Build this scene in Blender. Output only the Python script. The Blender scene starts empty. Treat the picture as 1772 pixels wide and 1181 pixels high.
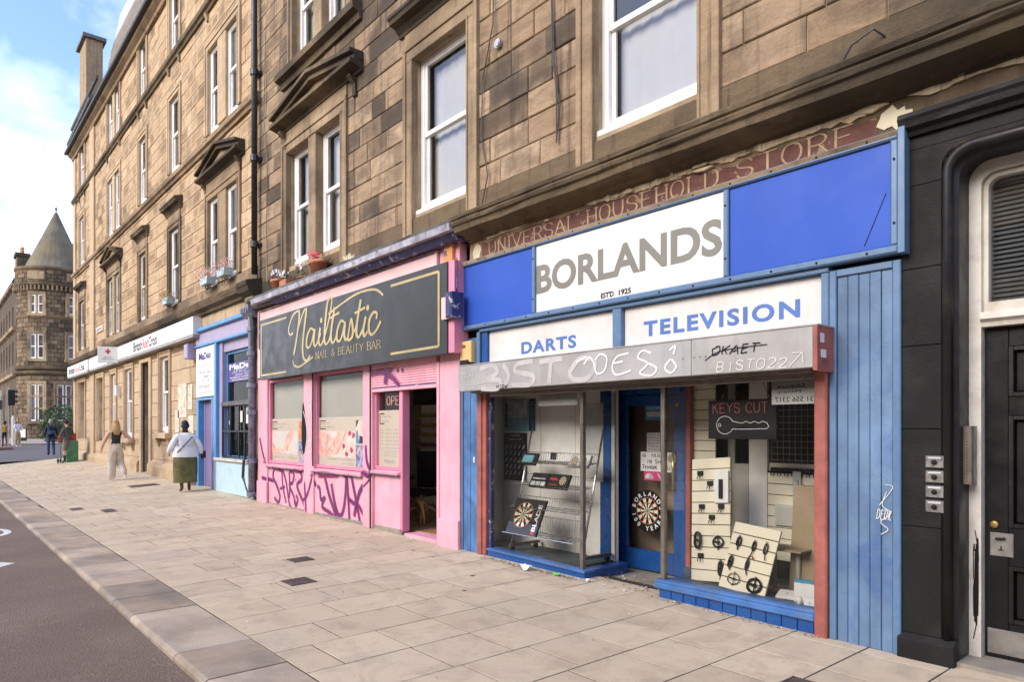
import bpy, bmesh, math, random
from mathutils import Vector, Matrix, noise as mnoise
R = math.radians
rng = random.Random(7)
scene = bpy.context.scene
COL = scene.collection

# ---------------------------------------------------------------- camera, light, exposure
TH = math.atan(1026/1200.)
cam_d = bpy.data.cameras.new('camera'); cam = bpy.data.objects.new('camera', cam_d); COL.objects.link(cam)
cam.location = (0, -5.3, 1.6); cam.rotation_euler = (R(90), 0, R(90)-TH)
cam_d.lens = 1200/1772*36; cam_d.sensor_width = 36; cam_d.shift_y = 152.5/1772; cam_d.shift_x = 0
cam_d.clip_start = .05; cam_d.clip_end = 3000
scene.camera = cam
scene.view_settings.view_transform = 'Standard'; scene.view_settings.look = 'None'
scene.view_settings.exposure = 1.34; scene.view_settings.gamma = 1
scene.view_settings.use_curve_mapping = False
SUN_EL, SUN_AZ = 32, 187      # azimuth of the sun measured from +y clockwise
sun_d = bpy.data.lights.new('sun', 'SUN'); sun_d.energy = 1.75; sun_d.angle = R(38); sun_d.color = (1, .88, .71)
sun = bpy.data.objects.new('sun', sun_d); COL.objects.link(sun)
sd = Vector((math.sin(R(SUN_AZ))*math.cos(R(SUN_EL)), math.cos(R(SUN_AZ))*math.cos(R(SUN_EL)), math.sin(R(SUN_EL))))
sun.rotation_euler = sd.to_track_quat('Z', 'Y').to_euler(); sun.location = (-20, -40, 50)
world = bpy.data.worlds.new('World'); scene.world = world; world.use_nodes = True
wn, wl = world.node_tree.nodes, world.node_tree.links
wn.clear()
wo = wn.new('ShaderNodeOutputWorld'); bg = wn.new('ShaderNodeBackground'); bg.inputs[1].default_value = .13
sky = wn.new('ShaderNodeTexSky'); sky.sky_type = 'NISHITA'; sky.sun_disc = False
sky.sun_elevation = R(SUN_EL); sky.sun_rotation = R(SUN_AZ); sky.air_density = 1.0; sky.dust_density = .6; sky.ozone_density = 1.3
tc = wn.new('ShaderNodeTexCoord'); mp = wn.new('ShaderNodeMapping'); mp.inputs['Scale'].default_value = (1, 1, 1.5)
mp.inputs['Location'].default_value = (.33, .1, .0)
nz = wn.new('ShaderNodeTexNoise'); nz.inputs['Scale'].default_value = 2.1; nz.inputs['Detail'].default_value = 6; nz.inputs['Roughness'].default_value = .58
nz.inputs['Distortion'].default_value = .1
sx = wn.new('ShaderNodeSeparateXYZ'); hz = wn.new('ShaderNodeMapRange')
hz.inputs['From Min'].default_value = .0; hz.inputs['From Max'].default_value = .62; hz.inputs['To Min'].default_value = .25; hz.inputs['To Max'].default_value = -.06
ad = wn.new('ShaderNodeMath'); ad.operation = 'ADD'
cr = wn.new('ShaderNodeValToRGB'); cr.color_ramp.elements[0].position = .44; cr.color_ramp.elements[1].position = .66
cr.color_ramp.elements[0].color = (0, 0, 0, 1); cr.color_ramp.elements[1].color = (1, 1, 1, 1)
mx = wn.new('ShaderNodeMix'); mx.data_type = 'RGBA'; mx.inputs['B'].default_value = (6.3, 6.4, 6.7, 1)
gain = wn.new('ShaderNodeMix'); gain.data_type = 'RGBA'; gain.blend_type = 'MULTIPLY'; gain.inputs['Factor'].default_value = 1; gain.inputs['B'].default_value = (1.0, 1.05, 1.32, 1)
wl.new(tc.outputs['Generated'], mp.inputs[0]); wl.new(mp.outputs[0], nz.inputs['Vector'])
wl.new(tc.outputs['Generated'], sx.inputs[0]); wl.new(sx.outputs['Z'], hz.inputs['Value'])
wl.new(nz.outputs['Fac'], ad.inputs[0]); wl.new(hz.outputs[0], ad.inputs[1]); wl.new(ad.outputs[0], cr.inputs[0])
wl.new(sky.outputs[0], gain.inputs['A']); wl.new(gain.outputs['Result'], mx.inputs['A'])
wl.new(cr.outputs[0], mx.inputs['Factor']); wl.new(mx.outputs['Result'], bg.inputs[0]); wl.new(bg.outputs[0], wo.inputs[0])
scene.cycles.max_bounces = 7; scene.cycles.transparent_max_bounces = 12
scene.cycles.caustics_reflective = False; scene.cycles.caustics_refractive = False
try:
    scene.cycles.use_denoising = True
    scene.cycles.sample_clamp_indirect = 6
except Exception: pass

# ---------------------------------------------------------------- materials
MATS = {}
def _N(nt, t, **k):
    n = nt.nodes.new(t)
    for a, b in k.items(): setattr(n, a, b)
    return n
def _mixc(nt, fac, a, b, blend='MIX'):
    m = _N(nt, 'ShaderNodeMix', data_type='RGBA', blend_type=blend)
    for s, v in (('Factor', fac), ('A', a), ('B', b)):
        if hasattr(v, 'is_linked'): nt.links.new(v, m.inputs[s])
        elif s == 'Factor': m.inputs[s].default_value = v
        else: m.inputs[s].default_value = (*v, 1) if len(v) == 3 else v
    return m.outputs['Result']
def _noise(nt, vec, scale, detail=4, rough=.55, dist=0, stretch=None):
    if stretch:
        mpn = _N(nt, 'ShaderNodeMapping'); mpn.inputs['Scale'].default_value = stretch
        nt.links.new(vec, mpn.inputs[0]); vec = mpn.outputs[0]
    n = _N(nt, 'ShaderNodeTexNoise'); n.inputs['Scale'].default_value = scale
    n.inputs['Detail'].default_value = detail; n.inputs['Roughness'].default_value = rough; n.inputs['Distortion'].default_value = dist
    nt.links.new(vec, n.inputs['Vector']); return n.outputs['Fac']
def _ramp(nt, v, lo, hi, a=0., b=1.):
    m = _N(nt, 'ShaderNodeMapRange'); m.interpolation_type = 'SMOOTHSTEP'
    m.inputs['From Min'].default_value = lo; m.inputs['From Max'].default_value = hi
    m.inputs['To Min'].default_value = a; m.inputs['To Max'].default_value = b
    nt.links.new(v, m.inputs['Value']); return m.outputs[0]
def _math(nt, op, a, b):
    m = _N(nt, 'ShaderNodeMath', operation=op)
    for i, v in enumerate((a, b)):
        if hasattr(v, 'is_linked'): nt.links.new(v, m.inputs[i])
        else: m.inputs[i].default_value = v
    return m.outputs[0]
def new_mat(name):
    m = bpy.data.materials.new(name); m.use_nodes = True; nt = m.node_tree; nt.nodes.clear()
    out = _N(nt, 'ShaderNodeOutputMaterial'); b = _N(nt, 'ShaderNodeBsdfPrincipled'); nt.links.new(b.outputs[0], out.inputs[0])
    return m, nt, b, out
def M(name, col=None, rough=.7, var=.18, vs=3., bump=0., bs=60., dirt=None, wear=None, rnd=0., metal=0., emit=0., streak=0., coat=0., spec=None):
    """plain procedural material: soft large variation, optional dirt (colour, amount, scale), chipped wear (colour, threshold, scale), vertical streaks, bump"""
    if name in MATS: return MATS[name]
    m, nt, b, out = new_mat(name)
    pos = _N(nt, 'ShaderNodeNewGeometry').outputs['Position']
    c = tuple(col)
    lo = tuple(x*(1-var) for x in c); hi = tuple(min(1, x*(1+var)) for x in c)
    col_o = _mixc(nt, _ramp(nt, _noise(nt, pos, vs, 5, .6), .3, .7), lo, hi)
    if rnd:
        oi = _N(nt, 'ShaderNodeObjectInfo').outputs['Random']
        col_o = _mixc(nt, 1., col_o, _mixc(nt, oi, (1-rnd,)*3, (1+rnd*.6,)*3), 'MULTIPLY')
    if streak:
        s = _ramp(nt, _noise(nt, pos, 1., 4, .6, 0, (9, 9, .5)), .45, .75, 0, streak)
        col_o = _mixc(nt, s, col_o, tuple(x*.35 for x in c))
    if dirt:
        dc, da, ds = dirt
        col_o = _mixc(nt, _ramp(nt, _noise(nt, pos, ds, 7, .65, .3), .45, .72, 0, da), col_o, dc)
    if wear:
        wc, wt, ws = wear
        col_o = _mixc(nt, _ramp(nt, _noise(nt, pos, ws, 8, .7, .2), wt, wt+.02), col_o, wc)
    nt.links.new(col_o, b.inputs['Base Color'])
    rr = _ramp(nt, _noise(nt, pos, vs*2.3, 4), .3, .7, max(0, rough-.08), min(1, rough+.08))
    nt.links.new(rr, b.inputs['Roughness'])
    b.inputs['Metallic'].default_value = metal
    if spec is not None: b.inputs['Specular IOR Level'].default_value = spec
    if coat: b.inputs['Coat Weight'].default_value = coat
    if emit:
        b.inputs['Emission Color'].default_value = (*c, 1); b.inputs['Emission Strength'].default_value = emit
    if bump:
        bn = _N(nt, 'ShaderNodeBump'); bn.inputs['Strength'].default_value = min(1, bump); bn.inputs['Distance'].default_value = .01
        nt.links.new(_noise(nt, pos, bs, 6, .65), bn.inputs['Height']); nt.links.new(bn.outputs[0], b.inputs['Normal'])
    MATS[name] = m; return m
def stone_mat(name, clean, warm, soot, soot_amt=.8, bed=.5, lo=.42, hi=.72, streaks=.6, rnd=1., bump=.6, core=0.):
    """weathered sandstone: tone per block, bedding bands, soot patches and rain streaks"""
    m, nt, b, out = new_mat(name)
    pos = _N(nt, 'ShaderNodeNewGeometry').outputs['Position']
    oi = _N(nt, 'ShaderNodeObjectInfo').outputs['Random']
    at = _N(nt, 'ShaderNodeAttribute'); at.attribute_name = 'tone'
    r = _math(nt, 'FRACT', _math(nt, 'ADD', oi, at.outputs['Fac']), 0)
    r2 = _math(nt, 'FRACT', _math(nt, 'MULTIPLY', r, 7.31), 0)
    col = _mixc(nt, _math(nt, 'MULTIPLY', r, rnd), clean, warm)
    # bedding: shift noise per block so that bands differ from block to block
    off = _N(nt, 'ShaderNodeCombineXYZ')
    for i in range(3): nt.links.new(_math(nt, 'MULTIPLY', r, 13.7*(i+1)), off.inputs[i])
    va = _N(nt, 'ShaderNodeVectorMath', operation='ADD'); nt.links.new(pos, va.inputs[0]); nt.links.new(off.outputs[0], va.inputs[1])
    band = _noise(nt, va.outputs[0], 1.7, 7, .68, 1.3, (1.2, 1.2, 3.2))
    col = _mixc(nt, _ramp(nt, band, .38, .66, 0, bed), col, tuple(x*.52 for x in warm))
    if core:   # weather-darkened middle of each block, pale dressed margins
        uv = _N(nt, 'ShaderNodeUVMap'); uv.uv_map = 'face'; sp = _N(nt, 'ShaderNodeSeparateXYZ'); nt.links.new(uv.outputs[0], sp.inputs[0])
        wob = _math(nt, 'MULTIPLY', _math(nt, 'SUBTRACT', _noise(nt, va.outputs[0], 5, 4, .6), .5), .35)
        e = []
        for ax, hi_ in ((0, .2), (1, .34)):
            d = _math(nt, 'ADD', _math(nt, 'SUBTRACT', .5, _math(nt, 'ABSOLUTE', _math(nt, 'SUBTRACT', sp.outputs[ax], .5), 0)), wob); e.append(_ramp(nt, d, .03, hi_))
        k_ = _math(nt, 'MULTIPLY', _math(nt, 'MULTIPLY', e[0], e[1]), _math(nt, 'MULTIPLY', _ramp(nt, r2, .15, .8), core*.75))
        col = _mixc(nt, k_, col, tuple(x*.42+s_*.25 for x, s_ in zip(warm, soot)))
    big = _noise(nt, pos, .42, 5, .6, .5)
    blk = _math(nt, 'ADD', big, _math(nt, 'MULTIPLY', _math(nt, 'SUBTRACT', r2, .5), .26*rnd))
    fac = _ramp(nt, blk, lo, hi, 0, soot_amt)
    col = _mixc(nt, fac, col, soot)
    st = _noise(nt, pos, 1., 5, .65, .1, (7, 7, .45))
    col = _mixc(nt, _ramp(nt, st, .5, .74, 0, streaks), col, tuple(x*1.1 for x in soot))
    fine = _noise(nt, pos, 42, 7, .78)
    col = _mixc(nt, 1., col, _mixc(nt, fine, (.62,)*3, (1.36,)*3), 'MULTIPLY')
    pit = _ramp(nt, _noise(nt, pos, 17, 4, .6), .66, .72, 0, .55)
    col = _mixc(nt, pit, col, tuple(x*1.6 for x in soot))
    nt.links.new(col, b.inputs['Base Color']); b.inputs['Roughness'].default_value = .92
    b.inputs['Specular IOR Level'].default_value = .25
    bn = _N(nt, 'ShaderNodeBump'); bn.inputs['Strength'].default_value = bump; bn.inputs['Distance'].default_value = .012
    h = _math(nt, 'ADD', _noise(nt, pos, 28, 7, .7), _math(nt, 'MULTIPLY', _noise(nt, va.outputs[0], 6, 7, .72, .6, (1, 1, 1.8)), 1.6))
    nt.links.new(h, bn.inputs['Height']); nt.links.new(bn.outputs[0], b.inputs['Normal'])
    MATS[name] = m; return m
def glass_mat(name, tint=(.93, .95, .94), base_reflect=.06, rough=.02, milk=0.):
    """thin window glass: see-through with a Fresnel reflection and slight waviness"""
    m = bpy.data.materials.new(name); m.use_nodes = True; nt = m.node_tree; nt.nodes.clear()
    out = _N(nt, 'ShaderNodeOutputMaterial')
    tr = _N(nt, 'ShaderNodeBsdfTransparent'); tr.inputs[0].default_value = (*tint, 1)
    gl = _N(nt, 'ShaderNodeBsdfGlossy'); gl.inputs['Roughness'].default_value = rough
    pos = _N(nt, 'ShaderNodeNewGeometry').outputs['Position']
    bn = _N(nt, 'ShaderNodeBump'); bn.inputs['Strength'].default_value = .05; bn.inputs['Distance'].default_value = .01
    nt.links.new(_noise(nt, pos, 2.2, 2, .4), bn.inputs['Height']); nt.links.new(bn.outputs[0], gl.inputs['Normal'])
    fr = _N(nt, 'ShaderNodeFresnel'); fr.inputs['IOR'].default_value = 1.45
    fac = _ramp(nt, fr.outputs[0], 0, 1, base_reflect, 1); 
    mix = _N(nt, 'ShaderNodeMixShader'); nt.links.new(fac, mix.inputs[0]); nt.links.new(tr.outputs[0], mix.inputs[1]); nt.links.new(gl.outputs[0], mix.inputs[2])
    last = mix.outputs[0]
    if milk:
        df = _N(nt, 'ShaderNodeBsdfDiffuse'); df.inputs[0].default_value = (.5, .5, .48, 1)
        m2 = _N(nt, 'ShaderNodeMixShader'); nt.links.new(_ramp(nt, _noise(nt, pos, 4, 6, .7), .35, .75, milk*.4, milk), m2.inputs[0])
        nt.links.new(last, m2.inputs[1]); nt.links.new(df.outputs[0], m2.inputs[2]); last = m2.outputs[0]
    nt.links.new(last, out.inputs[0]); MATS[name] = m; return m

stone_mat('ashlar', (.47, .35, .23), (.32, .22, .135), (.060, .048, .037), .92, .6, .40, .68, .9, .9, .7, .8)
stone_mat('ashlar_light', (.58, .43, .27), (.48, .33, .195), (.10, .07, .045), .7, .4, .5, .8, .4, .8, .6, 1.0)
stone_mat('dressed', (.42, .315, .20), (.32, .22, .13), (.07, .052, .036), .8, .3, .40, .70, .8, .6)
stone_mat('frieze_stone', (.36, .26, .16), (.26, .17, .10), (.06, .045, .03), .9, .4, .34, .60, .9, .6)
stone_mat('dressed_light', (.57, .435, .285), (.49, .36, .225), (.16, .12, .08), .65, .25, .48, .8, .5, .6)
stone_mat('sooty', (.20, .15, .09), (.15, .105, .062), (.045, .037, .027), .9, .3, .38, .62, .8, .6, .8)
stone_mat('tower_stone', (.27, .20, .125), (.18, .125, .075), (.06, .047, .034), .8, .4, .4, .66, .5)
M('mortar', (.36, .27, .17), .95, .3, 2, .5, 50)
M('white_paint', (.80, .79, .76), .35, .05, 4, .05, 80, streak=.12)
M('old_white', (.62, .59, .52), .5, .12, 5, .2, 60, dirt=((.25, .18, .1), .5, 4), wear=((.28, .2, .12), .68, 14))
M('curtain', (.80, .79, .77), .9, .03, 2.5)
M('net_curtain', (.80, .785, .76), .9, .03, 3)
M('blind_grey', (.33, .34, .33), .5, .1, 3)
M('room_wall', (.62, .58, .50), .9, .1, 1.5)
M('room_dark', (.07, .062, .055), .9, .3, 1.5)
M('dark_gap', (.015, .013, .012), .95, .1)
M('lead', (.10, .10, .105), .6, .3, 4, .3, 40)
M('slate', (.13, .135, .15), .6, .25, 2, .3, 20, rnd=.2)
M('cast_iron', (.022, .021, .022), .45, .3, 6, .3, 40)
M('black_paint', (.010, .0095, .010), .42, .25, 2.2, .25, 30, spec=.3, dirt=((.10, .085, .065), .18, 3))
M('black_stone', (.010, .0095, .0095), .65, .25, 1.4, .35, 45, spec=.22, dirt=((.04, .036, .03), .35, 2.2), wear=((.34, .25, .16), .745, 7))
M('black_door', (.007, .007, .008), .38, .2, 3, .12, 30, spec=.3, wear=((.55, .40, .2), .715, 9))
M('steel', (.42, .41, .39), .35, .12, 8, .05, 90, metal=.85)
M('brass', (.55, .36, .12), .35, .15, 9, metal=.9)
M('glass_bevel', (.5, .5, .5), .2)
glass_mat('glass', base_reflect=.05)
glass_mat('glass_shop', tint=(.97, .98, .975), base_reflect=.02, milk=.012)
glass_mat('glass_sky', tint=(.85, .86, .87), base_reflect=.13, rough=.03)
M('blue_panel', (.026, .088, .44), .5, .06, 1.2, .03, 20, spec=.3, streak=.06, wear=((.25, .3, .5), .76, 3))
M('blue_frame', (.105, .19, .32), .42, .12, 3, .1, 50, dirt=((.05, .07, .10), .4, 3))
M('blue_plank', (.125, .215, .345), .6, .25, 1.6, .35, 40, dirt=((.05, .115, .28), .8, 2.6), wear=((.33, .30, .24), .73, 12), streak=.3, rnd=.22)
M('blue_plank_dark', (.07, .17, .36), .6, .3, 2, .35, 40, dirt=((.03, .06, .16), .7, 2.5), wear=((.32, .25, .16), .67, 11), rnd=.2)
M('blue_gloss', (.012, .075, .27), .32, .12, 3, .06, 30, dirt=((.03, .06, .12), .3, 3))
M('blue_sill', (.05, .15, .38), .5, .2, 4, .2, 40, dirt=((.18, .15, .12), .55, 5), wear=((.38, .33, .25), .72, 14))
M('red_post', (.34, .10, .075), .6, .18, 5, .4, 40, dirt=((.10, .035, .03), .6, 4), wear=((.42, .2, .15), .72, 12))
M('shutter_grey', (.39, .385, .37), .42, .09, 2, .1, 60, dirt=((.28, .25, .22), .45, 1.6), streak=.22, metal=.1)
M('sign_white', (.74, .725, .69), .3, .04, 1.5, .02, 30, dirt=((.6, .56, .48), .3, 1.5))
M('sign_white2', (.66, .64, .61), .35, .05, 1.5, .02, 30, dirt=((.52, .46, .38), .4, 2.2), streak=.12)
M('letter_taupe', (.195, .185, .155), .45, .05, 3)
M('letter_blue', (.075, .16, .43), .45, .06, 3)
M('ink', (.010, .010, .012), .7, .1, spec=.2)
M('pink', (.78, .385, .46), .55, .08, 1.6, .2, 30, dirt=((.58, .27, .33), .5, 2.4), wear=((.5, .45, .42), .76, 14), streak=.2)
M('pink_mid', (.66, .24, .35), .5, .08, 2, .1, 30, streak=.15)
M('pink_pale', (.80, .52, .52), .5, .06, 1.6, .1, 30, dirt=((.6, .38, .38), .4, 2))
M('pink_deep', (.58, .13, .27), .5, .1, 2, .1, 30)
M('graffiti_purple', (.13, .007, .10), .4, .35, 5)
M('graffiti_haze', (.42, .07, .24), .5, .2, 8)
M('sign_black', (.026, .027, .026), .38, .08, 1.5)
M('gold', (.50, .385, .17), .34, .15, 2.5, metal=.35)
M('lilac', (.36, .31, .45), .5, .08, 2, .1, 30, dirt=((.28, .24, .34), .4, 2))
M('lilac_deep', (.20, .15, .28), .5, .1, 2)
M('sky_blue', (.08, .28, .55), .45, .12, 3, .1, 40)
M('pale_blue', (.48, .66, .74), .5, .08, 2, .15, 30, dirt=((.35, .42, .45), .5, 2))
M('purple_board', (.075, .045, .24), .4, .08, 2)
M('drain_blue', (.18, .19, .25), .5, .35, 8, .4, 30, wear=((.07, .06, .06), .6, 9))
M('terracotta', (.42, .16, .075), .75, .18, 9, .2, 50)
M('leaf', (.06, .12, .03), .6, .35, 20, rnd=.3)
M('leaf_dark', (.02, .05, .015), .6, .4, 3)
M('flower_white', (.8, .78, .8), .6, .05); M('flower_pink', (.75, .07, .14), .6, .15, 30); M('flower_purple', (.10, .04, .20), .6, .2, 30)
M('flower_faded', (.72, .42, .45), .7, .2, 30); M('dry_plant', (.38, .25, .13), .8, .25, 30)
# ---------------------------------------------------------------- mesh building
class MB:
    def __init__(s): s.v = []; s.f = []; s.mi = []; s.cur = 0; s.tone = None; s.tones = []
    def face(s, idx): s.f.append(tuple(idx)); s.mi.append(s.cur); s.tones.append(s.tone or 0)
    def add(s, vs, fs):
        o = len(s.v); s.v += [tuple(p) for p in vs]
        for f in fs: s.face([i+o for i in f])
        return s
    def box(s, x0, x1, y0, y1, z0, z1):
        return s.add([(x0,y0,z0),(x1,y0,z0),(x1,y1,z0),(x0,y1,z0),(x0,y0,z1),(x1,y0,z1),(x1,y1,z1),(x0,y1,z1)],
            [(0,3,2,1),(4,5,6,7),(0,1,5,4),(1,2,6,5),(2,3,7,6),(3,0,4,7)])
    def block(s, x0, x1, y0, y1, z0, z1, b=.006, jit=0):
        """box whose front (-y) face is chamfered"""
        j = [rng.uniform(-jit, jit) for _ in range(4)] if jit else [0]*4
        vs = [(x0,y0+b+j[0],z0),(x1,y0+b+j[1],z0),(x1,y0+b+j[2],z1),(x0,y0+b+j[3],z1),
              (x0+b,y0+j[0],z0+b),(x1-b,y0+j[1],z0+b),(x1-b,y0+j[2],z1-b),(x0+b,y0+j[3],z1-b),
              (x0,y1,z0),(x1,y1,z0),(x1,y1,z1),(x0,y1,z1)]
        if not hasattr(s, 'uvf'): s.uvf = []
        s.uvf.append(len(s.f))
        return s.add(vs, [(4,5,6,7),(0,1,5,4),(1,2,6,5),(2,3,7,6),(3,0,4,7),(0,8,9,1),(1,9,10,2),(2,10,11,3),(3,11,8,0)])
    def profile(s, prof, x0, x1, axis='x'):
        """closed (y,z) polygon extruded in x"""
        n = len(prof)
        vs = [(x0, p[0], p[1]) for p in prof]+[(x1, p[0], p[1]) for p in prof]
        fs = [(i, (i+1) % n, n+(i+1) % n, n+i) for i in range(n)]+[tuple(range(n))[::-1], tuple(range(n, 2*n))]
        return s.add(vs, fs)
    def prism(s, poly, y0, y1):
        """closed (x,z) polygon extruded in y"""
        n = len(poly)
        vs = [(p[0], y0, p[1]) for p in poly]+[(p[0], y1, p[1]) for p in poly]
        return s.add(vs, [tuple(range(n)), tuple(range(n, 2*n))[::-1]]+[(i, n+i, n+(i+1) % n, (i+1) % n) for i in range(n)])
    def tube(s, pts, r, n=6, cap=True):
        pts = [Vector(p) for p in pts]; o = len(s.v); rad = r if isinstance(r, (list, tuple)) else [r]*len(pts)
        up = None
        for i, p in enumerate(pts):
            d = (pts[min(i+1, len(pts)-1)]-pts[max(i-1, 0)]).normalized()
            if up is None:
                a = Vector((0, 0, 1)) if abs(d.z) < .9 else Vector((1, 0, 0)); u = d.cross(a).normalized()
            else:
                u = (up-d*up.dot(d)).normalized()
            up = u; w = d.cross(u)
            for k in range(n):
                a = 2*math.pi*k/n; q = p+(u*math.cos(a)+w*math.sin(a))*rad[i]; s.v.append(tuple(q))
        for i in range(len(pts)-1):
            for k in range(n):
                s.face((o+i*n+k, o+i*n+(k+1) % n, o+(i+1)*n+(k+1) % n, o+(i+1)*n+k))
        if cap:
            s.face([o+k for k in range(n)][::-1]); s.face([o+(len(pts)-1)*n+k for k in range(n)])
        return s
    def lathe(s, prof, cx, cy, n=16, z0=0, a0=0, a1=2*math.pi, sx=1, sy=1):
        """(r,z) profile about the z axis"""
        o = len(s.v); full = abs(a1-a0-2*math.pi) < 1e-6; m = n if full else n+1
        for r, z in prof:
            for k in range(m):
                a = a0+(a1-a0)*k/n; s.v.append((cx+r*math.cos(a)*sx, cy+r*math.sin(a)*sy, z0+z))
        for i in range(len(prof)-1):
            for k in range(n):
                k2 = (k+1) % m
                s.face((o+i*m+k, o+i*m+k2, o+(i+1)*m+k2, o+(i+1)*m+k))
        return s
    def disc(s, c, r, n=16, nrm='y', sx=1., sy=1.):
        o = len(s.v)
        for k in range(n):
            a = 2*math.pi*k/n; p = (r*math.cos(a)*sx, r*math.sin(a)*sy)
            s.v.append((c[0]+p[0], c[1], c[2]+p[1]) if nrm == 'y' else (c[0]+p[0], c[1]+p[1], c[2]))
        s.face([o+k for k in range(n)]); return s
    def xf(s, mat, start=0):
        for i in range(start, len(s.v)): s.v[i] = tuple(mat @ Vector(s.v[i]))
        return s
    def mesh(s, name, mats, smooth=False):
        me = bpy.data.meshes.new(name); me.from_pydata(s.v, [], s.f)
        for m in (mats if isinstance(mats, (list, tuple)) else [mats]): me.materials.append(MATS[m] if isinstance(m, str) else m)
        if any(s.mi): me.polygons.foreach_set('material_index', s.mi)
        if smooth: me.polygons.foreach_set('use_smooth', [True]*len(s.f))
        if getattr(s, 'uvface', False):
            ul = me.uv_layers.new(name='face'); co = [(0, 0), (1, 0), (1, 1), (0, 1)]; fr = set(s.uvf); data = []
            for i, f in enumerate(s.f): data += [c for q in co for c in q] if i in fr else [0, 0]*len(f)
            ul.data.foreach_set('uv', data)
        if any(s.tones):
            at = me.attributes.new('tone', 'FLOAT', 'FACE'); at.data.foreach_set('value', s.tones)
        me.update(); return me
    def build(s, name, mats, parent=None, loc=(0, 0, 0), rot=None, smooth=False, **tags):
        o = bpy.data.objects.new(name, s.mesh(name, mats, smooth)); COL.objects.link(o)
        o.location = loc
        if rot: o.rotation_euler = rot
        if parent: o.parent = parent
        for k, v in tags.items(): o[k] = v
        return o
def obj(name, me, parent=None, loc=(0, 0, 0), rot=None, scale=None):
    o = bpy.data.objects.new(name, me); COL.objects.link(o); o.location = loc
    if rot: o.rotation_euler = rot
    if scale: o.scale = scale
    if parent: o.parent = parent
    return o
def thing(name, label, cat, loc=(0, 0, 0), rz=0, group=None):
    o = bpy.data.objects.new(name, None); COL.objects.link(o); o.empty_display_size = .1
    o.location = loc; o.rotation_euler = (0, 0, rz); o['label'] = label; o['category'] = cat
    if group: o['group'] = group
    return o
def tag(o, label, cat, group=None):
    o['label'] = label; o['category'] = cat
    if group: o['group'] = group
    return o
def structure(o): o['kind'] = 'structure'; return o
def bx(name, mat, parent, x0, x1, y0, y1, z0, z1, b=.004, **k):
    return MB().block(x0, x1, y0, y1, z0, z1, b).build(name, mat, parent, **k) if b else MB().box(x0, x1, y0, y1, z0, z1).build(name, mat, parent, **k)
def ground_z(x, y):
    r = min(.34, max(0, -.0115*(x+2)))
    if x < -38: r = .34+min(.25, (-38-x)*.01)
    return r*min(1, max(0, (y+3.4)/3.4))

# ---------------------------------------------------------------- lettering
def catmull(p, n=6):
    if len(p) < 3: return p
    out = []; q = [p[0]]+list(p)+[p[-1]]
    if p[0] == p[-1]: q = [p[-2]]+list(p)+[p[1]]
    for i in range(1, len(q)-2):
        a, b, c, d = q[i-1], q[i], q[i+1], q[i+2]
        for k in range(n):
            t = k/n
            out.append(tuple(.5*((2*b[j])+(-a[j]+c[j])*t+(2*a[j]-5*b[j]+4*c[j]-d[j])*t*t+(-a[j]+3*b[j]-3*c[j]+d[j])*t**3) for j in range(2)))
    out.append(tuple(q[-2])); return out
def ribbon(mb, pts, y, w, nib=None, taper=False, tr=None):
    """flat stroke in the x-z plane facing -y; nib=(wx,wz) for a broad pen, else round pen of width w (number or list)"""
    n = len(pts); L = []; Rr = []
    for i, p in enumerate(pts):
        a = pts[max(i-1, 0)]; b = pts[min(i+1, n-1)]
        d = (b[0]-a[0], b[1]-a[1]); l = math.hypot(*d) or 1; nx, nz_ = -d[1]/l, d[0]/l
        ww = w[i] if isinstance(w, list) else w
        if taper: ww *= .35+.65*math.sin(math.pi*min(1, max(0, (i+.5)/n)))
        if nib: hx, hz = nx*nib[0]/2, nz_*nib[1]/2
        else: hx, hz = nx*ww/2, nz_*ww/2
        L.append((p[0]+hx, p[1]+hz)); Rr.append((p[0]-hx, p[1]-hz))
    vs = []
    mb.lift = getattr(mb, 'lift', 0)+1
    for i, (a, b) in enumerate(zip(L, Rr)):
        for q in (a, b):
            if tr: q = tr(*q)
            vs.append((q[0], y-(mb.lift % 40)*.00009-i*.000025, q[1]))
    mb.add(vs, [(2*i, 2*i+1, 2*i+3, 2*i+2) for i in range(n-1)])
    return mb
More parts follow.
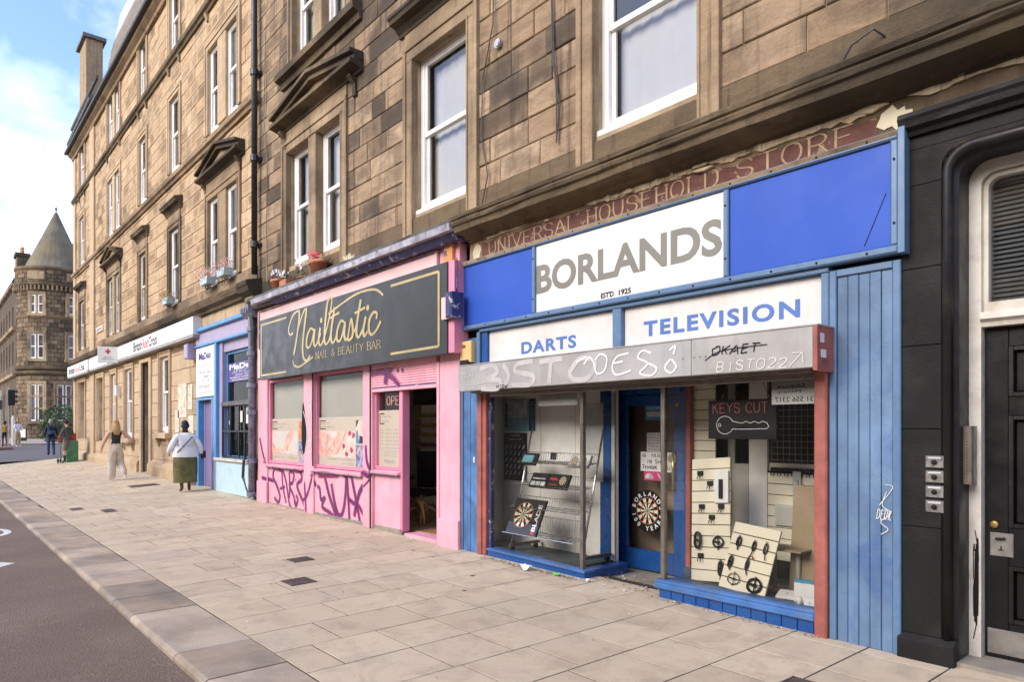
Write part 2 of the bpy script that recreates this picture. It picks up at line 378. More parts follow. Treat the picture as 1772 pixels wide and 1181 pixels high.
# skeleton capitals on a 4 x 6 grid; '~' marks curved strokes
SK = {
'A': "0,0 2,6 4,0|.75,2.2 3.25,2.2", 'B': ".5,0 .5,6|~.5,6 2.6,6 3.6,4.6 2.6,3.2 .5,3.1|~.5,3.1 2.8,3.1 3.9,1.6 2.8,0 .5,0",
'C': "~3.8,4.7 3,5.9 1.6,5.9 .3,4.3 .3,1.7 1.6,.1 3,.1 3.8,1.3", 'D': ".5,0 .5,6|~.5,6 2.3,6 3.8,4.6 3.8,1.4 2.3,0 .5,0",
'E': ".5,0 .5,6|.5,6 3.5,6|.5,3.1 3,3.1|.5,0 3.6,0", 'F': ".5,0 .5,6|.5,6 3.5,6|.5,3.1 3,3.1",
'G': "~3.8,4.7 3,5.9 1.6,5.9 .3,4.3 .3,1.7 1.6,.1 3,.1 3.7,.7|3.7,.2 3.7,2.6 2.4,2.6", 'H': ".4,0 .4,6|3.6,0 3.6,6|.4,3.1 3.6,3.1",
'I': "2,0 2,6", 'K': ".5,0 .5,6|3.6,6 .5,2.6|1.6,3.6 3.8,0", 'L': ".6,0 .6,6|.6,0 3.5,0", 'M': ".2,0 .4,6 2,1.2 3.6,6 3.8,0",
'N': ".4,0 .4,6 3.6,0 3.6,6", 'O': "~2,6 .8,5.5 .2,3.9 .2,2.1 .8,.5 2,0 3.2,.5 3.8,2.1 3.8,3.9 3.2,5.5 2,6",
'P': ".5,0 .5,6|~.5,6 2.8,6 3.7,4.5 2.8,2.9 .5,2.9", 'Q': "~2,6 .8,5.5 .2,3.9 .2,2.1 .8,.5 2,0 3.2,.5 3.8,2.1 3.8,3.9 3.2,5.5 2,6|2.4,1.6 4,-.5",
'R': ".5,0 .5,6|~.5,6 2.7,6 3.6,4.6 2.7,3.1 .5,3.1|2.2,3.1 3.9,0", 'S': "~3.6,4.8 2.8,5.9 1.2,5.9 .4,4.8 .9,3.5 3.1,2.7 3.7,1.4 2.9,.1 1.2,.1 .3,1.3",
'T': "2,0 2,6|.1,6 3.9,6", 'U': "~.4,6 .4,1.8 1.2,.2 2,0 2.8,.2 3.6,1.8 3.6,6", 'V': "0,6 2,0 4,6", 'W': "0,6 1,0 2,5 3,0 4,6", 'X': "0,0 4,6|0,6 4,0",
'Y': "0,6 2,3 4,6|2,3 2,0", 'Z': "0,6 4,6 0,0 4,0", '&': "~3.9,0 1,4.2 1.2,5.7 2.2,5.9 2.8,5 2,3.8 .5,2.4 .4,.8 1.6,0 3,.8 3.8,2.6",
'0': "~2,6 .6,5 .4,3 .6,1 2,0 3.4,1 3.6,3 3.4,5 2,6", '1': "1,4.8 2,6 2,0", '2': "~.4,4.6 1,5.8 2.6,5.9 3.6,4.6 3,3 .4,0|.4,0 3.7,0",
'3': "~.4,5.2 2,6 3.4,4.8 2,3.2|~2,3.2 3.7,1.6 2,0 .3,.8", '4': "2.8,0 2.8,6 .2,2 3.9,2", '5': "3.4,6 .8,6 .6,3.4|~.6,3.4 2.4,3.9 3.7,2 2.4,.1 .4,.5",
'8': "~2,6 .6,4.7 2,3.2 3.6,1.5 2,0 .4,1.5 2,3.2 3.4,4.7 2,6", '9': "~3.5,4.4 2,3 .5,4.4 2,6 3.5,4.4 3.3,1.6 1.4,0", "'": "2,6 1.8,4.6", '*': "2,5.5 2,1|.2,4.4 3.8,2|.2,2 3.8,4.4", '.': "1.9,0 2.1,.3", '?': "~.5,4.6 2,6 3.5,4.6 2,2.8 2,1.6", '-': ".8,3 3.2,3", '<': "3.5,5.5 .4,3 3.5,.5",
}
def strokes(ch):
    for part in SK.get(ch, '').split('|'):
        if not part: continue
        cv = part[0] == '~'; pts = [tuple(float(a) for a in q.split(',')) for q in part.lstrip('~').split()]
        yield pts, cv
def serif_text(mb, s, x0, x1, z0, h, y, thick=.9, thin=.35, gap=.28, narrow='I', cap=True, tr=None, lower_small=False):
    """broad-pen roman capitals with slab serifs, fitted to x0..x1"""
    adv = [(.45 if c == ' ' else .35 if c in "I1'." else .8)+gap*.6 for c in s]
    k = (x1-x0)/(sum(adv)-gap*.6); x = x0
    for c, a in zip(s, adv):
        cu = c.upper(); hh = h*(.78 if (c != cu and lower_small) else 1)
        w = (a-gap*.6)*k
        if cu in SK:
            gx = w/4 if c not in "I1'." else w/2.2; ox = x if c not in "I1'." else x-gx*.9
            u = hh/6
            for pts, cv in strokes(cu):
                P = [(ox+p[0]*gx, z0+p[1]*u) for p in pts]
                if cv: P = catmull(P, 5)
                else:
                    for e in (0, -1):
                        q = pts[e]; o2 = pts[1 if e == 0 else -2]
                        if cap and abs(q[1]-o2[1]) > 3 and q[1] in (0, 6):
                            sw = thick*u*1.15
                            ribbon(mb, [(P[e][0]-sw, P[e][1]), (P[e][0]+sw, P[e][1])], y, 0, (thin*u, thin*u*1.4), tr=tr)
                for i in range(1 if not cv else 0, len(P)) if not cv else [0]:
                    seg = P[i-1:i+1] if not cv else P
                    ribbon(mb, seg, y, 0, (thick*u, thin*u), tr=tr)
        x += a*k
def spray_text(mb, s, x0, x1, z0, h, y, w, jit=.3, lean=.15, tr=None):
    """loose round-pen capitals, each stroke smoothed and jittered"""
    k = (x1-x0)/max(1, len(s))
    for i, c in enumerate(s):
        if c.upper() not in SK: continue
        gx = k*.8/4; u = h/6; dz = rng.uniform(-.06, .06)*h
        for pts, cv in strokes(c.upper()):
            P = [(x0+i*k+(p[0]+rng.uniform(-jit, jit))*gx+lean*p[1]*u, z0+dz+(p[1]+rng.uniform(-jit, jit))*u) for p in pts]
            if len(P) == 2: P = [P[0], ((P[0][0]+P[1][0])/2+rng.uniform(-.3, .3)*gx, (P[0][1]+P[1][1])/2), P[1]]
            ribbon(mb, catmull(P, 6), y, w, tr=tr)
FONT_CACHE = {}
def text_mesh(s, bold=0., extrude=0., sp=1.):
    key = (s, bold, extrude, sp)
    if key in FONT_CACHE: return FONT_CACHE[key]
    cu = bpy.data.curves.new('t', 'FONT'); cu.body = s; cu.size = 1; cu.offset = bold; cu.extrude = extrude; cu.space_character = sp
    cu.resolution_u = 4; cu.align_x = 'LEFT'
    o = bpy.data.objects.new('t', cu); COL.objects.link(o)
    dg = bpy.context.evaluated_depsgraph_get(); dg.update()
    me = bpy.data.meshes.new_from_object(o.evaluated_get(dg))
    vs = [tuple(v.co) for v in me.vertices]; fs = [tuple(p.vertices) for p in me.polygons]
    bpy.data.objects.remove(o); bpy.data.curves.remove(cu); bpy.data.meshes.remove(me)
    par = list(range(len(vs)))
    def find(a):
        while par[a] != a: par[a] = par[par[a]]; a = par[a]
        return a
    for f in fs:
        for q in f[1:]: par[find(q)] = find(f[0])
    ids = {}
    vs = [(v[0], v[1], v[2]+.00013*(ids.setdefault(find(i), len(ids)) % 12)) for i, v in enumerate(vs)]
    FONT_CACHE[key] = (vs, fs); return vs, fs
def put_text(mb, s, x0, x1, z0, z1, y, bold=0., extrude=0., sp=1., plane='y', mirror=False):
    """sans lettering fitted to the rectangle, facing -y"""
    vs, fs = text_mesh(s, bold, extrude, sp)
    if not vs: return mb
    ax = min(v[0] for v in vs); bxx = max(v[0] for v in vs); az = min(v[1] for v in vs); bz = max(v[1] for v in vs)
    kx = (x1-x0)/max(1e-6, bxx-ax); kz = (z1-z0)/max(1e-6, bz-az)
    out = []
    for v in vs:
        X = (v[0]-ax)*kx
        X = (x1-X) if mirror else (x0+X)
        out.append((X, y-v[2], z0+(v[1]-az)*kz))
    return mb.add(out, fs)
def put_text_w(mb, s, x0, zb, h, y, w=None, **k):
    """sans text with cap height h; natural width scaled by w"""
    vs, fs = text_mesh(s, k.get('bold', 0.), 0., k.get('sp', 1.)); 
    kx = h/.70*(w or 1)
    return mb.add([(x0+v[0]*kx, y, zb+v[1]*h/.70) for v in vs], fs)
# ---------------------------------------------------------------- ground
def paving_mat():
    m, nt, b, out = new_mat('paving')
    pos = _N(nt, 'ShaderNodeNewGeometry').outputs['Position']
    oi = _N(nt, 'ShaderNodeObjectInfo').outputs['Random']; at = _N(nt, 'ShaderNodeAttribute'); at.attribute_name = 'tone'
    r = _math(nt, 'FRACT', _math(nt, 'ADD', oi, at.outputs['Fac']), 0)
    col = _mixc(nt, r, (.49, .39, .268), (.60, .485, .335))
    col = _mixc(nt, _ramp(nt, _noise(nt, pos, .5, 4, .6), .4, .7, 0, .45), col, (.46, .39, .31))
    col = _mixc(nt, _ramp(nt, _noise(nt, pos, 3.2, 8, .72, .6), .42, .70, 0, .55), col, (.31, .24, .175))
    vo = _N(nt, 'ShaderNodeTexVoronoi'); vo.inputs['Scale'].default_value = 1.9; nt.links.new(pos, vo.inputs['Vector'])
    gum = _ramp(nt, vo.outputs['Distance'], .050, .062, 1, 0)
    sep = _N(nt, 'ShaderNodeSeparateColor'); nt.links.new(vo.outputs['Color'], sep.inputs[0])
    keep = _ramp(nt, sep.outputs[0], .3, .31)
    col = _mixc(nt, _math(nt, 'MULTIPLY', gum, keep), col, (.07, .06, .055))
    fine = _noise(nt, pos, 110, 5, .75)
    col = _mixc(nt, 1., col, _mixc(nt, fine, (.74,)*3, (1.24,)*3), 'MULTIPLY')
    col = _mixc(nt, _ramp(nt, _noise(nt, pos, 11, 6, .7, .4), .62, .70, 0, .35), col, (.16, .12, .09))
    nt.links.new(col, b.inputs['Base Color']); b.inputs['Roughness'].default_value = .85; b.inputs['Specular IOR Level'].default_value = .3
    bn = _N(nt, 'ShaderNodeBump'); bn.inputs['Strength'].default_value = .5; bn.inputs['Distance'].default_value = .004
    nt.links.new(_noise(nt, pos, 70, 6, .7), bn.inputs['Height']); nt.links.new(bn.outputs[0], b.inputs['Normal'])
    MATS['paving'] = m
paving_mat()
def asphalt_mat():
    m, nt, b, out = new_mat('asphalt')
    pos = _N(nt, 'ShaderNodeNewGeometry').outputs['Position']
    vo = _N(nt, 'ShaderNodeTexVoronoi'); vo.inputs['Scale'].default_value = 75; nt.links.new(pos, vo.inputs['Vector'])
    sc = _N(nt, 'ShaderNodeSeparateColor'); nt.links.new(vo.outputs['Color'], sc.inputs[0])
    base = _mixc(nt, _ramp(nt, _noise(nt, pos, .7, 6, .6), .35, .7), (.140, .100, .070), (.180, .132, .096))
    chip = _mixc(nt, sc.outputs[1], (.42, .18, .11), (.34, .26, .21))
    sel = _math(nt, 'MULTIPLY', _ramp(nt, sc.outputs[0], .72, .76), _ramp(nt, vo.outputs['Distance'], .35, .5, 1, 0))
    sel = _math(nt, 'MULTIPLY', sel, _ramp(nt, _noise(nt, pos, 2.5, 5, .7), .42, .62, .25, 1))
    col = _mixc(nt, sel, base, chip)
    col = _mixc(nt, 1., col, _mixc(nt, _noise(nt, pos, 220, 3, .8), (.6,)*3, (1.45,)*3), 'MULTIPLY')
    nt.links.new(col, b.inputs['Base Color']); b.inputs['Roughness'].default_value = .88
    bn = _N(nt, 'ShaderNodeBump'); bn.inputs['Strength'].default_value = .9; bn.inputs['Distance'].default_value = .006
    nt.links.new(_math(nt, 'ADD', vo.outputs['Distance'], _noise(nt, pos, 160, 4, .7)), bn.inputs['Height']); nt.links.new(bn.outputs[0], b.inputs['Normal'])
    MATS['asphalt'] = m
asphalt_mat()
M('kerb_stone', (.34, .275, .205), .8, .28, 1.6, .4, 50, dirt=((.50, .35, .20), .65, 1.3), rnd=.3)
M('joint', (.035, .028, .022), .95, .4, 5)
M('far_paving', (.33, .27, .22), .9, .15, 1.2, .2, 10)
M('far_road', (.105, .092, .088), .9, .15, 1)
M('tactile_red', (.30, .12, .09), .85, .15, 2)
M('road_paint', (.62, .60, .57), .7, .12, 6, .2, 60, wear=((.15, .12, .11), .62, 30))
M('earth', (.16, .14, .10), .95, .3, .1)
M('cover_metal', (.085, .06, .05), .6, .3, 9, .3, 60)
M('concrete', (.26, .23, .19), .9, .2, 3, .4, 50)
M('litter_leaf', (.30, .19, .09), .8, .6, 30, rnd=.3); M('litter_white', (.72, .70, .68), .6, .1); M('litter_green', (.15, .55, .08), .5, .2)
g = MB(); S = 900
g.add([(-S, -S, -.3), (S, -S, -.3), (S, S, -.3), (-S, S, -.3)], [(0, 1, 2, 3)])
structure(g.build('ground', 'earth'))
g = MB(); g.add([(-38.5, -24, -.055), (30, -24, -.055), (30, -3.90, -.055), (-38.5, -3.90, -.055)], [(0, 1, 2, 3)])
road = structure(g.build('road', 'asphalt'))
# side street and the far pavement beyond the corner
def sheet(name, mat, x0, x1, y0, y1, dz, nx=14, ny=10, fn=None):
    fn = fn or ground_z; mb = MB()
    for i in range(nx+1):
        for j in range(ny+1):
            x = x0+(x1-x0)*i/nx; y = y0+(y1-y0)*j/ny; mb.v.append((x, y, fn(x, y)+dz))
    for i in range(nx):
        for j in range(ny):
            a = i*(ny+1)+j; mb.face((a, a+ny+1, a+ny+2, a+1))
    return structure(mb.build(name, mat))
sheet('pavement_bed', 'joint', -36.6, 7, -3.42, .3, -.0032, 218, 12)
def far_z(x, y): return .34+min(.25, max(0, (-38-x)*.01)) if y > -1 else .34+min(.25, max(0, (-38-x)*.01))
sheet('side_street', 'far_road', -59, -38.0, -24, 60, -.03, 10, 10, lambda x, y: far_z(x, y)-.04 if y > -3 else max(-.03, far_z(x, y)-.04-.08*(-3-y)))
sheet('far_pavement', 'far_paving', -140, -58.8, -30, 70, .02, 10, 10, far_z)
mb = MB(); mb.box(-59.0, -58.7, -24, 60, .3, .585); structure(mb.build('far_kerb', 'kerb_stone'))
mb = MB(); mb.box(-57.5, -52.5, -7.5, -.9, .35, .468); structure(mb.build('tactile_crossing', 'tactile_red'))

pavement = MB(); pavement.box(-36.6, 7, -3.38, .25, -.25, -.04)
pavement = structure(pavement.build('pavement', 'joint'))
slabs = []; x = 6.48; row = 0
while x > -36.6:
    w = .54; y = -3.375; first = (.53 if rng.random() < .7 else .80) if row % 2 else (.28 if rng.random() < .5 else .86)
    ys = [y]; 
    while y < .1:
        l = first if len(ys) == 1 else (.53 if rng.random() < .85 else rng.choice([.6, .8])); y = min(y+l, .18); ys.append(y)
        if .18-y < .22: ys[-1] = .18; break
    for a, b in zip(ys, ys[1:]):
        slabs.append((x-w, x, a, b))
    x -= w; row += 1
smesh = {}; far = MB(); n = 0; cut = MB()
slabs.sort(key=lambda s: -s[0] if s[0] < -.95 else 99)
for s in slabs:
    cx, cy = (s[0]+s[1])/2, (s[2]+s[3])/2; w, l = s[1]-s[0]-.011, s[3]-s[2]-.010
    gx = (ground_z(cx+.1, cy)-ground_z(cx-.1, cy))/.2; gy = (ground_z(cx, cy+.1)-ground_z(cx, cy-.1))/.2
    z = ground_z(cx, cy)+rng.uniform(-.001, .001)
    tx = rng.uniform(-.0016, .0016); ty = rng.uniform(-.0016, .0016)
    rot = (math.atan(gy)+tx, -math.atan(gx)+ty, 0)
    if n < 300:
        k = (round(l, 2))
        if k not in smesh:
            m = MB(); m.block(-w/2, w/2, -.0, .035, -l/2, l/2, .0022); m.xf(Matrix.Rotation(-math.pi/2, 4, 'X')); smesh[k] = m.mesh('paving_slab', 'paving')
        obj('paving_slab', smesh[k], pavement, (cx, cy, z), rot); n += 1
    else:
        st = len(far.v); far.tone = rng.random(); far.block(-w/2, w/2, 0, .035, -l/2, l/2, .0022)
        far.xf(Matrix.Translation((cx, cy, z)) @ Matrix.Rotation(rot[1], 4, 'Y') @ Matrix.Rotation(rot[0]-math.pi/2, 4, 'X'), st)
far.build('paving_slab', 'paving', pavement, kind='stuff')
# kerb
kerb = MB(); kerb.box(-38, 7, -3.9, -3.40, -.25, -.03); kerb = structure(kerb.build('kerb', 'joint'))
km = MB()
km.profile([(-.27, -.18), (-.272, -.030), (-.262, -.012), (-.245, -.002), (-.235, 0), (.272, 0), (.272, -.18)], -.336, .336)
km = km.mesh('kerb_stone', 'kerb_stone')
x = 6.6
while x > -37.6:
    obj('kerb_stone', km, kerb, (x, -3.655, rng.uniform(-.003, .003)), (rng.uniform(-.004, .004), 0, rng.uniform(-.003, .003))); x -= .68
# painted cycle marking (ring wheels, frame) and arrow in the cycle lane
bm = MB()
def ground_ring(mb, cx, cy, rx, ry, w, z, n=28):
    o = len(mb.v)
    for i in range(n):
        a = 2*math.pi*i/n
        for k in (1, -1): mb.v.append((cx+(rx+k*w/2)*math.cos(a), cy+(ry+k*w/2)*math.sin(a), z))
    for i in range(n):
        j = (i+1) % n; mb.face((o+2*i, o+2*i+1, o+2*j+1, o+2*j))
def ground_line(mb, pts, w, z):
    ribbon(mb, pts, 0, w); 
    k = len(pts)*2
    for i in range(len(mb.v)-k, len(mb.v)): v = mb.v[i]; mb.v[i] = (v[0], v[2], z)
ground_ring(bm, -13.75, -4.52, .55, .30, .10, -.050); ground_ring(bm, -13.75, -5.42, .55, .30, .10, -.050)
for L in ([(-13.75, -4.52), (-13.2, -4.8), (-13.75, -5.1), (-13.75, -5.42)], [(-13.75, -4.52), (-14.2, -4.75)], [(-13.2, -4.8), (-14.1, -5.15), (-13.75, -5.42)]): ground_line(bm, L, .08, -.0505)
structure(bm.build('cycle_lane_symbol', 'road_paint'))
am = MB(); am.add([(-10.45, -4.42, -.050), (-10.95, -4.75, -.050), (-10.6, -4.75, -.05), (-10.6, -6.2, -.05), (-10.35, -6.2, -.05), (-10.35, -4.75, -.05), (-10.0, -4.75, -.05)], [(0, 1, 2, 5, 6), (2, 3, 4, 5)])
am.v = [(-10.45+(v[0]+10.45)*.9, -4.40+(v[1]+4.42), v[2]) for v in am.v]
structure(am.build('lane_arrow', 'road_paint'))
# utility covers
def cover(x0, x1, y0, y1, label, ribs=5):
    cx, cy = (x0+x1)/2, (y0+y1)/2; z = ground_z(cx, cy)+.005
    t = thing('utility_cover', label, 'cover', (cx, cy, z))
    t.rotation_euler = (math.atan((ground_z(cx, cy+.1)-ground_z(cx, cy-.1))/.2), 0, 0)
    m = MB(); W, H = (x1-x0)/2, (y1-y0)/2
    for a in ((-W, W, -H, -H+.015), (-W, W, H-.015, H), (-W, -W+.015, -H, H), (W-.015, W, -H, H)): m.box(a[0], a[1], a[2], a[3], -.02, .003)
    m.build('frame', 'cover_metal', t)
    m = MB(); m.box(-W+.017, W-.017, -H+.017, H-.017, -.02, 0)
    nx, ny = max(3, int(W*2/.05)), max(3, int(H*2/.05))
    for i in range(nx):
        for j in range(ny):
            px, py = -W+.03+(2*W-.06)*(i+.5)/nx, -H+.03+(2*H-.06)*(j+.5)/ny; m.box(px-.012, px+.012, py-.006, py+.006, 0, .0035)
    m.build('lid', 'cover_metal', t)
cover(-7.03, -6.74, -2.45, -2.18, 'small rusty square cover, nearer of the two in front of the pink shop')
cover(-8.08, -7.84, -1.95, -1.70, 'small rusty square cover, further of the two in front of the pink shop')
cover(-19.95, -19.35, -1.25, -.6, 'wide dark metal paving cover between the two women walking away')
cover(-2.22, -1.60, -1.62, -1.02, 'large ribbed metal cover in the paving at the bottom edge of the view')
cover(-16.1, -15.75, -3.05, -2.85, 'small dark cover in the paving close to the kerb')
cover(-15.3, -14.8, -2.65, -2.45, 'dark slotted cover between grey slabs near the kerb')
# litter swept against the shop base
lm = MB()
for i in range(620):
    if i % 3: x = rng.uniform(-6.6, -5.0); y = -.10-abs(rng.gauss(0, .05))-max(0, 0)
    else: x = rng.uniform(-5.0, -4.0); y = rng.uniform(-.15, .5)
    if i % 5 == 0: x = rng.uniform(-14, -7.2); y = -.09-abs(rng.gauss(0, .03))
    if i % 11 == 0: x = rng.uniform(-12, 0); y = rng.uniform(-3.3, -.3)
    if i % 7 == 0: x = rng.uniform(-4.1, -2.5); y = -.07-abs(rng.gauss(0, .03))
    z = ground_z(x, y)+.006+rng.random()*.006; a = rng.random()*6.3; s = rng.uniform(.008, .022)
    lm.tone = rng.random(); lm.cur = rng.choice([0, 0, 0, 0, 1])
    u, v = (math.cos(a)*s, math.sin(a)*s), (-math.sin(a)*s*.5, math.cos(a)*s*.5)
    lm.add([(x-u[0], y-u[1], z), (x+v[0], y+v[1], z+.004), (x+u[0], y+u[1], z+rng.uniform(0, .012)), (x-v[0], y-v[1], z+.002)], [(0, 1, 2, 3)])
lm.build('leaf_litter', ['litter_leaf', 'litter_white'], label='dry leaves and paper scraps swept against the blue shop base', kind='stuff')
def scrap(name, mat, x, y, r, label, n=9):
    m = MB(); z = ground_z(x, y)+.008; vs = []
    for i in range(n):
        a = 2*math.pi*i/n; q = r*rng.uniform(.4, 1.2); vs.append((x+math.cos(a)*q, y+math.sin(a)*q*.7, z+rng.uniform(0, .04)*(r/.06)))
    vs.append((x, y, z+.035*(r/.06))); m.add(vs, [(i, (i+1) % n, n) for i in range(n)])
    tag(m.build(name, mat), label, 'litter')
scrap('plastic_scrap', 'litter_white', -5.72, -.22, .10, 'crumpled clear plastic wrap on the paving under the left shop window')
scrap('green_wrapper', 'litter_green', -5.30, -.16, .045, 'small bright green wrapper on the paving by the corner of the blue sill')
scrap('paper_scrap', 'litter_white', -4.86, -.10, .05, 'white paper scrap on the paving at the edge of the entrance recess')
# ---------------------------------------------------------------- tenement buildings
def px(x, y, z):
    dx, dy = x, y+5.3; c_, s_ = math.cos(TH), math.sin(TH)
    fw = -c_*dx+s_*dy; r = s_*dx+c_*dy
    if fw < .2: return None
    return 886+1200*r/fw, 743-1200*(z-1.6)/fw, 1200/fw
def wall_with_holes(mb, x0, x1, z0, z1, holes, y, depth=.3):
    xs = sorted({x0, x1, *[min(max(v, x0), x1) for h in holes for v in (h[0], h[1])]})
    zs = sorted({z0, z1, *[min(max(v, z0), z1) for h in holes for v in (h[2], h[3])]})
    for a, b in zip(xs, xs[1:]):
        for c_, d in zip(zs, zs[1:]):
            if b-a < 1e-5 or d-c_ < 1e-5: continue
            mx_, mz = (a+b)/2, (c_+d)/2
            if any(h[0] < mx_ < h[1] and h[2] < mz < h[3] for h in holes): continue
            mb.add([(a, y, c_), (b, y, c_), (b, y, d), (a, y, d)], [(0, 1, 2, 3)])
    for h in holes:
        a, b, c_, d = h; e = y+depth
        mb.add([(a, y, c_), (a, e, c_), (a, e, d), (a, y, d)], [(0, 1, 2, 3)])
        mb.add([(b, y, c_), (b, y, d), (b, e, d), (b, e, c_)], [(0, 1, 2, 3)])
        mb.add([(a, y, c_), (b, y, c_), (b, e, c_), (a, e, c_)], [(0, 1, 2, 3)])
        mb.add([(a, y, d), (a, e, d), (b, e, d), (b, y, d)], [(0, 1, 2, 3)])
def courses(x0, x1, z0, z1, holes, ch=.3):
    out = []; n = max(1, round((z1-z0)/ch)); h = (z1-z0)/n
    for i in range(n):
        a, b = z0+i*h, z0+(i+1)*h
        cuts = sorted({a, b, *[v for H in holes for v in (H[2], H[3]) if a+.05 < v < b-.05]})
        for c_, d in zip(cuts, cuts[1:]):
            mz = (c_+d)/2; spans = [(x0, x1)]
            for H in holes:
                if H[2] < mz < H[3]:
                    ns = []
                    for s, e in spans:
                        if H[1] <= s or H[0] >= e: ns.append((s, e)); continue
                        if H[0] > s: ns.append((s, H[0]))
                        if H[1] < e: ns.append((H[1], e))
                    spans = ns
            for s, e in spans:
                x = s; 
                while e-x > .02:
                    w = rng.choice([.4, .5, .6, .7, .85, 1.0])
                    if x == s and i % 2: w = rng.choice([.3, .45])
                    if e-x-w < .25: w = e-x if e-x < 1.15 else (e-x)/2
                    out.append((x, x+w, c_, d)); x += w
    return out
BM = {}
def lay_blocks(parent, blocks, mat, y=0, limit=300, name='stone_block', relief=.006):
    sc = []
    for b in blocks:
        p = px((b[0]+b[1])/2, y, (b[2]+b[3])/2); v = 0
        if p and -60 < p[0] < 1830 and -60 < p[1] < 1240: v = (b[1]-b[0])*(b[3]-b[2])*p[2]**2
        sc.append((v, b))
    sc.sort(key=lambda q: -q[0]); rest = MB(); rest.uvface = True; j = .008
    for i, (v, b) in enumerate(sc):
        w, h = round(b[1]-b[0]-j, 2), round(b[3]-b[2]-j, 2); cx, cz = (b[0]+b[1])/2, (b[2]+b[3])/2
        dy = rng.uniform(-relief, relief)
        if v > 0 and i < limit:
            k = (w, h, mat)
            if k not in BM: q_ = MB(); q_.uvface = True; BM[k] = q_.block(-w/2, w/2, 0, .05, -h/2, h/2, .009).mesh(name, mat)
            obj(name, BM[k], parent, (cx, y+dy, cz), (rng.uniform(-.008, .008), 0, rng.uniform(-.006, .006)))
        else:
            rest.tone = rng.random()
            rest.block(cx-w/2, cx+w/2, y+dy, y+.05, cz-h/2, cz+h/2, .009)
    if rest.v: rest.build(name, mat, parent, kind='stuff')
def frame_mb(mb, x0, x1, z0, z1, w, y0, y1, wb=None, wt=None):
    wb = w if wb is None else wb; wt = w if wt is None else wt
    mb.block(x0, x0+w, y0, y1, z0, z1, .003); mb.block(x1-w, x1, y0, y1, z0, z1, .003)
    if wb: mb.block(x0+w, x1-w, y0+.001, y1, z0, z0+wb, .003)
    if wt: mb.block(x0+w, x1-w, y0+.001, y1, z1-wt, z1, .003)
    return mb
def curtain_mb(x0, x1, z0, z1, y, amp=.006, n=40):
    m = MB(); ph = rng.random()*6
    for i in range(n+1):
        t = i/n; yy = y+amp*math.sin(t*n*.9+ph)+amp*.5*math.sin(t*n*2.1+ph)
        m.v += [(x0+(x1-x0)*t, yy, z0), (x0+(x1-x0)*t, yy, z1)]
    for i in range(n): m.face((2*i, 2*i+2, 2*i+3, 2*i+1))
    return m
def sash(parent, x0, x1, z0, z1, y=.12, mat='white_paint', split=.5, drape='net', glass='glass_sky', sill=True, label=None):
    """vertical sliding sash: outer frame, upper sash proud of the lower, panes and curtain"""
    x0 -= .04; x1 += .04; z1 += .03
    m = MB(); frame_mb(m, x0, x1, z0, z1, .095, y, y+.1, .085, .08)
    w = m.build('window', mat, parent)
    MB().box(x0, x1, y+.02, y+.1, z0-.06, z0).build('sill', mat, w)
    if label: w['label'] = label
    zm = z0+(z1-z0)*split; a, b = x0+.095, x1-.095
    for nm, za, zb, yy in (('upper_sash', zm-.025, z1-.05, y+.015), ('lower_sash', z0+.07, zm+.03, y+.05)):
        m = MB(); frame_mb(m, a, b, za, zb, .055, yy, yy+.035, .065, .055); m.build(nm, mat, w)
        m = MB(); q = (yy+.02)
        m.add([(a+.045, q, za+.05), (b-.045, q, za+.05), (b-.045, q, zb-.04), (a+.045, q, zb-.04)], [(0, 1, 2, 3)])
        m.build('pane', glass, w)
    if drape == 'net':
        curtain_mb(a, b, z0+.05, z1-.05, y+.17).build('curtain', 'net_curtain', w, smooth=True)
    elif drape == 'sides':
        curtain_mb(a, a+(b-a)*.32, z0+.05, z1-.05, y+.17, n=12).build('curtain', 'curtain', w, smooth=True)
        curtain_mb(b-(b-a)*.4, b, z0+.05, z1-.05, y+.17, n=12).build('curtain', 'curtain', w, smooth=True)
    elif drape == 'half':
        curtain_mb(a, b, z0+.05, zm+.1, y+.17).build('curtain', 'net_curtain', w, smooth=True)
    elif drape == 'blind':
        m = MB(); m.box(a, b, y+.13, y+.135, z0+(z1-z0)*.45, z1-.05); m.build('roller_blind', 'net_curtain', w)
    return w
def sill(parent, x0, x1, z, mat='white_paint', h=.09, y0=-.02, y1=.2, slope=.02):
    m = MB(); m.profile([(y0, z-h), (y1, z-h), (y1, z+slope), (y0, z)], x0, x1); return m.build('sill', mat, parent)
def architrave(parent, x0, x1, z0, z1, w=.16, mat='dressed', proud=.05, mull=None, legs_to=None):
    """stone margin around an opening: flat band, inner bead and raised outer fillet"""
    zb = legs_to if legs_to is not None else z0; m = MB(); x0 += .004; x1 -= .004; z1 -= .004
    for a, b, yy in ((0, w, -proud*.55), (w-.045, w+.03, -proud), (-.002, .03, -proud*.85)):
        m.block(x0-b, x0-a, yy, .06, zb, z1+a, .005); m.block(x1+a, x1+b, yy, .06, zb, z1+a, .005)
        m.block(x0-b, x1+b, yy-.0015, .06, z1+a, z1+b, .005)
    if mull:
        m.block(mull[0], mull[1], -proud*.55, .2, zb, z1, .01)
    # splayed inner return
    return m.build('architrave', mat, parent)
HOODP = lambda z, p=.24: [(0, z), (-.04, z), (-.05, z+.04), (-p*.35, z+.07), (-p*.5, z+.12), (-p*.85, z+.13), (-p*.9, z+.18), (-p, z+.20), (-p, z+.24), (-p*.9, z+.25), (0, z+.31)]
def hood(parent, x0, x1, z, mat='sooty', p=.24):
    MB().profile(HOODP(z, p), x0, x1).build('hood_mould', mat, parent)
def slant(mb, p0, p1, th, y0, y1):
    (xa, za), (xb, zb) = p0, p1
    mb.prism([(xa, za), (xb, zb), (xb, zb+th), (xa, za+th)], y0, y1)
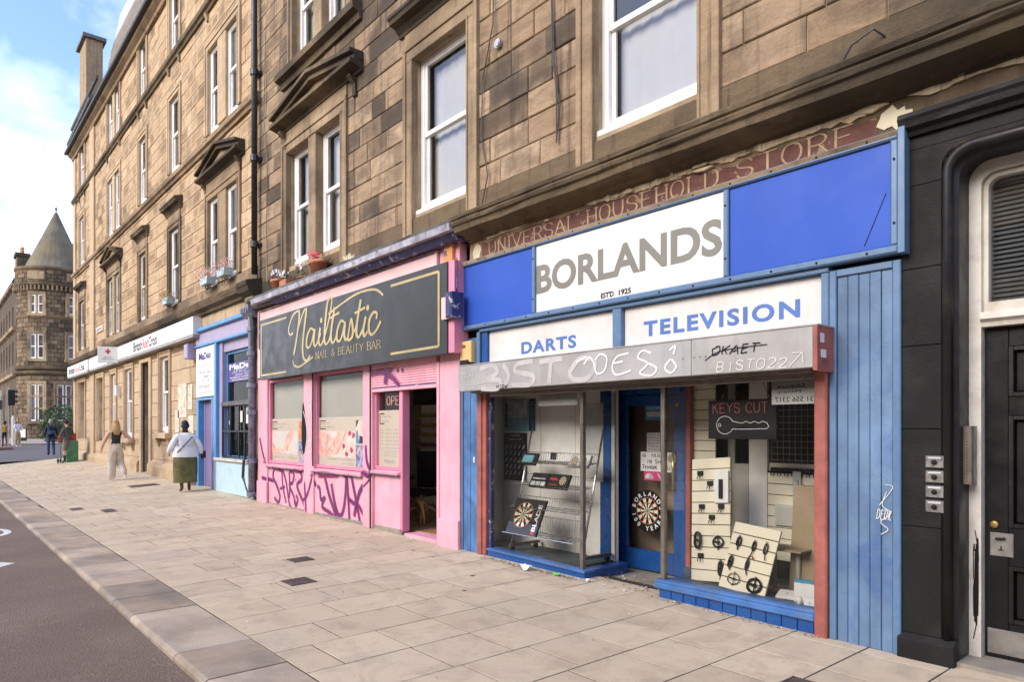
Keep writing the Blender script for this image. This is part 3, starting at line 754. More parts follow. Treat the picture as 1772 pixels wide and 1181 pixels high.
def pediment(parent, x0, x1, z, apex, mat='sooty', p=.24, tym='dressed'):
    m = MB(); m.profile([(0, z), (-.05, z), (-.06, z+.04), (-p*.6, z+.07), (-p, z+.09), (-p, z+.15), (0, z+.17)], x0, x1)
    xm = (x0+x1)/2; za = z+.155
    for s, e in (((x0, za), (xm, apex)), ((xm, apex), (x1, za))):
        slant(m, s, e, .09, -p*.7, 0); 
        slant(m, (s[0], s[1]+.092), (e[0], e[1]+.092), .06, -p*1.02, 0)
    m.build('pediment', mat, parent)
    MB().prism([(x0+.15, za), (x1-.15, za), (xm, apex)], -.06, 0).build('tympanum', tym, parent)
    for xx in (x0+.2, x1-.3): MB().profile([(0, z-.32), (-.04, z-.3), (-.05, z-.12), (-.14, z-.02), (-.14, z-.001), (0, z-.001)], xx, xx+.1).build('bracket', mat, parent)

# ---- right-hand tenement
RT = thing('tenement_building', 'soot-stained sandstone tenement above the pink and blue shops, with a pedimented double window', 'building', (-5, 0, 0))
RT.location = (0, 0, 0)
X0, X1, ZT = -14.25, 5.5, 15.2
W2a, W2b = (-12.72, -11.74), (-11.49, -10.51)
fl1 = [(W2a[0], W2b[1], 4.66, 6.81), (-8.33, -7.05, 4.62, 6.81), (-4.89, -3.62, 4.62, 6.81), (-.6, .65, 4.62, 6.81)]
up = []
for k in range(2):
    z = 8.36+3.55*k
    up += [(-12.45, -10.35, z, z+2.1), (-8.25, -7.1, z, z+2.1), (-4.8, -3.7, z, z+2.1), (-.5, .55, z, z+2.1)]
holes = fl1+up
bw = MB(); wall_with_holes(bw, X0, X1, 3.99, ZT, holes, .02, .34)
wall_holes_ground = [(-7.17, -1.62+.0, -.3, 3.99)]
bw.build('wall', 'mortar', RT)
band = MB()   # plain dark course between cornice and window sills
band.block(X0, X1, -.012, .05, 4.215, 4.56, .004); 
band.build('plinth_course', 'sooty', RT)
exp = [(h[0]-.13, h[1]+.13, h[2]-.02, h[3]+.13) for h in holes]
exp[0] = (-12.86, -10.37, 4.5, 6.95); exp[4] = (-12.6, -10.2, 8.34, 10.6)
blocks = courses(X0, X1, 4.56, ZT-.7, exp)
lay_blocks(RT, blocks, 'ashlar', 0)
# windows first floor
for (a, b) in (W2a, W2b): sash(RT, a+.06, b-.02, 4.72, 6.78, drape='sides')
architrave(RT, W2a[0], W2b[1], 4.66, 6.81, .2, mull=(W2a[1]-.02, W2b[0]+.02), legs_to=4.25)
MB().block(-12.9, -10.3, -.03, .04, 7.04, 7.22, .01).build('frieze', 'dressed', RT)
pediment(RT, -13.05, -9.78, 7.22, 7.66)
sill(RT, W2a[0], W2b[1], 4.66, 'white_paint', .06, .06, .2)
for (a, b) in ((-8.33, -7.05), (-4.89, -3.62), (-.6, .65)):
    sash(RT, a+.03, b-.03, 4.68, 6.79, drape='net' if a < -8 else 'half' if a < -4 else 'sides', split=.5)
    architrave(RT, a, b, 4.62, 6.81, .2, legs_to=4.25)
    MB().block(a-.2, b+.2, -.03, .04, 7.04, 7.22, .01).build('frieze', 'dressed', RT)
    hood(RT, a-.33, b+.33, 7.22)
    sill(RT, a, b, 4.68, 'white_paint', .11, .03, .2)
m = MB()
for (a, b) in ((-9.0, -8.6), (-6.8, -6.55), (-5.6, -5.15), (-3.35, -2.95)): pass
for k in range(2):
    z = 8.36+3.55*k
    for (a, b) in ((-12.45, -11.55), (-11.25, -10.35)): sash(RT, a+.03, b-.03, z+.03, z+2.08, drape='sides')
    architrave(RT, -12.45, -10.35, z, z+2.1, .18, mull=(-11.56, -11.24), mat='dressed')
    MB().profile([(0, z-.30), (-.05, z-.30), (-.07, z-.2), (-.17, z-.17), (-.18, z-.06), (-.15, z-.04), (0, z-.01)], -12.95, -9.82).build('sill_cornice', 'sooty', RT)
    for (a, b) in ((-8.25, -7.1), (-4.8, -3.7), (-.5, .55)):
        sash(RT, a+.03, b-.03, z+.03, z+2.08, drape='net'); architrave(RT, a, b, z, z+2.1, .18)
        MB().profile([(0, z-.22), (-.12, z-.22), (-.12, z-.04), (0, z-.01)], a-.25, b+.25).build('sill_cornice', 'sooty', RT)
# cornice over the shops
CORN = [(0, 3.945), (-.04, 3.945), (-.05, 3.97), (-.10, 3.98), (-.13, 4.01), (-.27, 4.025), (-.28, 4.09), (-.31, 4.10), (-.325, 4.13), (-.31, 4.155), (-.33, 4.165), (-.34, 4.20), (-.32, 4.22), (0, 4.26)]
def rough_run(mb, prof, x0, x1, step=.22, amp=.006, keep=None):
    xs = [x0+(x1-x0)*i/max(1, round((x1-x0)/step)) for i in range(max(1, round((x1-x0)/step))+1)]
    n = len(prof); o = len(mb.v)
    for x in xs:
        for i, p in enumerate(prof):
            k = 0 if p[0] > -.01 else 1
            dx = mnoise.noise(Vector((x*2.3, i*1.7, 0)))
            mb.v.append((x, p[0]+k*amp*2*dx, p[1]+k*amp*mnoise.noise(Vector((x*3.1, i*2.3, 9)))))
    for j in range(len(xs)-1):
        for i in range(n): mb.face((o+j*n+i, o+j*n+(i+1) % n, o+(j+1)*n+(i+1) % n, o+(j+1)*n+i))
    mb.face(range(o, o+n)); mb.face([o+(len(xs)-1)*n+i for i in range(n)][::-1])
m = MB(); rough_run(m, CORN, -6.99, X1, amp=.007); m.build('cornice', 'sooty', RT)
m = MB(); rough_run(m, [(0, 4.02), (-.04, 4.0), (-.20, 4.02), (-.22, 4.05), (-.24, 4.12), (-.30, 4.14), (-.31, 4.20), (0, 4.24)], -14.1, -6.995, amp=.012); m.build('cornice', ['lead'], RT, label='lead-flashed navy painted stretch of cornice above the pink shop')
M('navy_paint', (.04, .045, .14), .5, .3, 4, .3, 30, wear=((.5, .47, .44), .58, 8))
M('flashing', (.40, .39, .44), .5, .2, 4, .3, 20, dirt=((.06, .055, .06), .8, 6), streak=.8)
m = MB(); rough_run(m, [(-.02, 4.055), (-.325, 4.06), (-.335, 4.145), (-.30, 4.15), (0, 4.16)], -13.75, -7.0, amp=.01); m.build('flashing_strip', 'flashing', RT)
m = MB(); m.profile([(-.02, 3.975), (-.20, 3.98), (-.26, 4.054), (-.02, 4.054)], -12.9, -7.0); m.build('soffit_board', 'navy_paint', RT)
# frieze with peeling painted letters
M('frieze_red', (.115, .045, .034), .85, .3, 4, .5, 40, wear=((.26, .185, .115), .575, 6), dirt=((.06, .038, .03), .7, 3))
M('frieze_letter', (.36, .255, .16), .85, .3, 8, .3, 50, wear=((.14, .055, .04), .62, 9))
m = MB(); m.box(-7.0, X1, -.012, .06, 3.60, 3.944); m.build('frieze', 'frieze_stone', RT)
m = MB(); top = []; bot = []
n = 40; poly = [(-6.75, 3.705)]+[(-2.1, 3.705)]
tops = [(-2.1-(4.65)*i/n, 3.885+.05*mnoise.noise(Vector((i*.45, 3, 1)))+(-.02 if i < 12 else .02)) for i in range(n+1)]
m.prism(poly+tops, -.016, -.011); m.build('painted_band', 'frieze_red', RT)
for w_, a, b in (('UNIVERSAL', -6.62, -5.12), ('HOUSEHOLD', -4.98, -3.42), ('STORE', -3.25, -2.25)):
    m = MB(); serif_text(m, w_, a, b, 3.725, .15, -.0185, thick=.85, thin=.4); m.build('painted_word', 'frieze_letter', RT)
m = MB()
def flake(mb, cx, cz, rx, rz, y, n=14, th=.02):
    mb.prism([(cx+rx*math.cos(2*math.pi*i/n)*rng.uniform(.6, 1.15), cz+rz*math.sin(2*math.pi*i/n)*rng.uniform(.5, 1.2)) for i in range(n)], y, y+th)
M('raw_plaster', (.56, .47, .32), .9, .2, 6, .8, 25, dirt=((.3, .2, .12), .5, 5))
M('pale_paint', (.62, .55, .40), .7, .12, 3, .2, 30, wear=((.3, .22, .14), .68, 5))
for cx, cz, rx, rz in ((-6.85, 3.81, .08, .11), (-1.98, 3.82, .12, .09)): m = MB(); flake(m, cx, cz, rx, rz, -.0195, 18, .004); m.build('paint_patch', 'pale_paint', RT)
m = MB()
for xa, xb, dep in ((-5.0, -2.05, .075), (-6.7, -5.9, .03), (-1.9, -.4, .05)):
    n_ = int((xb-xa)/.035); up_ = [(xa+(xb-xa)*i/n_, 3.958) for i in range(n_+1)]
    lo_ = [(xa+(xb-xa)*i/n_, 3.945-dep*max(0, .5+.9*mnoise.noise(Vector((i*.11, xa, 2)))+.35*mnoise.noise(Vector((i*.5, xa, 5))))*min(1, i/4, (n_-i)/4)) for i in range(n_+1)]
    for i in range(n_): yy = -.035-.02*mnoise.noise(Vector((i*.4, 1, 1))); m.add([(up_[i][0], yy, up_[i][1]), (up_[i+1][0], yy, up_[i+1][1]), (lo_[i+1][0], yy+.008, lo_[i+1][1]), (lo_[i][0], yy+.008, lo_[i][1])], [(0, 1, 2, 3)]); m.add([(lo_[i][0], yy+.008, lo_[i][1]), (lo_[i+1][0], yy+.008, lo_[i+1][1]), (lo_[i+1][0], -.01, lo_[i+1][1]), (lo_[i][0], -.01, lo_[i][1])], [(0, 1, 2, 3)])
for i in range(7):
    cx = rng.uniform(-4.9, -2.0); cz = 3.935+rng.uniform(-.045, .01); flake(m, cx, cz, rng.uniform(.03, .14), rng.uniform(.008, .028), -.035-rng.random()*.02, 9, .03)
for i in range(4):
    cx = rng.uniform(-6.8, -5.0); cz = 3.935+rng.uniform(-.03, .01); flake(m, cx, cz, rng.uniform(.02, .07), rng.uniform(.006, .02), -.035-rng.random()*.02, 9, .03)
m.build('broken_plaster', 'raw_plaster', RT, kind='stuff')
m = MB(); m.profile([(0, 3.655), (-.10, 3.66), (-.11, 3.69), (-.085, 3.705), (0, 3.71)], -7.1, -1.9); m.build('lower_moulding', 'dressed', RT)
# roof, gable bodies
m = MB(); rough_run(m, [(0, ZT-.7), (-.1, ZT-.7), (-.15, ZT-.5), (-.35, ZT-.42), (-.38, ZT-.25), (0, ZT-.2)], X0, X1); m.build('eaves_cornice', 'sooty', RT)
def body(parent, x0, x1, zt, depth=11):
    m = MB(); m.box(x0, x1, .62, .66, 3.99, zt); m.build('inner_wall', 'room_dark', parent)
    m = MB(); m.add([(x0, .04, 0), (x0, depth, 0), (x0, depth, zt), (x0, .04, zt)], [(0, 1, 2, 3)]); m.add([(x1, .04, 0), (x1, depth, 0), (x1, depth, zt), (x1, .04, zt)], [(3, 2, 1, 0)])
    m.add([(x0, depth, 0), (x1, depth, 0), (x1, depth, zt), (x0, depth, zt)], [(3, 2, 1, 0)]); m.build('side_wall', 'sooty', parent)
    m = MB(); m.profile([(-.12, zt-.18), (.0, zt-.2), (depth/2, zt+3.2), (depth, zt-.2), (depth+.1, zt-.18), (depth/2, zt+3.4)], x0, x1); m.build('roof', 'slate', parent)
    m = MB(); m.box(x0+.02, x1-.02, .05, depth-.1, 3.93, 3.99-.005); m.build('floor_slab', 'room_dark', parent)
body(RT, X0, X1, ZT)
# stone above the black doorway and beyond
m = MB(); wall_with_holes(m, -1.94, X1, -.2, 3.62, [(-1.67, -.23, -.2, 3.47), (1.6, 4.2, 1, 3.2)], .02, .3)
m.build('ground_floor_wall', 'mortar', RT)
m = MB(); m.box(1.6, 4.2, .25, .28, 1, 3.2); m.build('shop_pane', 'glass_sky', RT)
m = MB(); m.block(.15, X1, -.01, .05, 0, 1, .01); m.block(.15, 1.6, -.01, .05, 1, 3.6, .01); m.block(4.2, X1, -.01, .05, 1, 3.6, .01); m.block(1.6, 4.2, -.01, .05, 3.2, 3.6, .01); m.build('facing_stone', 'ashlar', RT)

# ---- left-hand tenement
LT = thing('tenement_building', 'lighter sandstone tenement with the charity shop and the purple grocery at its foot', 'building', (0, 0, 0))
A0, A1, ZL = -36.4, -14.27, 14.0
DY = 0.0
pairs = [(-17.42, -16.70, -16.18, -15.40), (-29.10, -28.25, -27.95, -27.12)]
singles = [(-20.80, -19.88), (-24.30, -23.42), (-35.0, -33.85)]
floors = [(5.0, 7.08), (8.68, 10.68), (12.0, 13.72)]
H = []; ops = []
for zi, (za, zb) in enumerate(floors):
    for p in pairs: H.append((p[0], p[3], za, zb))
    for s in singles: H.append((s[0], s[1], za, zb))
gf = [(-35.3, -33.7, 1.2, 3.62), (-31.1, -29.9, 1.15, 3.58), (-28.53, -27.7, 1.25, 3.58), (-26.25, -25.2, 1.3, 3.6), (-23.95, -22.98, .05, 3.64), (-21.8, -20.85, 1.5, 3.66)]
m = MB(); wall_with_holes(m, A0, A1, -.1, ZL, H+gf+[(-18.25, -14.35, -.1, 3.98)], .02, .34); m.build('wall', 'mortar', LT)
expd = [(h[0]-.12, h[1]+.12, h[2]-.02, h[3]+.12) for h in H]
bl = courses(A0, A1, 4.66, ZL-.35, expd, .32)
gexp = [(h[0]-.1, h[1]+.1, h[2]-.02, h[3]+.1) for h in gf]+[(-18.3, A1, -.1, 4.06)]
bg_ = courses(A0, A1, .30, 4.42, gexp, .42)
lay_blocks(LT, bl, 'ashlar_light', 0, 230); lay_blocks(LT, bg_, 'dressed_light', 0, 68)
for zi, (za, zb) in enumerate(floors):
    dress = 'dressed_light' if zi else 'dressed'
    for pi, p in enumerate(pairs):
        white = not (pi == 1 and zi == 0)
        for a, b in ((p[0], p[1]), (p[2], p[3])):
            sash(LT, a+.02, b-.02, za+.03, zb-.02, y=.04, mat='white_paint' if white else 'old_white', drape='net' if rng.random() < .5 else 'sides')
        architrave(LT, p[0], p[3], za, zb, .18, mat=dress, mull=(p[1]-.02, p[2]+.02))
        if zi == 0:
            MB().block(p[0]-.15, p[3]+.15, -.03, .04, 7.3, 7.62, .01).build('frieze', dress, LT)
            pediment(LT, p[0]-.42, p[3]+.42, 7.5, 8.0, p=.22)
    for si, s in enumerate(singles):
        sash(LT, s[0]+.02, s[1]-.02, za+.03, zb-.02, y=.04, mat='old_white' if (zi == 0 and si > 0) else 'white_paint', drape=rng.choice(['net', 'half', 'sides']))
        architrave(LT, s[0], s[1], za, zb, .16, mat=dress)
        if zi == 0:
            MB().block(s[0]-.12, s[1]+.12, -.03, .04, 7.28, 7.5, .01).build('frieze', dress, LT)
            hood(LT, s[0]-.3, s[1]+.3, 7.5, p=.22)
for z0, nm in ((8.30, 'string_course'), (11.62, 'string_course')):
    m = MB(); rough_run(m, [(0, z0), (-.05, z0), (-.07, z0+.06), (-.12, z0+.09), (-.13, z0+.19), (0, z0+.22)], A0-.1, A1+.15, .5); m.build(nm, 'dressed' if z0 < 9 else 'sooty', LT)
for s in [(-17.42, -15.40), (-29.10, -27.12), (-20.80, -19.88), (-24.30, -23.42), (-35.0, -33.85)]:
    for xx in (s[0]-.1, s[1]+.0): MB().profile([(0, 11.42), (-.04, 11.44), (-.09, 11.61), (0, 11.61)], xx, xx+.1).build('bracket', 'dressed', LT)
m = MB(); rough_run(m, [(0, ZL-.38), (-.08, ZL-.38), (-.10, ZL-.28), (-.22, ZL-.2), (-.26, ZL-.1), (0, ZL-.06)], A0-.15, A1, .6); m.build('eaves_cornice', 'dressed', LT)
m = MB(); m.tube([(A0-.2, -.31, ZL-.06), (A1, -.31, ZL-.06)], .075, 8); m.build('gutter', 'cast_iron', LT)
# cornice above ground floor
m = MB(); rough_run(m, [(0, 4.36), (-.08, 4.37), (-.10, 4.44), (-.2, 4.48), (-.24, 4.56), (-.26, 4.62), (0, 4.67)], A0-.15, A1, .4, .006); m.build('cornice', 'sooty', LT)
m = MB(); m.block(A0, A1, -.01, .05, 4.67, 4.98, .005); m.build('plinth_course', 'dressed', LT)
# corner pilaster strip
m = MB()
for z0, z1 in ((0.2, 4.36), (4.67, 8.3), (8.52, 11.6), (11.84, 13.6)):
    m.block(-32.4, -31.55, -.07, .03, z0, z1, .01)
    m.block(A0-.02, A0+.5, -.05, .03, z0, z1, .01)
m.build('pilaster', 'dressed_light', LT)
# plinth
m = MB()
for a, b in ((A0-.05, -24.1), (-22.8, -18.35)): m.profile([(0, 0), (-.14, 0), (-.14, .50), (-.11, .60), (0, .66)], a, b)
m.build('plinth', 'dressed_light', LT)
# ground floor openings
for i, h in enumerate(gf):
    if i == 4:
        m = MB(); m.box(h[0], h[1], .33, .36, 0.05, h[3]); m.build('door', 'black_door', LT)
        m = MB(); m.block(h[0]-.22, h[0], -.06, .06, .2, h[3]+.12, .02); m.block(h[1], h[1]+.22, -.06, .06, .2, h[3]+.12, .02); m.block(h[0], h[1], -.06, .06, h[3], h[3]+.12, .02)
        m.build('door_surround', 'dressed_light', LT); continue
    if i < 2:
        w = frame_mb(MB(), h[0], h[1], h[2], h[3], .08, .2, .28, .1, .32).build('window', 'white_paint', LT)
        m = MB(); m.box(h[0]+.08, h[1]-.08, .24, .25, h[2]+.1, h[3]-.32); m.build('frosted_pane', 'curtain', w)
    else: sash(LT, h[0]+.02, h[1]-.02, h[2]+.04, h[3]-.02, y=.05, drape='net', split=.52)
    architrave(LT, *h, .14, mat='dressed_light')
    if i in (3, 5):
        m = MB(); m.profile([(0, h[2]-.16), (-.18, h[2]-.16), (-.18, h[2]-.03), (0, h[2])], h[0]-.22, h[1]+.22)
        for xx in (h[0]-.15, h[1]+.05): m.profile([(0, h[2]-.42), (-.05, h[2]-.4), (-.12, h[2]-.161), (0, h[2]-.161)], xx, xx+.1)
        m.build('window_ledge', 'dressed_light', LT)
m = MB(); m.block(-19.95, -19.45, -.02, .02, .95, 1.35, .004); m.block(-20.3, -20.1, -.02, .02, .72, .9, .004); m.build('wall_vent', 'dressed', LT)
body(LT, A0, A1, ZL)
# fish-scale edged roof, dormer-like parapet and chimney at the corner
m = MB()
M('slate_brown', (.20, .165, .125), .8, .3, 4, .3, 30, rnd=.2)
for r_ in range(13):
    for i in range(62):
        x = A1-.2-i*.28-(r_ % 2)*.14; q = r_*.24; y0 = .11+q*.17; z0 = ZL+.02+q; m.tone = rng.random()
        if x < -31.7: continue
        m.add([(x-.135, y0, z0), (x+.135, y0, z0), (x+.135, y0+.035, z0+.22), (x+.07, y0+.05, z0+.30), (x, y0+.055, z0+.33), (x-.07, y0+.05, z0+.30), (x-.135, y0+.035, z0+.22)], [(0, 1, 2, 3, 4, 5, 6)])
m.build('scalloped_slates', 'slate_brown', LT, kind='stuff')
m = MB(); m.profile([(.0, ZL-.1), (0, ZL+.5), (.1, ZL+.5), (.1, ZL-.1)], A0, -31.0); m.build('parapet', 'dressed', LT)
m = MB(); m.tube([(A0-.1, -.18, ZL+.35), (-31.2, -.18, ZL+.55)], .12, 8); m.tube([(A0, -.1, ZL+1.0), (-30.6, -.1, ZL+1.15)], .07, 6); m.build('corner_gutter', 'lead', LT)
ch = MB(); ch.block(-35.0, -33.5, -.02, .6, ZL+.2, ZL+3.95, .02); ch = ch.build('chimney', 'dressed', LT)
MB().box(-35.12, -33.38, -.14, .72, ZL+3.952, ZL+4.1).build('chimney_cap', 'lead', ch)
m = MB()
for i in range(60):
    t = i/59; y = .15+t*2.2; z = ZL+.3+t*1.9
M('slate_light', (.42, .44, .48), .4, .12, 3, .2, 20); m = MB(); m.profile([(.20, ZL+.0), (1.0, ZL+4.7), (1.2, ZL+4.7), (1.2, ZL)], -32.3, A1); m.build('mansard_roof', 'slate_light', LT)
# red cross boards
rc = thing('fascia_sign', 'long white charity fascia board above the pale stone ground floor', 'sign', (0, -.1, 0))
m = MB(); m.block(-31.6, -17.95, -.12, .10, 3.92, 4.36, .01); m.block(-36.4, -31.62, -.17, .10, 3.90, 4.34, .01); m.build('board', 'sign_white', rc)
M('sign_edge', (.30, .29, .28), .5, .1)
m = MB(); m.box(-31.6, -17.97, -.11, .09, 3.86, 3.918); m.box(-36.4, -31.62, -.16, .09, 3.84, 3.898); m.build('lower_edge', 'sign_edge', rc)
M('letter_red', (.5, .015, .02), .5, .05)
m = MB(); put_text(m, 'British', -24.1, -23.0, 3.99, 4.29, -.123, bold=.01); put_text(m, 'Cross', -22.2, -21.3, 3.99, 4.29, -.123, bold=.01)
put_text(m, 'British', -36.0, -34.6, 3.98, 4.26, -.173, bold=.02); put_text(m, 'Cross', -33.4, -32.2, 3.98, 4.26, -.173, bold=.02); m.build('black_lettering', 'ink', rc)
m = MB(); put_text(m, 'Red', -22.93, -22.28, 3.99, 4.29, -.123, bold=.01); put_text(m, 'Red', -34.5, -33.5, 3.98, 4.26, -.173, bold=.01); m.build('red_lettering', 'letter_red', rc)
hs = thing('hanging_sign', 'white square projecting sign with a red cross, on the charity fascia', 'sign', (-26.5, -.48, 3.82))
a = R(72)
hs.rotation_euler = (0, 0, a)
m = MB(); m.block(-.30, .30, -.05, .05, 0, .54, .01); m.build('panel', 'sign_white', hs)
m = MB(); m.box(-.03, .03, -.0535, -.0515, .30, .46); m.box(-.08, .08, -.0545, -.0515, .353, .407); m.build('red_cross', 'letter_red', hs)
m = MB(); put_text(m, 'British', -.1, .1, .17, .21, -.0525); put_text(m, 'Red Cross', -.16, .16, .11, .15, -.0525); m.build('lettering', 'ink', hs)
# street name plate, wall lamp, faded paper on the blank wall
t = bx('street_nameplate', 'old_white', None, -31.2, -30.0, -.03, 0, 5.35, 5.55); tag(t, 'small white street nameplate on the stone between first-floor windows near the corner', 'sign')
m = MB(); put_text(m, 'ALBERT PLACE', -31.1, -30.1, 5.40, 5.5, -.033); m.build('lettering', 'ink', t)
t = bx('wall_light', 'sign_white', None, -27.2, -27.0, -.15, 0, 2.75, 3.1); tag(t, 'small white wall light on pale stone between two ground-floor windows', 'lamp')
t = thing('peeling_posters', 'torn pale remains of posters pasted on the stone wall right of the charity window', 'poster')
M('old_paper', (.62, .56, .46), .9, .15, 6, .2, 40, wear=((.48, .36, .22), .55, 7))
for a in ((-20.0, -19.2, 1.9, 2.8), (-19.1, -18.7, 2.1, 2.75), (-19.05, -18.6, 1.3, 1.95), (-20.25, -19.9, 1.5, 2.1)): bx('paper', 'old_paper', t, a[0], a[1], -.016, -.008, a[2], a[3], 0)

# ---- drainpipes
t = thing('drainpipe', 'tall black cast-iron drainpipe running down the sandstone between the two tenements', 'pipe', (-14.12, 0, 0))
m = MB(); m.tube([(0, -.12, 4.75), (0, -.12, 14.2)], .06, 10); m.build('pipe', 'cast_iron', t, smooth=True)
for i in range(6):
    z = 5.3+i*1.75; m = MB(); m.lathe([(.06, 0), (.085, .0), (.085, .12), (.06, .12)], 0, -.12, 10, z); m.box(-.12, .12, -.05, 0, z+.02, z+.08); m.build('collar', 'cast_iron', t)
t = thing('drainpipe', 'flaking blue-purple drainpipe between the grocery and the pink shop, black cables round its foot', 'pipe', (-14.25, 0, 0))
m = MB(); m.tube([(0, -.12, .2), (0, -.12, 3.75), (.02, -.14, 3.9)], .075, 10); m.build('pipe', 'drain_blue', t, smooth=True)
for z in (.22, .9, 1.9, 2.45, 3.1, 3.6): m = MB(); m.lathe([(.075, 0), (.105, .0), (.105, .09), (.075, .09)], 0, -.12, 10, z); m.build('collar', 'drain_blue', t)
m = MB(); m.profile([(0, 3.85), (-.2, 3.88), (-.28, 4.0), (-.28, 4.1), (0, 4.1)], -.22, .22)
for i in range(4): m.box(-.16+.09*i, -.12+.09*i, -.30, -.28, 3.95, 4.05)
m.build('hopper', 'drain_blue', t)
m = MB()
for k in range(4):
    o = .05+.035*k; m.tube([(o, -.2-.01*k, 4.0), (o+.10, -.22, 3.9), (o+.14, -.2, 3.6), (o+.12, -.2, 3.3)], .012, 5)
for k in range(4):
    r_ = .10+.03*k; m.tube([(-.1, -.16, 1.2-.1*k), (-.1-r_, -.2, .95), (-.12-r_*1.2, -.2, .6), (-.05-r_*.5, -.2, .35+.03*k), (0, -.2, .3)], .012, 5)
m.build('cable', 'cast_iron', t)
co = thing('stone_console', 'sooty carved stone console block at the end of the cornice beside the black drainpipe', 'stonework', (-14.3, 0, 4.1))
m = MB(); m.profile([(0, 0), (-.12, .02), (-.16, .2), (-.28, .3), (-.30, .38), (-.33, .42), (-.33, .5), (0, .58)], -.3, .3); m.build('console', 'sooty', co)
m = MB(); m.box(-.22, .22, -.17, -.12, .06, .28); m.build('carved_panel', 'dressed', co)
# cables clipped to the right tenement
def cable(label, pts, r=.008):
    m = MB(); m.tube(pts, r, 5); tag(m.build('cable', 'cast_iron'), label, 'cable')
cable('thin black cable just right of the single upper window over the pink shop', [(-6.85, -.03, 9), (-6.5, -.03, 7.4), (-6.52, -.03, 6.5), (-6.72, -.03, 5.9), (-6.75, -.03, 5.2), (-6.62, -.03, 4.7), (-6.72, -.06, 4.3)])
cable('left strand of the two twisted black cables left of the big upper window', [(-5.55, -.03, 9), (-5.5, -.03, 6.6), (-5.45, -.03, 5.6), (-5.42, -.03, 5.2), (-5.42, -.03, 4.75)])
cable('right strand of the two twisted black cables left of the big upper window', [(-5.5, -.035, 9), (-5.52, -.035, 7), (-5.47, -.035, 5.6), (-5.36, -.035, 5.1), (-5.42, -.035, 4.72)])
cable('black cable looping out of a hole above the cornice at the upper right', [(-2.05, -.02, 4.43), (-2.1, -.09, 4.48), (-2.25, -.1, 4.42), (-2.38, -.08, 4.25)])
cable('thin dark cable running down beside the black drainpipe', [(-13.75, -.03, 9.5), (-13.85, -.03, 7.9), (-13.65, -.03, 6.8), (-13.7, -.03, 5.5), (-13.6, -.04, 4.5), (-13.4, -.1, 4.35)])
v = thing('wall_vent', 'round grey vent cap on the stone right of the upper window over the pink shop', 'vent', (-6.42, 0, 6.22))
m = MB(); m.tube([(0, 0, 0), (0, -.05, 0)], .055, 16); m.tube([(0, -.05, 0), (0, -.06, 0)], .042, 16); m.build('cap', 'steel', v)
# rubble at the lead cornice
m = MB()
for i in range(8): m.tube([(-10.0+rng.uniform(-.2, .2), -.12+rng.uniform(-.05, .05), 4.22), (-10.0+rng.uniform(-.25, .25), -.15, 4.30+rng.random()*.08)], [.05, .02], 5)
tag(m.build('bird_nest_rubble', 'raw_plaster'), 'pale crumbled plaster and twigs lying on the cornice between upper windows', 'rubble')
# ---------------------------------------------------------------- blue hardware shopfront
M('hard_floor', (.06, .085, .095), .8, .25, 4, .3, 60)
M('partition', (.82, .80, .75), .7, .07, 2, 0, 30, dirt=((.4, .37, .3), .35, 1.5))
M('partition_grey', (.42, .41, .37), .7, .1, 2)
M('slat_cream', (.76, .70, .54), .45, .05, 3, rnd=.05)
M('hardboard', (.33, .25, .16), .7, .12, 3)
M('chrome', (.55, .55, .54), .25, .15, 8, metal=.9)
M('bronze_bar', (.20, .17, .145), .35, .2, 6, .1, 50, metal=.5)
M('poster_teal', (.16, .40, .46), .5, .25, 6); M('poster_black', (.018, .018, .02), .35, .2, 5)
M('poster_grey', (.48, .50, .50), .5, .35, 14); M('print_red', (.45, .02, .03), .5, .1); M('print_green', (.02, .20, .07), .5, .1)
M('print_cream', (.68, .62, .46), .5, .05); M('print_pink', (.55, .06, .20), .5, .1); M('print_blue', (.05, .25, .42), .5, .1)
M('paper', (.70, .70, .68), .7, .05, 4); M('card', (.50, .50, .48), .7, .1, 6)
M('plastic_white', (.75, .75, .73), .35, .05, 5); M('plastic_black', (.010, .010, .011), .45, .1, 5, spec=.3)
M('led_red', (.60, .16, .13), .5, .1, emit=.25); M('led_white', (.62, .62, .55), .5, .1, emit=.35)
M('alarm_yellow', (.72, .50, .20), .4, .06, 6, .05, 30, dirt=((.45, .3, .12), .4, 6))
M('mesh_dark', (.035, .035, .03), .7, .3, 5)
SF = thing('shopfront', 'blue painted hardware shopfront with planked pilasters and two display windows', 'shopfront')
# pilasters of vertical planks
pm = {}
def planks(parent, x0, x1, z0, z1, n, mat, y0=-.03, y1=.02, name='plank'):
    w = (x1-x0)/n
    for i in range(n):
        o = MB().block(-w/2+.002, w/2-.002, y0, y1, 0, z1-z0, .004).build(name, mat, parent, (x0+w*(i+.5), rng.uniform(-.002, .002), z0))
def post(name, mat, parent, x0, x1, y0, y1, z0, z1, b=.006, **k): return bx(name, mat, parent, x0, x1, y0, y1, z0, z1, b, **k)
planks(SF, -7.11, -6.82, .05, 2.74, 4, 'blue_plank_dark')
post('edge_trim', 'blue_frame', SF, -7.145, -7.112, -.045, .05, .05, 2.80)
post('edge_trim', 'blue_frame', SF, -6.818, -6.76, -.05, .05, 2.02, 2.80)
planks(SF, -2.385, -1.99, .0, 2.745, 5, 'blue_plank')
post('edge_trim', 'blue_frame', SF, -2.44, -2.387, -.045, .05, 0, 2.80); post('edge_trim', 'blue_frame', SF, -1.988, -1.935, -.045, .05, .0, 2.80)
post('edge_trim', 'blue_frame', SF, -2.386, -1.989, -.046, .05, 2.747, 2.80)
post('corner_post', 'red_post', SF, -6.805, -6.72, -.055, .03, .06, 2.04); post('corner_post', 'red_post', SF, -6.717, -6.645, -.04, .03, .06, 2.04)
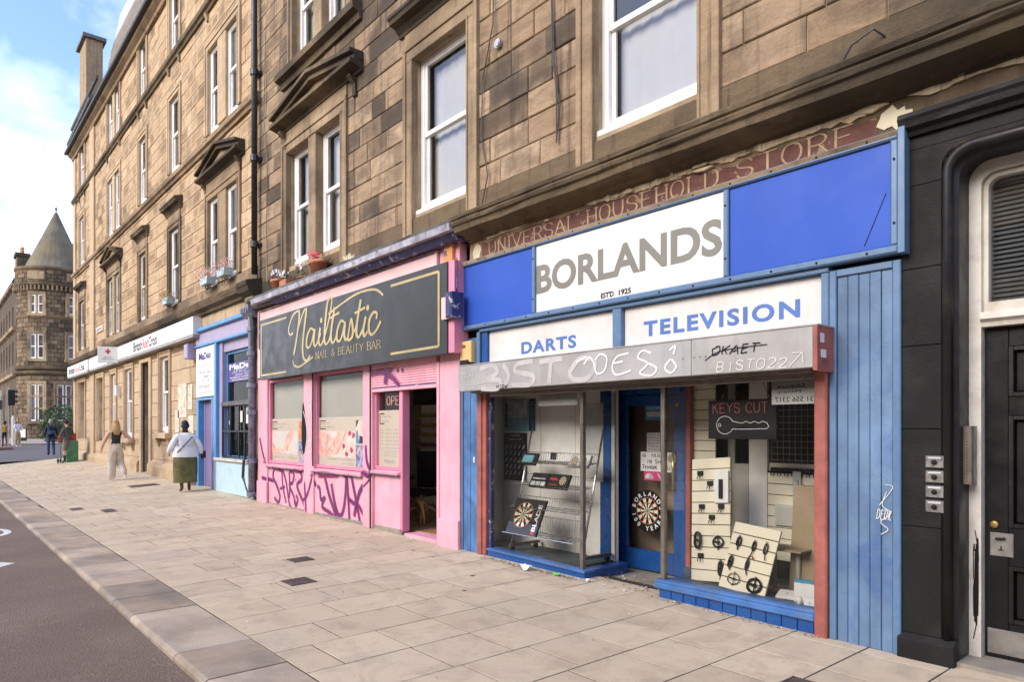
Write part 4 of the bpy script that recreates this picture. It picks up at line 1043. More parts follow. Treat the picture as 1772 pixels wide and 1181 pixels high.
post('corner_post', 'red_post', SF, -2.545, -2.445, -.075, .10, -.03, 2.06, .012)
post('dark_jamb', 'navy_paint', SF, -6.643, -6.60, -.0, .06, .10, 2.04)
# head beam, sign surround
post('head_beam', 'blue_frame', SF, -6.756, -2.44, -.06, .06, 2.795, 2.835)
post('mullion', 'blue_gloss', SF, -6.74, -6.63, -.03, .07, 2.36, 2.794); post('mullion', 'blue_frame', SF, -4.60, -4.49, -.055, .07, 2.36, 2.794)
post('mullion', 'blue_frame', SF, -2.50, -2.442, -.05, .07, 2.36, 2.794)
post('window_head', 'bronze_bar', SF, -6.60, -2.55, -.02, .05, 1.99, 2.06)
sg = thing('fascia_sign', 'white BORLANDS panel between two bright blue panels in a pale blue frame', 'sign', (0, -.05, 0))
for a, b, mt in ((-7.08, -5.76, 'blue_panel'), (-3.27, -1.99, 'blue_panel')): bx('blue_panel', mt, sg, a, b, -.02, .04, 2.90, 3.635, .003)
pn = bx('name_panel', 'sign_white', sg, -5.70, -3.33, -.02, .04, 2.90, 3.635, .003)
m = MB(); put_text(m, 'BORLANDS', -5.695, -3.345, 3.10, 3.42, -.0225, bold=.030, sp=1.0); m.build('lettering', 'letter_taupe', pn)
m = MB(); put_text(m, "EST'D", -4.735, -4.565, 2.915, 2.972, -.0225, bold=.03); put_text(m, '1925', -4.50, -4.345, 2.915, 2.972, -.0225, bold=.03); m.build('small_lettering', 'ink', pn)
for a, b, c_, d in ((-7.14, -1.93, 3.64, 3.705), (-7.14, -1.93, 2.838, 2.895)): post('frame_rail', 'blue_frame', sg, a, b, -.05, .05, c_, d, .012)
for a, b in ((-7.14, -7.085), (-5.755, -5.705), (-3.325, -3.275), (-1.985, -1.932)): post('frame_stile', 'blue_frame', sg, a, b, -.045, .05, 2.896, 3.639, .01)
post('end_box', 'blue_frame', sg, -1.931, -1.885, -.06, .06, 2.83, 3.71, .004)
m = MB()
for i in range(14):
    x = -6.95+i*.37
    for z in (3.672, 2.866): m.lathe([(.009, 0), (.009, .006), (.0, .008)], 0, 0, 6); k = len(m.v)-18; m.xf(Matrix.Translation((x, -.05, z)) @ Matrix.Rotation(R(90), 4, 'X'), k)
for x in (-5.73, -3.30, -1.958):
    for z in (3.5, 3.05): m.lathe([(.009, 0), (.009, .006), (.0, .008)], 0, 0, 6); k = len(m.v)-18; m.xf(Matrix.Translation((x, -.045, z)) @ Matrix.Rotation(R(90), 4, 'X'), k)
m.build('screw', 'ink', sg, kind='stuff')
m = MB(); m.tube([(-2.02, -.0235, 3.28), (-2.08, -.0235, 3.14), (-2.17, -.0235, 2.93)], .002, 4); m.build('scratch', 'ink', sg)
for nm, a, b, lab in (('DARTS', -6.625, -4.605, 'white panel with blue DARTS lettering above the left shop window'), ('TELEVISION', -4.485, -2.505, 'white panel with blue TELEVISION lettering above the right shop window')):
    s_ = thing('fascia_sign', lab, 'sign'); bx('board', 'sign_white2', s_, a, b, .0, .05, 2.34, 2.79, .003)
    m = MB()
    if nm == 'DARTS': put_text(m, nm, -6.03, -5.15, 2.465, 2.605, -.003, bold=.032, sp=1.15)
    else: put_text(m, nm, -4.245, -2.69, 2.487, 2.634, -.003, bold=.032, sp=1.2)
    m.build('lettering', 'letter_blue', s_)
# roller shutter box with graffiti
sb = thing('shutter_box', 'long grey steel roller-shutter box with white and black graffiti tags across the blue shopfront', 'shutter', (0, 0, 0))
for a, b in ((-6.86, -3.502), (-3.498, -2.44)): bx('cover_plate', 'shutter_grey', sb, a, b, -.30, -.02, 2.055, 2.362, .004)
m = MB(); m.block(-6.86, -2.40, -.305, -.0, 2.363, 2.374, .002); m.build('top_flashing', 'shutter_grey', sb)
m = MB(); m.box(-6.70, -2.50, -.22, -.10, 2.03, 2.053); m.build('shutter_rail', 'bronze_bar', sb)
bx('end_plate', 'red_post', sb, -2.438, -2.405, -.305, .0, 2.03, 2.362, .003)
m = MB(); m.box(-2.404, -2.402, -.26, -.20, 2.24, 2.31); m.build('sticker', 'paper', sb); MB().box(-2.404, -2.402, -.25, -.17, 2.13, 2.19).build('sticker', 'paper', sb)
M('spray_white', (.72, .71, .69), .6, .1, 20); M('spray_faint', (.445, .43, .41), .6, .12, 5); M('spray_thin', (.62, .60, .57), .6, .1)
rng2 = random.Random(3)
_g0 = len(bpy.data.objects)
m = MB(); Y = -.3025
for pts in ([(-6.42, 2.33), (-6.2, 2.36), (-6.1, 2.27), (-6.3, 2.2), (-6.05, 2.18), (-6.1, 2.09), (-6.4, 2.1)], [(-6.0, 2.36), (-5.9, 2.22), (-5.97, 2.12)], [(-5.5, 2.36), (-5.75, 2.34), (-5.78, 2.26), (-5.5, 2.2), (-5.55, 2.11), (-5.85, 2.12)], [(-5.4, 2.34), (-5.05, 2.35)], [(-5.22, 2.34), (-5.25, 2.1)], [(-4.95, 2.2), (-4.8, 2.33), (-4.6, 2.28), (-4.7, 2.13), (-4.9, 2.13), (-4.95, 2.22)]):
    ribbon(m, catmull(pts, 6), Y, .055)
m.build('faded_graffiti', 'spray_faint', sb)
m = MB(); Y = -.304
for pts in ([(-4.75, 2.27), (-4.68, 2.33), (-4.62, 2.28), (-4.58, 2.17), (-4.48, 2.19), (-4.45, 2.31), (-4.53, 2.35), (-4.6, 2.3)],
            [(-4.18, 2.33), (-4.32, 2.31), (-4.38, 2.22), (-4.33, 2.14), (-4.15, 2.17)], [(-4.38, 2.25), (-4.25, 2.26)],
            [(-3.92, 2.31), (-4.02, 2.34), (-4.07, 2.28), (-3.96, 2.22), (-4.05, 2.14), (-3.92, 2.11), (-3.86, 2.17), (-3.95, 2.22)],
            [(-3.72, 2.32), (-3.66, 2.35), (-3.68, 2.28)], [(-3.71, 2.24), (-3.77, 2.17), (-3.71, 2.12), (-3.65, 2.17), (-3.70, 2.24)], [(-4.85, 2.3), (-4.72, 2.34)]):
    ribbon(m, catmull(pts, 6), Y, .019)
m.build('white_graffiti', 'spray_white', sb)
m = MB(); spray_text(m, 'BISTO22', -3.26, -2.62, 2.10, .075, Y, .008, .25); ribbon(m, [(-2.62, 2.1), (-2.52, 2.2)], Y, .008); ribbon(m, [(-2.60, 2.2), (-2.52, 2.2), (-2.51, 2.12)], Y, .008)
spray_text(m, 'RAVH', -6.80, -6.55, 2.23, .07, Y, .007, .4); spray_text(m, 'UCCO', -6.75, -6.5, 2.11, .05, Y, .006, .4); ribbon(m, [(-6.5, 2.15), (-6.32, 2.17)], Y, .006)
m.build('white_tag', 'spray_thin', sb)
m = MB(); spray_text(m, 'OKAET', -3.30, -2.86, 2.235, .07, Y-.001, .009, .5, .3); ribbon(m, catmull([(-3.36, 2.20), (-3.2, 2.27), (-2.8, 2.285)], 6), Y-.001, .007)
m.build('black_tag', 'ink', sb); m = MB(); spray_text(m, 'MTOW', -6.12, -5.92, 2.09, .035, Y, .006, .4); ribbon(m, [(-6.07, 2.082), (-5.98, 2.086)], Y, .006); m.build('black_tag', 'ink', sb)
m = MB()
for i in range(4): m.disc((-3.52+i*.055 if i else -3.58, Y-.001, 2.235), .005, 8)
m.build('rivet', 'ink', sb, kind='stuff')
for o_ in sb.children:
    if 'graffiti' in o_.name or 'tag' in o_.name or 'rivet' in o_.name: o_.location.z = -.028
# alarm boxes
al = thing('alarm_box', 'yellow-orange burglar alarm box on the left blue pilaster above the shutter box', 'alarm', (-6.98, -.03, 2.43))
m = MB(); m.block(-.115, .115, -.075, 0, 0, .27, .012); m.build('casing', 'alarm_yellow', al)
m = MB(); m.block(-.095, .075, -.088, 0, -.03, .035, .01); m.build('lens', 'plastic_black', al)
m = MB(); put_text(m, 'Yale', -.09, .01, .185, .235, -.0775, bold=.02); m.build('lettering', 'ink', al)
# sills and stall risers
ls = thing('window_sill', 'low blue painted sill under the left display window, wrapping into the entrance', 'sill')
ls.location = (0, 0, 0)
m = MB(); m.prism([(-6.62, .03), (-5.00, .0), (-5.00, .095), (-6.62, .125)], -.03, .1); m.build('riser', 'blue_gloss', ls)
m = MB(); m.prism([(-6.62, .126), (-4.985, .096), (-4.985, .122), (-6.62, .150)], -.05, .12); m.build('sill_board', 'blue_sill', ls)
m = MB(); m.box(-5.13, -5.0, .101, .66, 0.0, .095); m.box(-5.13, -4.985, .121, .67, .096, .121); m.build('return_riser', 'blue_gloss', ls)
rs = thing('window_sill', 'blue planked stall riser with worn top board under the right display window', 'sill')
pw = 1.48/11
for i in range(11): MB().block(-pw/2+.003, pw/2-.003, -.035, .05, -.03, .105, .004).build('plank', 'blue_gloss', rs, (-4.04+pw*(i+.5), 0, 0))
m = MB(); m.block(-4.08, -2.547, -.06, .0, .106, .165, .01); m.block(-4.08, -2.547, -.058, .12, .166, .19, .004); m.build('sill_board', 'blue_sill', rs)
m = MB(); m.box(-4.08, -4.0, .121, .76, 0, .165); m.build('return_riser', 'blue_gloss', rs)
# glazing
def pane_between(a, b, z0, z1, parent, mat='glass_shop'):
    MB().add([(a[0], a[1], z0), (b[0], b[1], z0), (b[0], b[1], z1), (a[0], a[1], z1)], [(0, 1, 2, 3)]).build('window_pane', mat, parent)
pane_between((-6.60, .02), (-5.08, .02), .14, 2.0, SF); pane_between((-5.05, .05), (-5.12, .60), .12, 2.0, SF)
pane_between((-4.00, .02), (-2.55, .02), .19, 2.0, SF); pane_between((-4.03, .05), (-4.26, .73), .165, 2.0, SF)
for x in (-5.065, -4.02): 
    m = MB(); m.block(x-.022, x+.022, -.012, .035, .1 if x < -5 else .19, 2.0, .004); m.build('window_bar', 'bronze_bar', SF)
post('return_bead', 'partition', SF, -5.175, -5.125, .585, .65, .12, 2.06, .003)
# entrance recess
post('door_jamb', 'blue_gloss', SF, -5.36, -5.178, .60, .70, .0, 2.12, .006); post('door_jamb', 'blue_gloss', SF, -5.42, -5.34, .701, .94, -.02, 2.12, .004)
post('door_jamb', 'blue_gloss', SF, -4.42, -4.30, .84, .95, 0, 2.12); post('door_jamb', 'red_post', SF, -4.295, -4.235, .735, .80, .15, 2.06)
post('door_head', 'blue_gloss', SF, -5.34, -4.42, .82, .95, 1.985, 2.12)
bx('recess_soffit', 'navy_paint', SF, -5.36, -4.2, -.0, .95, 2.121, 2.15, 0)
m = MB(); m.box(-5.36, -4.03, -.02, .97, -.04, .006); st = m.build('threshold_step', 'concrete', SF)
dr = thing('shop_door', 'glossy blue glazed door with dartboard sticker set back in the shop entrance', 'door', (-4.42, .9, 0))
bxx = lambda n, mt, a, b, c_, d, **k: bx(n, mt, dr, a, b, -.03, .02, c_, d, .006, **k)
bxx('stile', 'blue_gloss', -.915, -.765, .02, 1.98); bxx('stile', 'blue_gloss', -.125, 0, .02, 1.98); bxx('top_rail', 'blue_gloss', -.764, -.126, 1.86, 1.979)
bxx('bottom_rail', 'blue_gloss', -.764, -.126, .02, .245)
MB().add([(-.765, 0, .245), (-.125, 0, .245), (-.125, 0, 1.86), (-.765, 0, 1.86)], [(0, 1, 2, 3)]).build('glass_pane', 'glass_shop', dr)
h = MB(); h.tube([(-.10, -.07, .93), (-.10, -.07, 1.37)], .013, 8); h.tube([(-.10, -.07, .96), (-.10, -.03, .96)], .01, 6); h.tube([(-.10, -.07, 1.34), (-.10, -.03, 1.34)], .01, 6); h.build('handle', 'brass', dr, smooth=True)
m = MB(); m.lathe([(.022, 0), (.022, .01), (0, .012)], 0, 0, 12); m.xf(Matrix.Translation((-.07, -.03, 1.86)) @ Matrix.Rotation(R(90), 4, 'X')); m.build('lock', 'brass', dr)
def dartboard(parent, cx, cz, r, y, name='dartboard_print', seg=20):
    ms = ['ink', 'print_cream', 'print_red', 'print_green']; m = MB()
    m.disc((cx, y, cz), r, 36)
    rr = [(.10, 'b'), (.55, 'f'), (.63, 'n'), (.92, 'f'), (1.0, 'n')]; prev = .05*r
    for q, k in rr:
        for i in range(seg):
            a0 = 2*math.pi*(i-.5)/seg; a1 = 2*math.pi*(i+.5)/seg; r1 = q*r
            m.cur = {'b': 3, 'f': 0 if i % 2 == 0 else 1, 'n': 2 if i % 2 == 0 else 3}[k]
            m.add([(cx+prev*math.sin(a0), y-.0008, cz+prev*math.cos(a0)), (cx+r1*math.sin(a0), y-.0008, cz+r1*math.cos(a0)), (cx+r1*math.sin(a1), y-.0008, cz+r1*math.cos(a1)), (cx+prev*math.sin(a1), y-.0008, cz+prev*math.cos(a1))], [(0, 1, 2, 3)])
        prev = q*r
    m.cur = 2; m.disc((cx, y-.0009, cz), .05*r, 10)
    return m.build(name, ms, parent)
def arc_text(m, s, cx, cz, r, h, span, y, bottom=False):
    n = len(s)
    for i, c in enumerate(s):
        if c == ' ': continue
        t = (i-(n-1)/2)/(n-1)*span; vs, fs = text_mesh(c, .03)
        ax = (min(v[0] for v in vs)+max(v[0] for v in vs))/2; k = h/.70
        out = []
        for v in vs:
            u, w = (v[0]-ax)*k, v[1]*k
            if bottom: a = -t; X, Z = math.sin(a+math.pi)*(r+h-w), math.cos(a+math.pi)*(r+h-w); X += math.cos(a)*u; Z += -math.sin(a)*u*-1*-1
            else: a = t; X, Z = math.sin(a)*(r+w)+math.cos(a)*u, math.cos(a)*(r+w)-math.sin(a)*u
            out.append((cx+X, y, cz+Z))
        m.add(out, fs)
st = MB(); st.prism([(-.47+.235*math.cos(2*math.pi*i/40), .685+.235*math.sin(2*math.pi*i/40)) for i in range(40)], -.0345, -.031); st = st.build('round_sticker', 'ink', dr)
dartboard(st, -.47, .685, .155, -.036)
m = MB(); arc_text(m, 'BORLANDS', -.47, .685, .17, .048, R(150), -.0365); arc_text(m, '100 YEARS', -.47, .685, .17, .048, R(150), -.0365, True)
m.build('lettering', 'paper', st)
def notice(parent, x0, x1, z0, z1, y, mat, lines, ink='ink', name='notice', hand=False, bold=.0, mg=.1, label=None):
    o = bx(name, mat, parent, x0, x1, y, y+.0015, z0, z1, 0)
    if label: o['label'] = label
    n = len(lines); H = z1-z0; W = x1-x0; m = MB()
    for i, t in enumerate(lines):
        if not t: continue
        lh = H*(1-mg)/n; zb = z1-H*mg/2-(i+1)*lh+lh*.22
        a = x0+W*.07; b = x1-W*.07
        if isinstance(t, tuple): a, b, t = x0+W*t[0], x0+W*t[1], t[2]
        if hand: spray_text(m, t, a, b, zb, lh*.62, y-.001, .006, .2, .05)
        else: put_text(m, t, a, b, zb, zb+lh*.6, y-.001, bold=bold)
    if m.v: m.build('lettering', ink, o)
    return o
notice(dr, -.565, -.145, 1.13, 1.345, -.034, 'paper', [(.05, .85, '4 MAX'), (.2, .85, 'IN SHOP'), (.05, .98, 'THANK YOU')], hand=True, name='handwritten_notice')
notice(dr, -.48, -.30, 1.348, 1.56, -.032, 'card', ['MAX 4', 'PERSONS', 'IN THE', 'SHOP', 'THANK', 'YOU'], name='printed_notice')
notice(dr, -.50, -.27, 1.70, 1.86, -.032, 'print_blue', ['WELCOME', '', ''], 'paper', name='blue_sticker'); bx('sticker_strip', 'card', dr, -.48, -.29, -.034, -.0325, 1.735, 1.79, 0)
o = bx('pink_sticker', 'print_pink', dr, -.52, -.20, -.0325, -.031, 1.03, 1.128, 0)
m = MB(); m.prism([(-.50, 1.05), (-.39, 1.05), (-.39, 1.08), (-.42, 1.105), (-.47, 1.105), (-.50, 1.08)], -.0345, -.0335); m.prism([(-.34, 1.11), (-.32, 1.11), (-.28, 1.05), (-.30, 1.05)], -.0345, -.0335); m.build('picture', 'poster_grey', o)
o = MB(); o.disc((-.15, -.0335, 1.28), .065, 24); o = o.build('round_badge', 'paper', dr); dartboard(o, -.15, 1.28, .045, -.0345)
# shell of the shop room
rm = thing('shop_interior', 'dim shop room behind the blue door and display windows', 'room')
m = MB(); X, Y0, Y1, Z = (-7.12, -1.97), .06, 3.4, 2.75
m.add([(X[0], Y1, 0), (X[1], Y1, 0), (X[1], Y1, Z), (X[0], Y1, Z)], [(0, 1, 2, 3)])
m.add([(X[0], Y0, 0), (X[0], Y1, 0), (X[0], Y1, Z), (X[0], Y0, Z)], [(0, 1, 2, 3)]); m.add([(X[1], Y0, 0), (X[1], Y1, 0), (X[1], Y1, Z), (X[1], Y0, Z)], [(0, 1, 2, 3)])
M('room_brown', (.20, .13, .085), .8, .2, 2); m.build('back_wall', 'room_brown', rm)
M('brown_screen', (.27, .19, .135), .8, .15, 2, 0, 30, streak=.3); bx('door_screen', 'brown_screen', rm, -5.5, -4.2, 1.12, 1.15, .02, 2.3, 0); MB().box(X[0], X[1], .98, Y1, -.05, .02).build('floor', 'hardboard', rm)
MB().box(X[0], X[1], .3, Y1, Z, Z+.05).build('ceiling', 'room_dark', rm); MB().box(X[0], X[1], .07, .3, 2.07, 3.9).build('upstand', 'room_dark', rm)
m = MB(); m.box(-7.11, -5.14, .06, .60, -.04, .135); m.build('display_floor', 'hard_floor', rm); m = MB(); m.box(-3.995, -1.98, .06, 1.02, -.04, .17); m.prism([(-4.3, -.04), (-3.996, -.04), (-3.996, .17), (-4.3, .17)], .72, 1.02); m.build('display_floor', 'hard_floor', rm)
bx('partition', 'partition', rm, -7.11, -5.18, .601, .64, .0, 2.6, .003); bx('partition', 'partition', rm, -7.115, -7.08, .06, .60, .1, 2.6, .003)
m = MB(); m.box(-6.35, -6.345, .597, .600, .14, 2.4); m.box(-5.75, -5.745, .597, .6, .14, 2.4); m.box(-5.6, -5.3, .59, .6, 1.0, 1.9); m.build('panel_joint', 'card', rm)
bx('ceiling_panel', 'partition', rm, -7.1, -5.15, .07, .6, 2.07, 2.1, 0)
bx('ceiling_panel', 'partition_grey', rm, -4.2, -2.0, .07, 1.02, 2.20, 2.22, 0)
# right display backdrop
n = 14
for i in range(n):
    z = .75+i*.105; bx('slat', 'slat_cream', rm, -4.33, -3.98, .80, .815, z, z+.098, .003)
bx('pale_post', 'partition', rm, -3.74, -3.54, 1.02, 1.06, .17, 2.6, .003); bx('grey_panel', 'partition_grey', rm, -3.979, -3.742, 1.02, 1.05, .17, 1.25, .003); bx('grey_panel', 'partition_grey', rm, -3.979, -3.90, 1.02, 1.05, 1.251, 2.6, .003)
bx('dark_post', 'bronze_bar', rm, -3.539, -3.515, 1.01, 1.05, .17, 2.6, .003)
bx('rail_board', 'slat_cream', rm, -3.514, -2.0, 1.01, 1.05, 1.19, 1.27, .003)
m = MB()
for i in range(14): z = 1.30+i*.06; m.tube([(-3.51, 1.03, z), (-2.0, 1.03, z)], .003, 4)
for i in range(26): x = -3.5+i*.06; m.tube([(x, 1.03, 1.28), (x, 1.03, 2.1)], .003, 4)
m.build('wire_mesh', 'partition_grey', rm, kind='stuff')
for i in range(8):
    z = .34+i*.105; bx('slat', 'slat_cream', rm, -3.51, -2.95, .97, .985, z, z+.098, .003)
m = MB(); m.box(-3.52, -2.94, .986, 1.0, .17, 1.19); m.build('slat_backing', 'dark_gap', rm)
t = tag(bx('board', 'hardboard', None, -3.06, -2.50, .50, .52, .19, 1.16, .003), 'plain brown hardboard sheet standing at the right of the display window', 'board')
t.rotation_euler = (R(-6), 0, 0)
m = MB(); m.box(-2.98, -2.6, .52, .9, 1.0, 1.0)
def slatboard(label, x0, x1, zb, h, y_b, y_t, n, tilt=0):
    w = x1-x0; t = thing('slatwall_board', label, 'display board', ((x0+x1)/2, y_b, zb))
    t.rotation_euler = (-math.atan2(y_t-y_b, h), tilt, 0); L = math.hypot(h, y_t-y_b)
    bx('backing', 'dark_gap', t, -w/2+.004, w/2-.004, 0, .012, .004, L-.004, 0); s = L/n
    for i in range(n): bx('slat', 'slat_cream', t, -w/2, w/2, -.014, .002, i*s+.004, (i+1)*s-.003, .003)
    return t, L, w
b1, L1, w1 = slatboard('taller leaning cream slatwall board of cables and remote, left in the right window', -4.0, -3.58, .175, 1.15, .30, .46, 11, R(-5))
b2, L2, w2 = slatboard('shorter tilted cream slatwall board hung with black leads, in front of the taller one', -3.50, -3.06, .175, .57, .12, .32, 6, R(5))
b1.location.x = -3.70; 
def hang(board, name, label, cat, x, z, fn, mat, y=-.03):
    """item hanging on the board: built in the board's plane but top-level"""
    m = MB(); fn(m, x, z)
    o = m.build(name, mat); o.matrix_world = Matrix.Identity(4)
    bpy.context.view_layer.update()
    o.matrix_world = Matrix.LocRotScale(board.location, board.rotation_euler, None)
    return tag(o, label, cat)
def coil(n=2, rx=.035, rz=.055, r=.006, tail=.08):
    def f(m, x, z):
        pts = []
        for i in range(n*14+1):
            a = 2*math.pi*i/14; k = 1-.08*(i/14); pts.append((x+rx*k*math.sin(a), -.03-.004*math.sin(i), z+rz*k*math.cos(a)))
        pts += [(x+rx*.2, -.035, z-rz*.9), (x+rng.uniform(-.02, .02), -.03, z-rz-tail)]
        m.tube(pts, r, 5); m.tube([(x-rx*.5, -.045, z), (x+rx*.5, -.045, z)], r*1.6, 5); m.tube([(x, -.014, z+rz+.01), (x, -.05, z+rz+.005)], .003, 4)
    return f
def figure8(m, x, z):
    pts = [(x+.03*math.sin(2*math.pi*i/20)*(1 if i < 0 else 1), -.035-.002*(i % 3), z+.075*math.cos(math.pi*2*i/20)) for i in range(21)]
    for k in range(3): m.tube([(p[0], p[1]-.008*k, p[2]) for p in pts], .009, 5)
    m.tube([(x-.03, -.05, z), (x+.03, -.05, z)], .012, 6)
hang(b1, 'power_lead', 'thick oval-wound black power lead at the lower left of the tall slatwall board', 'cable', -.12, .38, figure8, 'plastic_black')
hang(b1, 'audio_lead', 'black lead with yellow ends low on the tall slatwall board', 'cable', .12, .13, coil(3, .03, .07, .007, .03), 'plastic_black')
hang(b1, 'adapter_lead', 'loose loop of black cable in a clear pack on the tall slatwall board', 'cable', .09, .37, coil(2, .06, .05, .006, .02), 'plastic_black')
hang(b2, 'lead', 'folded black lead at the upper left of the short tilted board', 'cable', -.13, .43, coil(2, .022, .045, .006, .03), 'plastic_black')
hang(b2, 'lead', 'black lead with red plugs at the top middle of the short tilted board', 'cable', .02, .42, coil(2, .016, .045, .005, .05), 'plastic_black')
hang(b2, 'lead', 'slim black lead at the top right of the short tilted board', 'cable', .13, .42, coil(2, .018, .05, .004, .05), 'plastic_black')
hang(b2, 'lead', 'folded black lead at the left middle of the short tilted board', 'cable', -.16, .24, coil(3, .02, .055, .006, .02), 'plastic_black')
hang(b2, 'lead', 'narrow black lead at the centre of the short tilted board', 'cable', 0, .25, coil(3, .014, .05, .005, .04), 'plastic_black')
hang(b2, 'lead', 'thin loop of cable at the bottom left of the short tilted board', 'cable', -.09, .10, coil(1, .06, .05, .004, .01), 'plastic_black')
hang(b2, 'lead', 'wide round coil of black cable at the bottom right of the short tilted board', 'cable', .11, .09, coil(3, .07, .065, .006, .0), 'plastic_black')
hang(b2, 'plug', 'red plug ends of the top middle lead on the short board', 'plug', .02, .33, lambda m, x, z: (m.tube([(x-.015, -.03, z), (x-.03, -.03, z-.03)], .006, 5), m.tube([(x+.01, -.03, z), (x+.025, -.03, z-.03)], .006, 5)), 'print_red')
def pack(m, x, z): m.block(x-.075, x+.075, -.04, -.02, z-.15, z+.15, .004)
hang(b1, 'remote_pack', 'white blister pack with a black remote control near the top of the tall board', 'package', .13, .88, pack, 'plastic_white')
hang(b1, 'remote_control', 'black remote control in the white blister pack', 'remote', .13, .87, lambda m, x, z: m.block(x-.02, x+.02, -.058, -.041, z-.10, z+.08, .005), 'plastic_black')
def hooks(m, x, z): m.box(x-.03, x+.03, -.03, -.014, z-.02, z+.02); m.tube([(x-.015, -.015, z-.02), (x-.015, -.05, z-.04), (x-.015, -.05, z-.06)], .005, 4); m.tube([(x+.015, -.015, z-.02), (x+.015, -.05, z-.04), (x+.015, -.05, z-.06)], .005, 4)
for (x, z, l) in ((-.11, 1.02, 'top left'), (.0, .92, 'upper middle'), (-.09, .70, 'middle left'), (.12, .70, 'middle right'), (.02, .60, 'centre'), (-.10, .24, 'lower left')):
    hang(b1, 'hook_set', 'empty dark display hook at the %s of the tall slatwall board' % l, 'hook', x, z, hooks, 'plastic_black')
# neon key sign
ks = thing('key_sign', 'black illuminated-style KEYS CUT sign with a dotted key outline hanging in the window', 'sign', (-3.33, .2, 1.51))
bx('panel', 'plastic_black', ks, -.335, .335, 0, .03, 0, .35, .006)
def dots(pts, step, r, y):
    m = MB(); acc = 0
    for a, b in zip(pts, pts[1:]):
        l = math.hypot(b[0]-a[0], b[1]-a[1]); t = acc
        while t < l:
            x, z = a[0]+(b[0]-a[0])*t/l, a[1]+(b[1]-a[1])*t/l; m.add([(x-r, y, z), (x, y, z-r), (x+r, y, z), (x, y, z+r)], [(0, 1, 2, 3)]); t += step
        acc = t-l
    return m
big = MB(); x = -.29
for ch in 'KEYS CUT':
    if ch != ' ':
        for pts, cv in strokes(ch):
            P_ = [(x+p[0]*.062/4, .235+p[1]*.085/6) for p in pts]; d = dots(catmull(P_, 5) if cv else P_, .0085, .003, -.002); big.add(d.v, d.f)
    x += .073 if ch != ' ' else .045
big.build('dotted_lettering', 'led_red', ks, kind='stuff')
key = [(-.06+.085*math.cos(a/20*2*math.pi*.88+.38), .125+.068*math.sin(a/20*2*math.pi*.88+.38)) for a in range(21)]
key = [(-.16+.085*math.cos(R(25)+R(310)*i/20), .125+.08*math.sin(R(25)+R(310)*i/20)) for i in range(21)]
key = key+[(-.03, .088), (.24, .092), (.265, .112), (.25, .135)]+[(.25-.04*i, .145+(.012 if i % 2 else -.004)) for i in range(7)]+[key[0]]
d = dots(key, .009, .0034, -.002); r2 = [(-.215+.014*math.cos(i*.7), .125+.014*math.sin(i*.7)) for i in range(10)]; e = dots(r2, .008, .003, -.002); d.add(e.v, e.f); d.build('dotted_key', 'led_white', ks, kind='stuff')
m = MB(); m.tube([(-.2, .01, .35), (-.1, .01, .6)], .003, 4); m.build('chain', 'chrome', ks); m = MB(); m.tube([(.27, .01, .35), (.15, .01, .6)], .003, 4); m.build('chain', 'chrome', ks)
# papers in the windows seen from behind
t = notice(None, -5.78, -5.17, 1.86, 2.00, .035, 'card', [''], name='paper_sheet'); tag(t, 'sheet of paper stuck inside the top of the left window, its print showing through reversed', 'paper')
m = MB(); put_text(m, 'express', -5.70, -5.30, 1.93, 1.985, .033, mirror=True); m.build('lettering', 'partition_grey', t)
t = notice(None, -2.95, -2.56, 1.80, 1.99, .035, 'card', [''], name='paper_sheet'); tag(t, 'sheet of reversed telephone print at the top right of the right shop window', 'paper')
m = MB(); put_text(m, 'Adventure', -2.9, -2.66, 1.93, 1.965, .033, mirror=True); put_text(m, 'Military', -2.9, -2.70, 1.885, 1.915, .033, mirror=True); put_text(m, '31 556 2317', -2.92, -2.6, 1.82, 1.86, .033, mirror=True); m.build('lettering', 'ink', t)
# posters
t = bx('poster', 'poster_teal', None, -7.06, -6.44, .594, .599, 1.57, 1.99, 0); tag(t, 'teal and grey poster with a side title, upper of two on the display partition', 'poster')
m = MB(); m.box(-7.05, -6.60, .591, .593, 1.75, 1.975); m.build('photo', 'poster_grey', t); m = MB(); m.box(-6.56, -6.45, .591, .593, 1.58, 1.98); m.build('title_strip', 'poster_black', t)
m = MB(); st_ = len(m.v); put_text(m, 'unicorn', 0, .34, 0, .075, 0, bold=.01); m.xf(Matrix.Translation((-6.465, .589, 1.61)) @ Matrix.Rotation(R(-90), 4, 'Y'), st_); m.build('lettering', 'print_blue', t)
m = MB()
for i in range(5): m.lathe([(.018, 0), (.028, .03), (.02, .06), (0, .08)], -7.0+.0*i, 0, 6, 1.62+.065*i)
m.v = [(v[0], .588+(v[1])*.05, v[2]) for v in m.v]; m.build('figures', 'poster_black', t)
t = bx('poster', 'poster_black', None, -7.06, -6.60, .594, .599, .93, 1.55, 0); tag(t, 'black poster with rows of silver darts, lower of two on the display partition', 'poster')
m = MB()
for i in range(5):
    for j in range(5):
        x, z = -7.0+i*.085, 1.02+j*.085; m.prism([(x-.012, z-.022), (x+.026, z+.028), (x+.012, z+.034), (x-.03, z-.014)], .591, .593)
m.build('dart_rows', 'poster_grey', t, kind='stuff'); m = MB(); put_text(m, 'ON STORM', -6.92, -6.74, 1.505, 1.525, .5925); put_text(m, 'THE DART RANGE', -6.95, -6.7, 1.455, 1.475, .5925); m.build('lettering', 'paper', t)
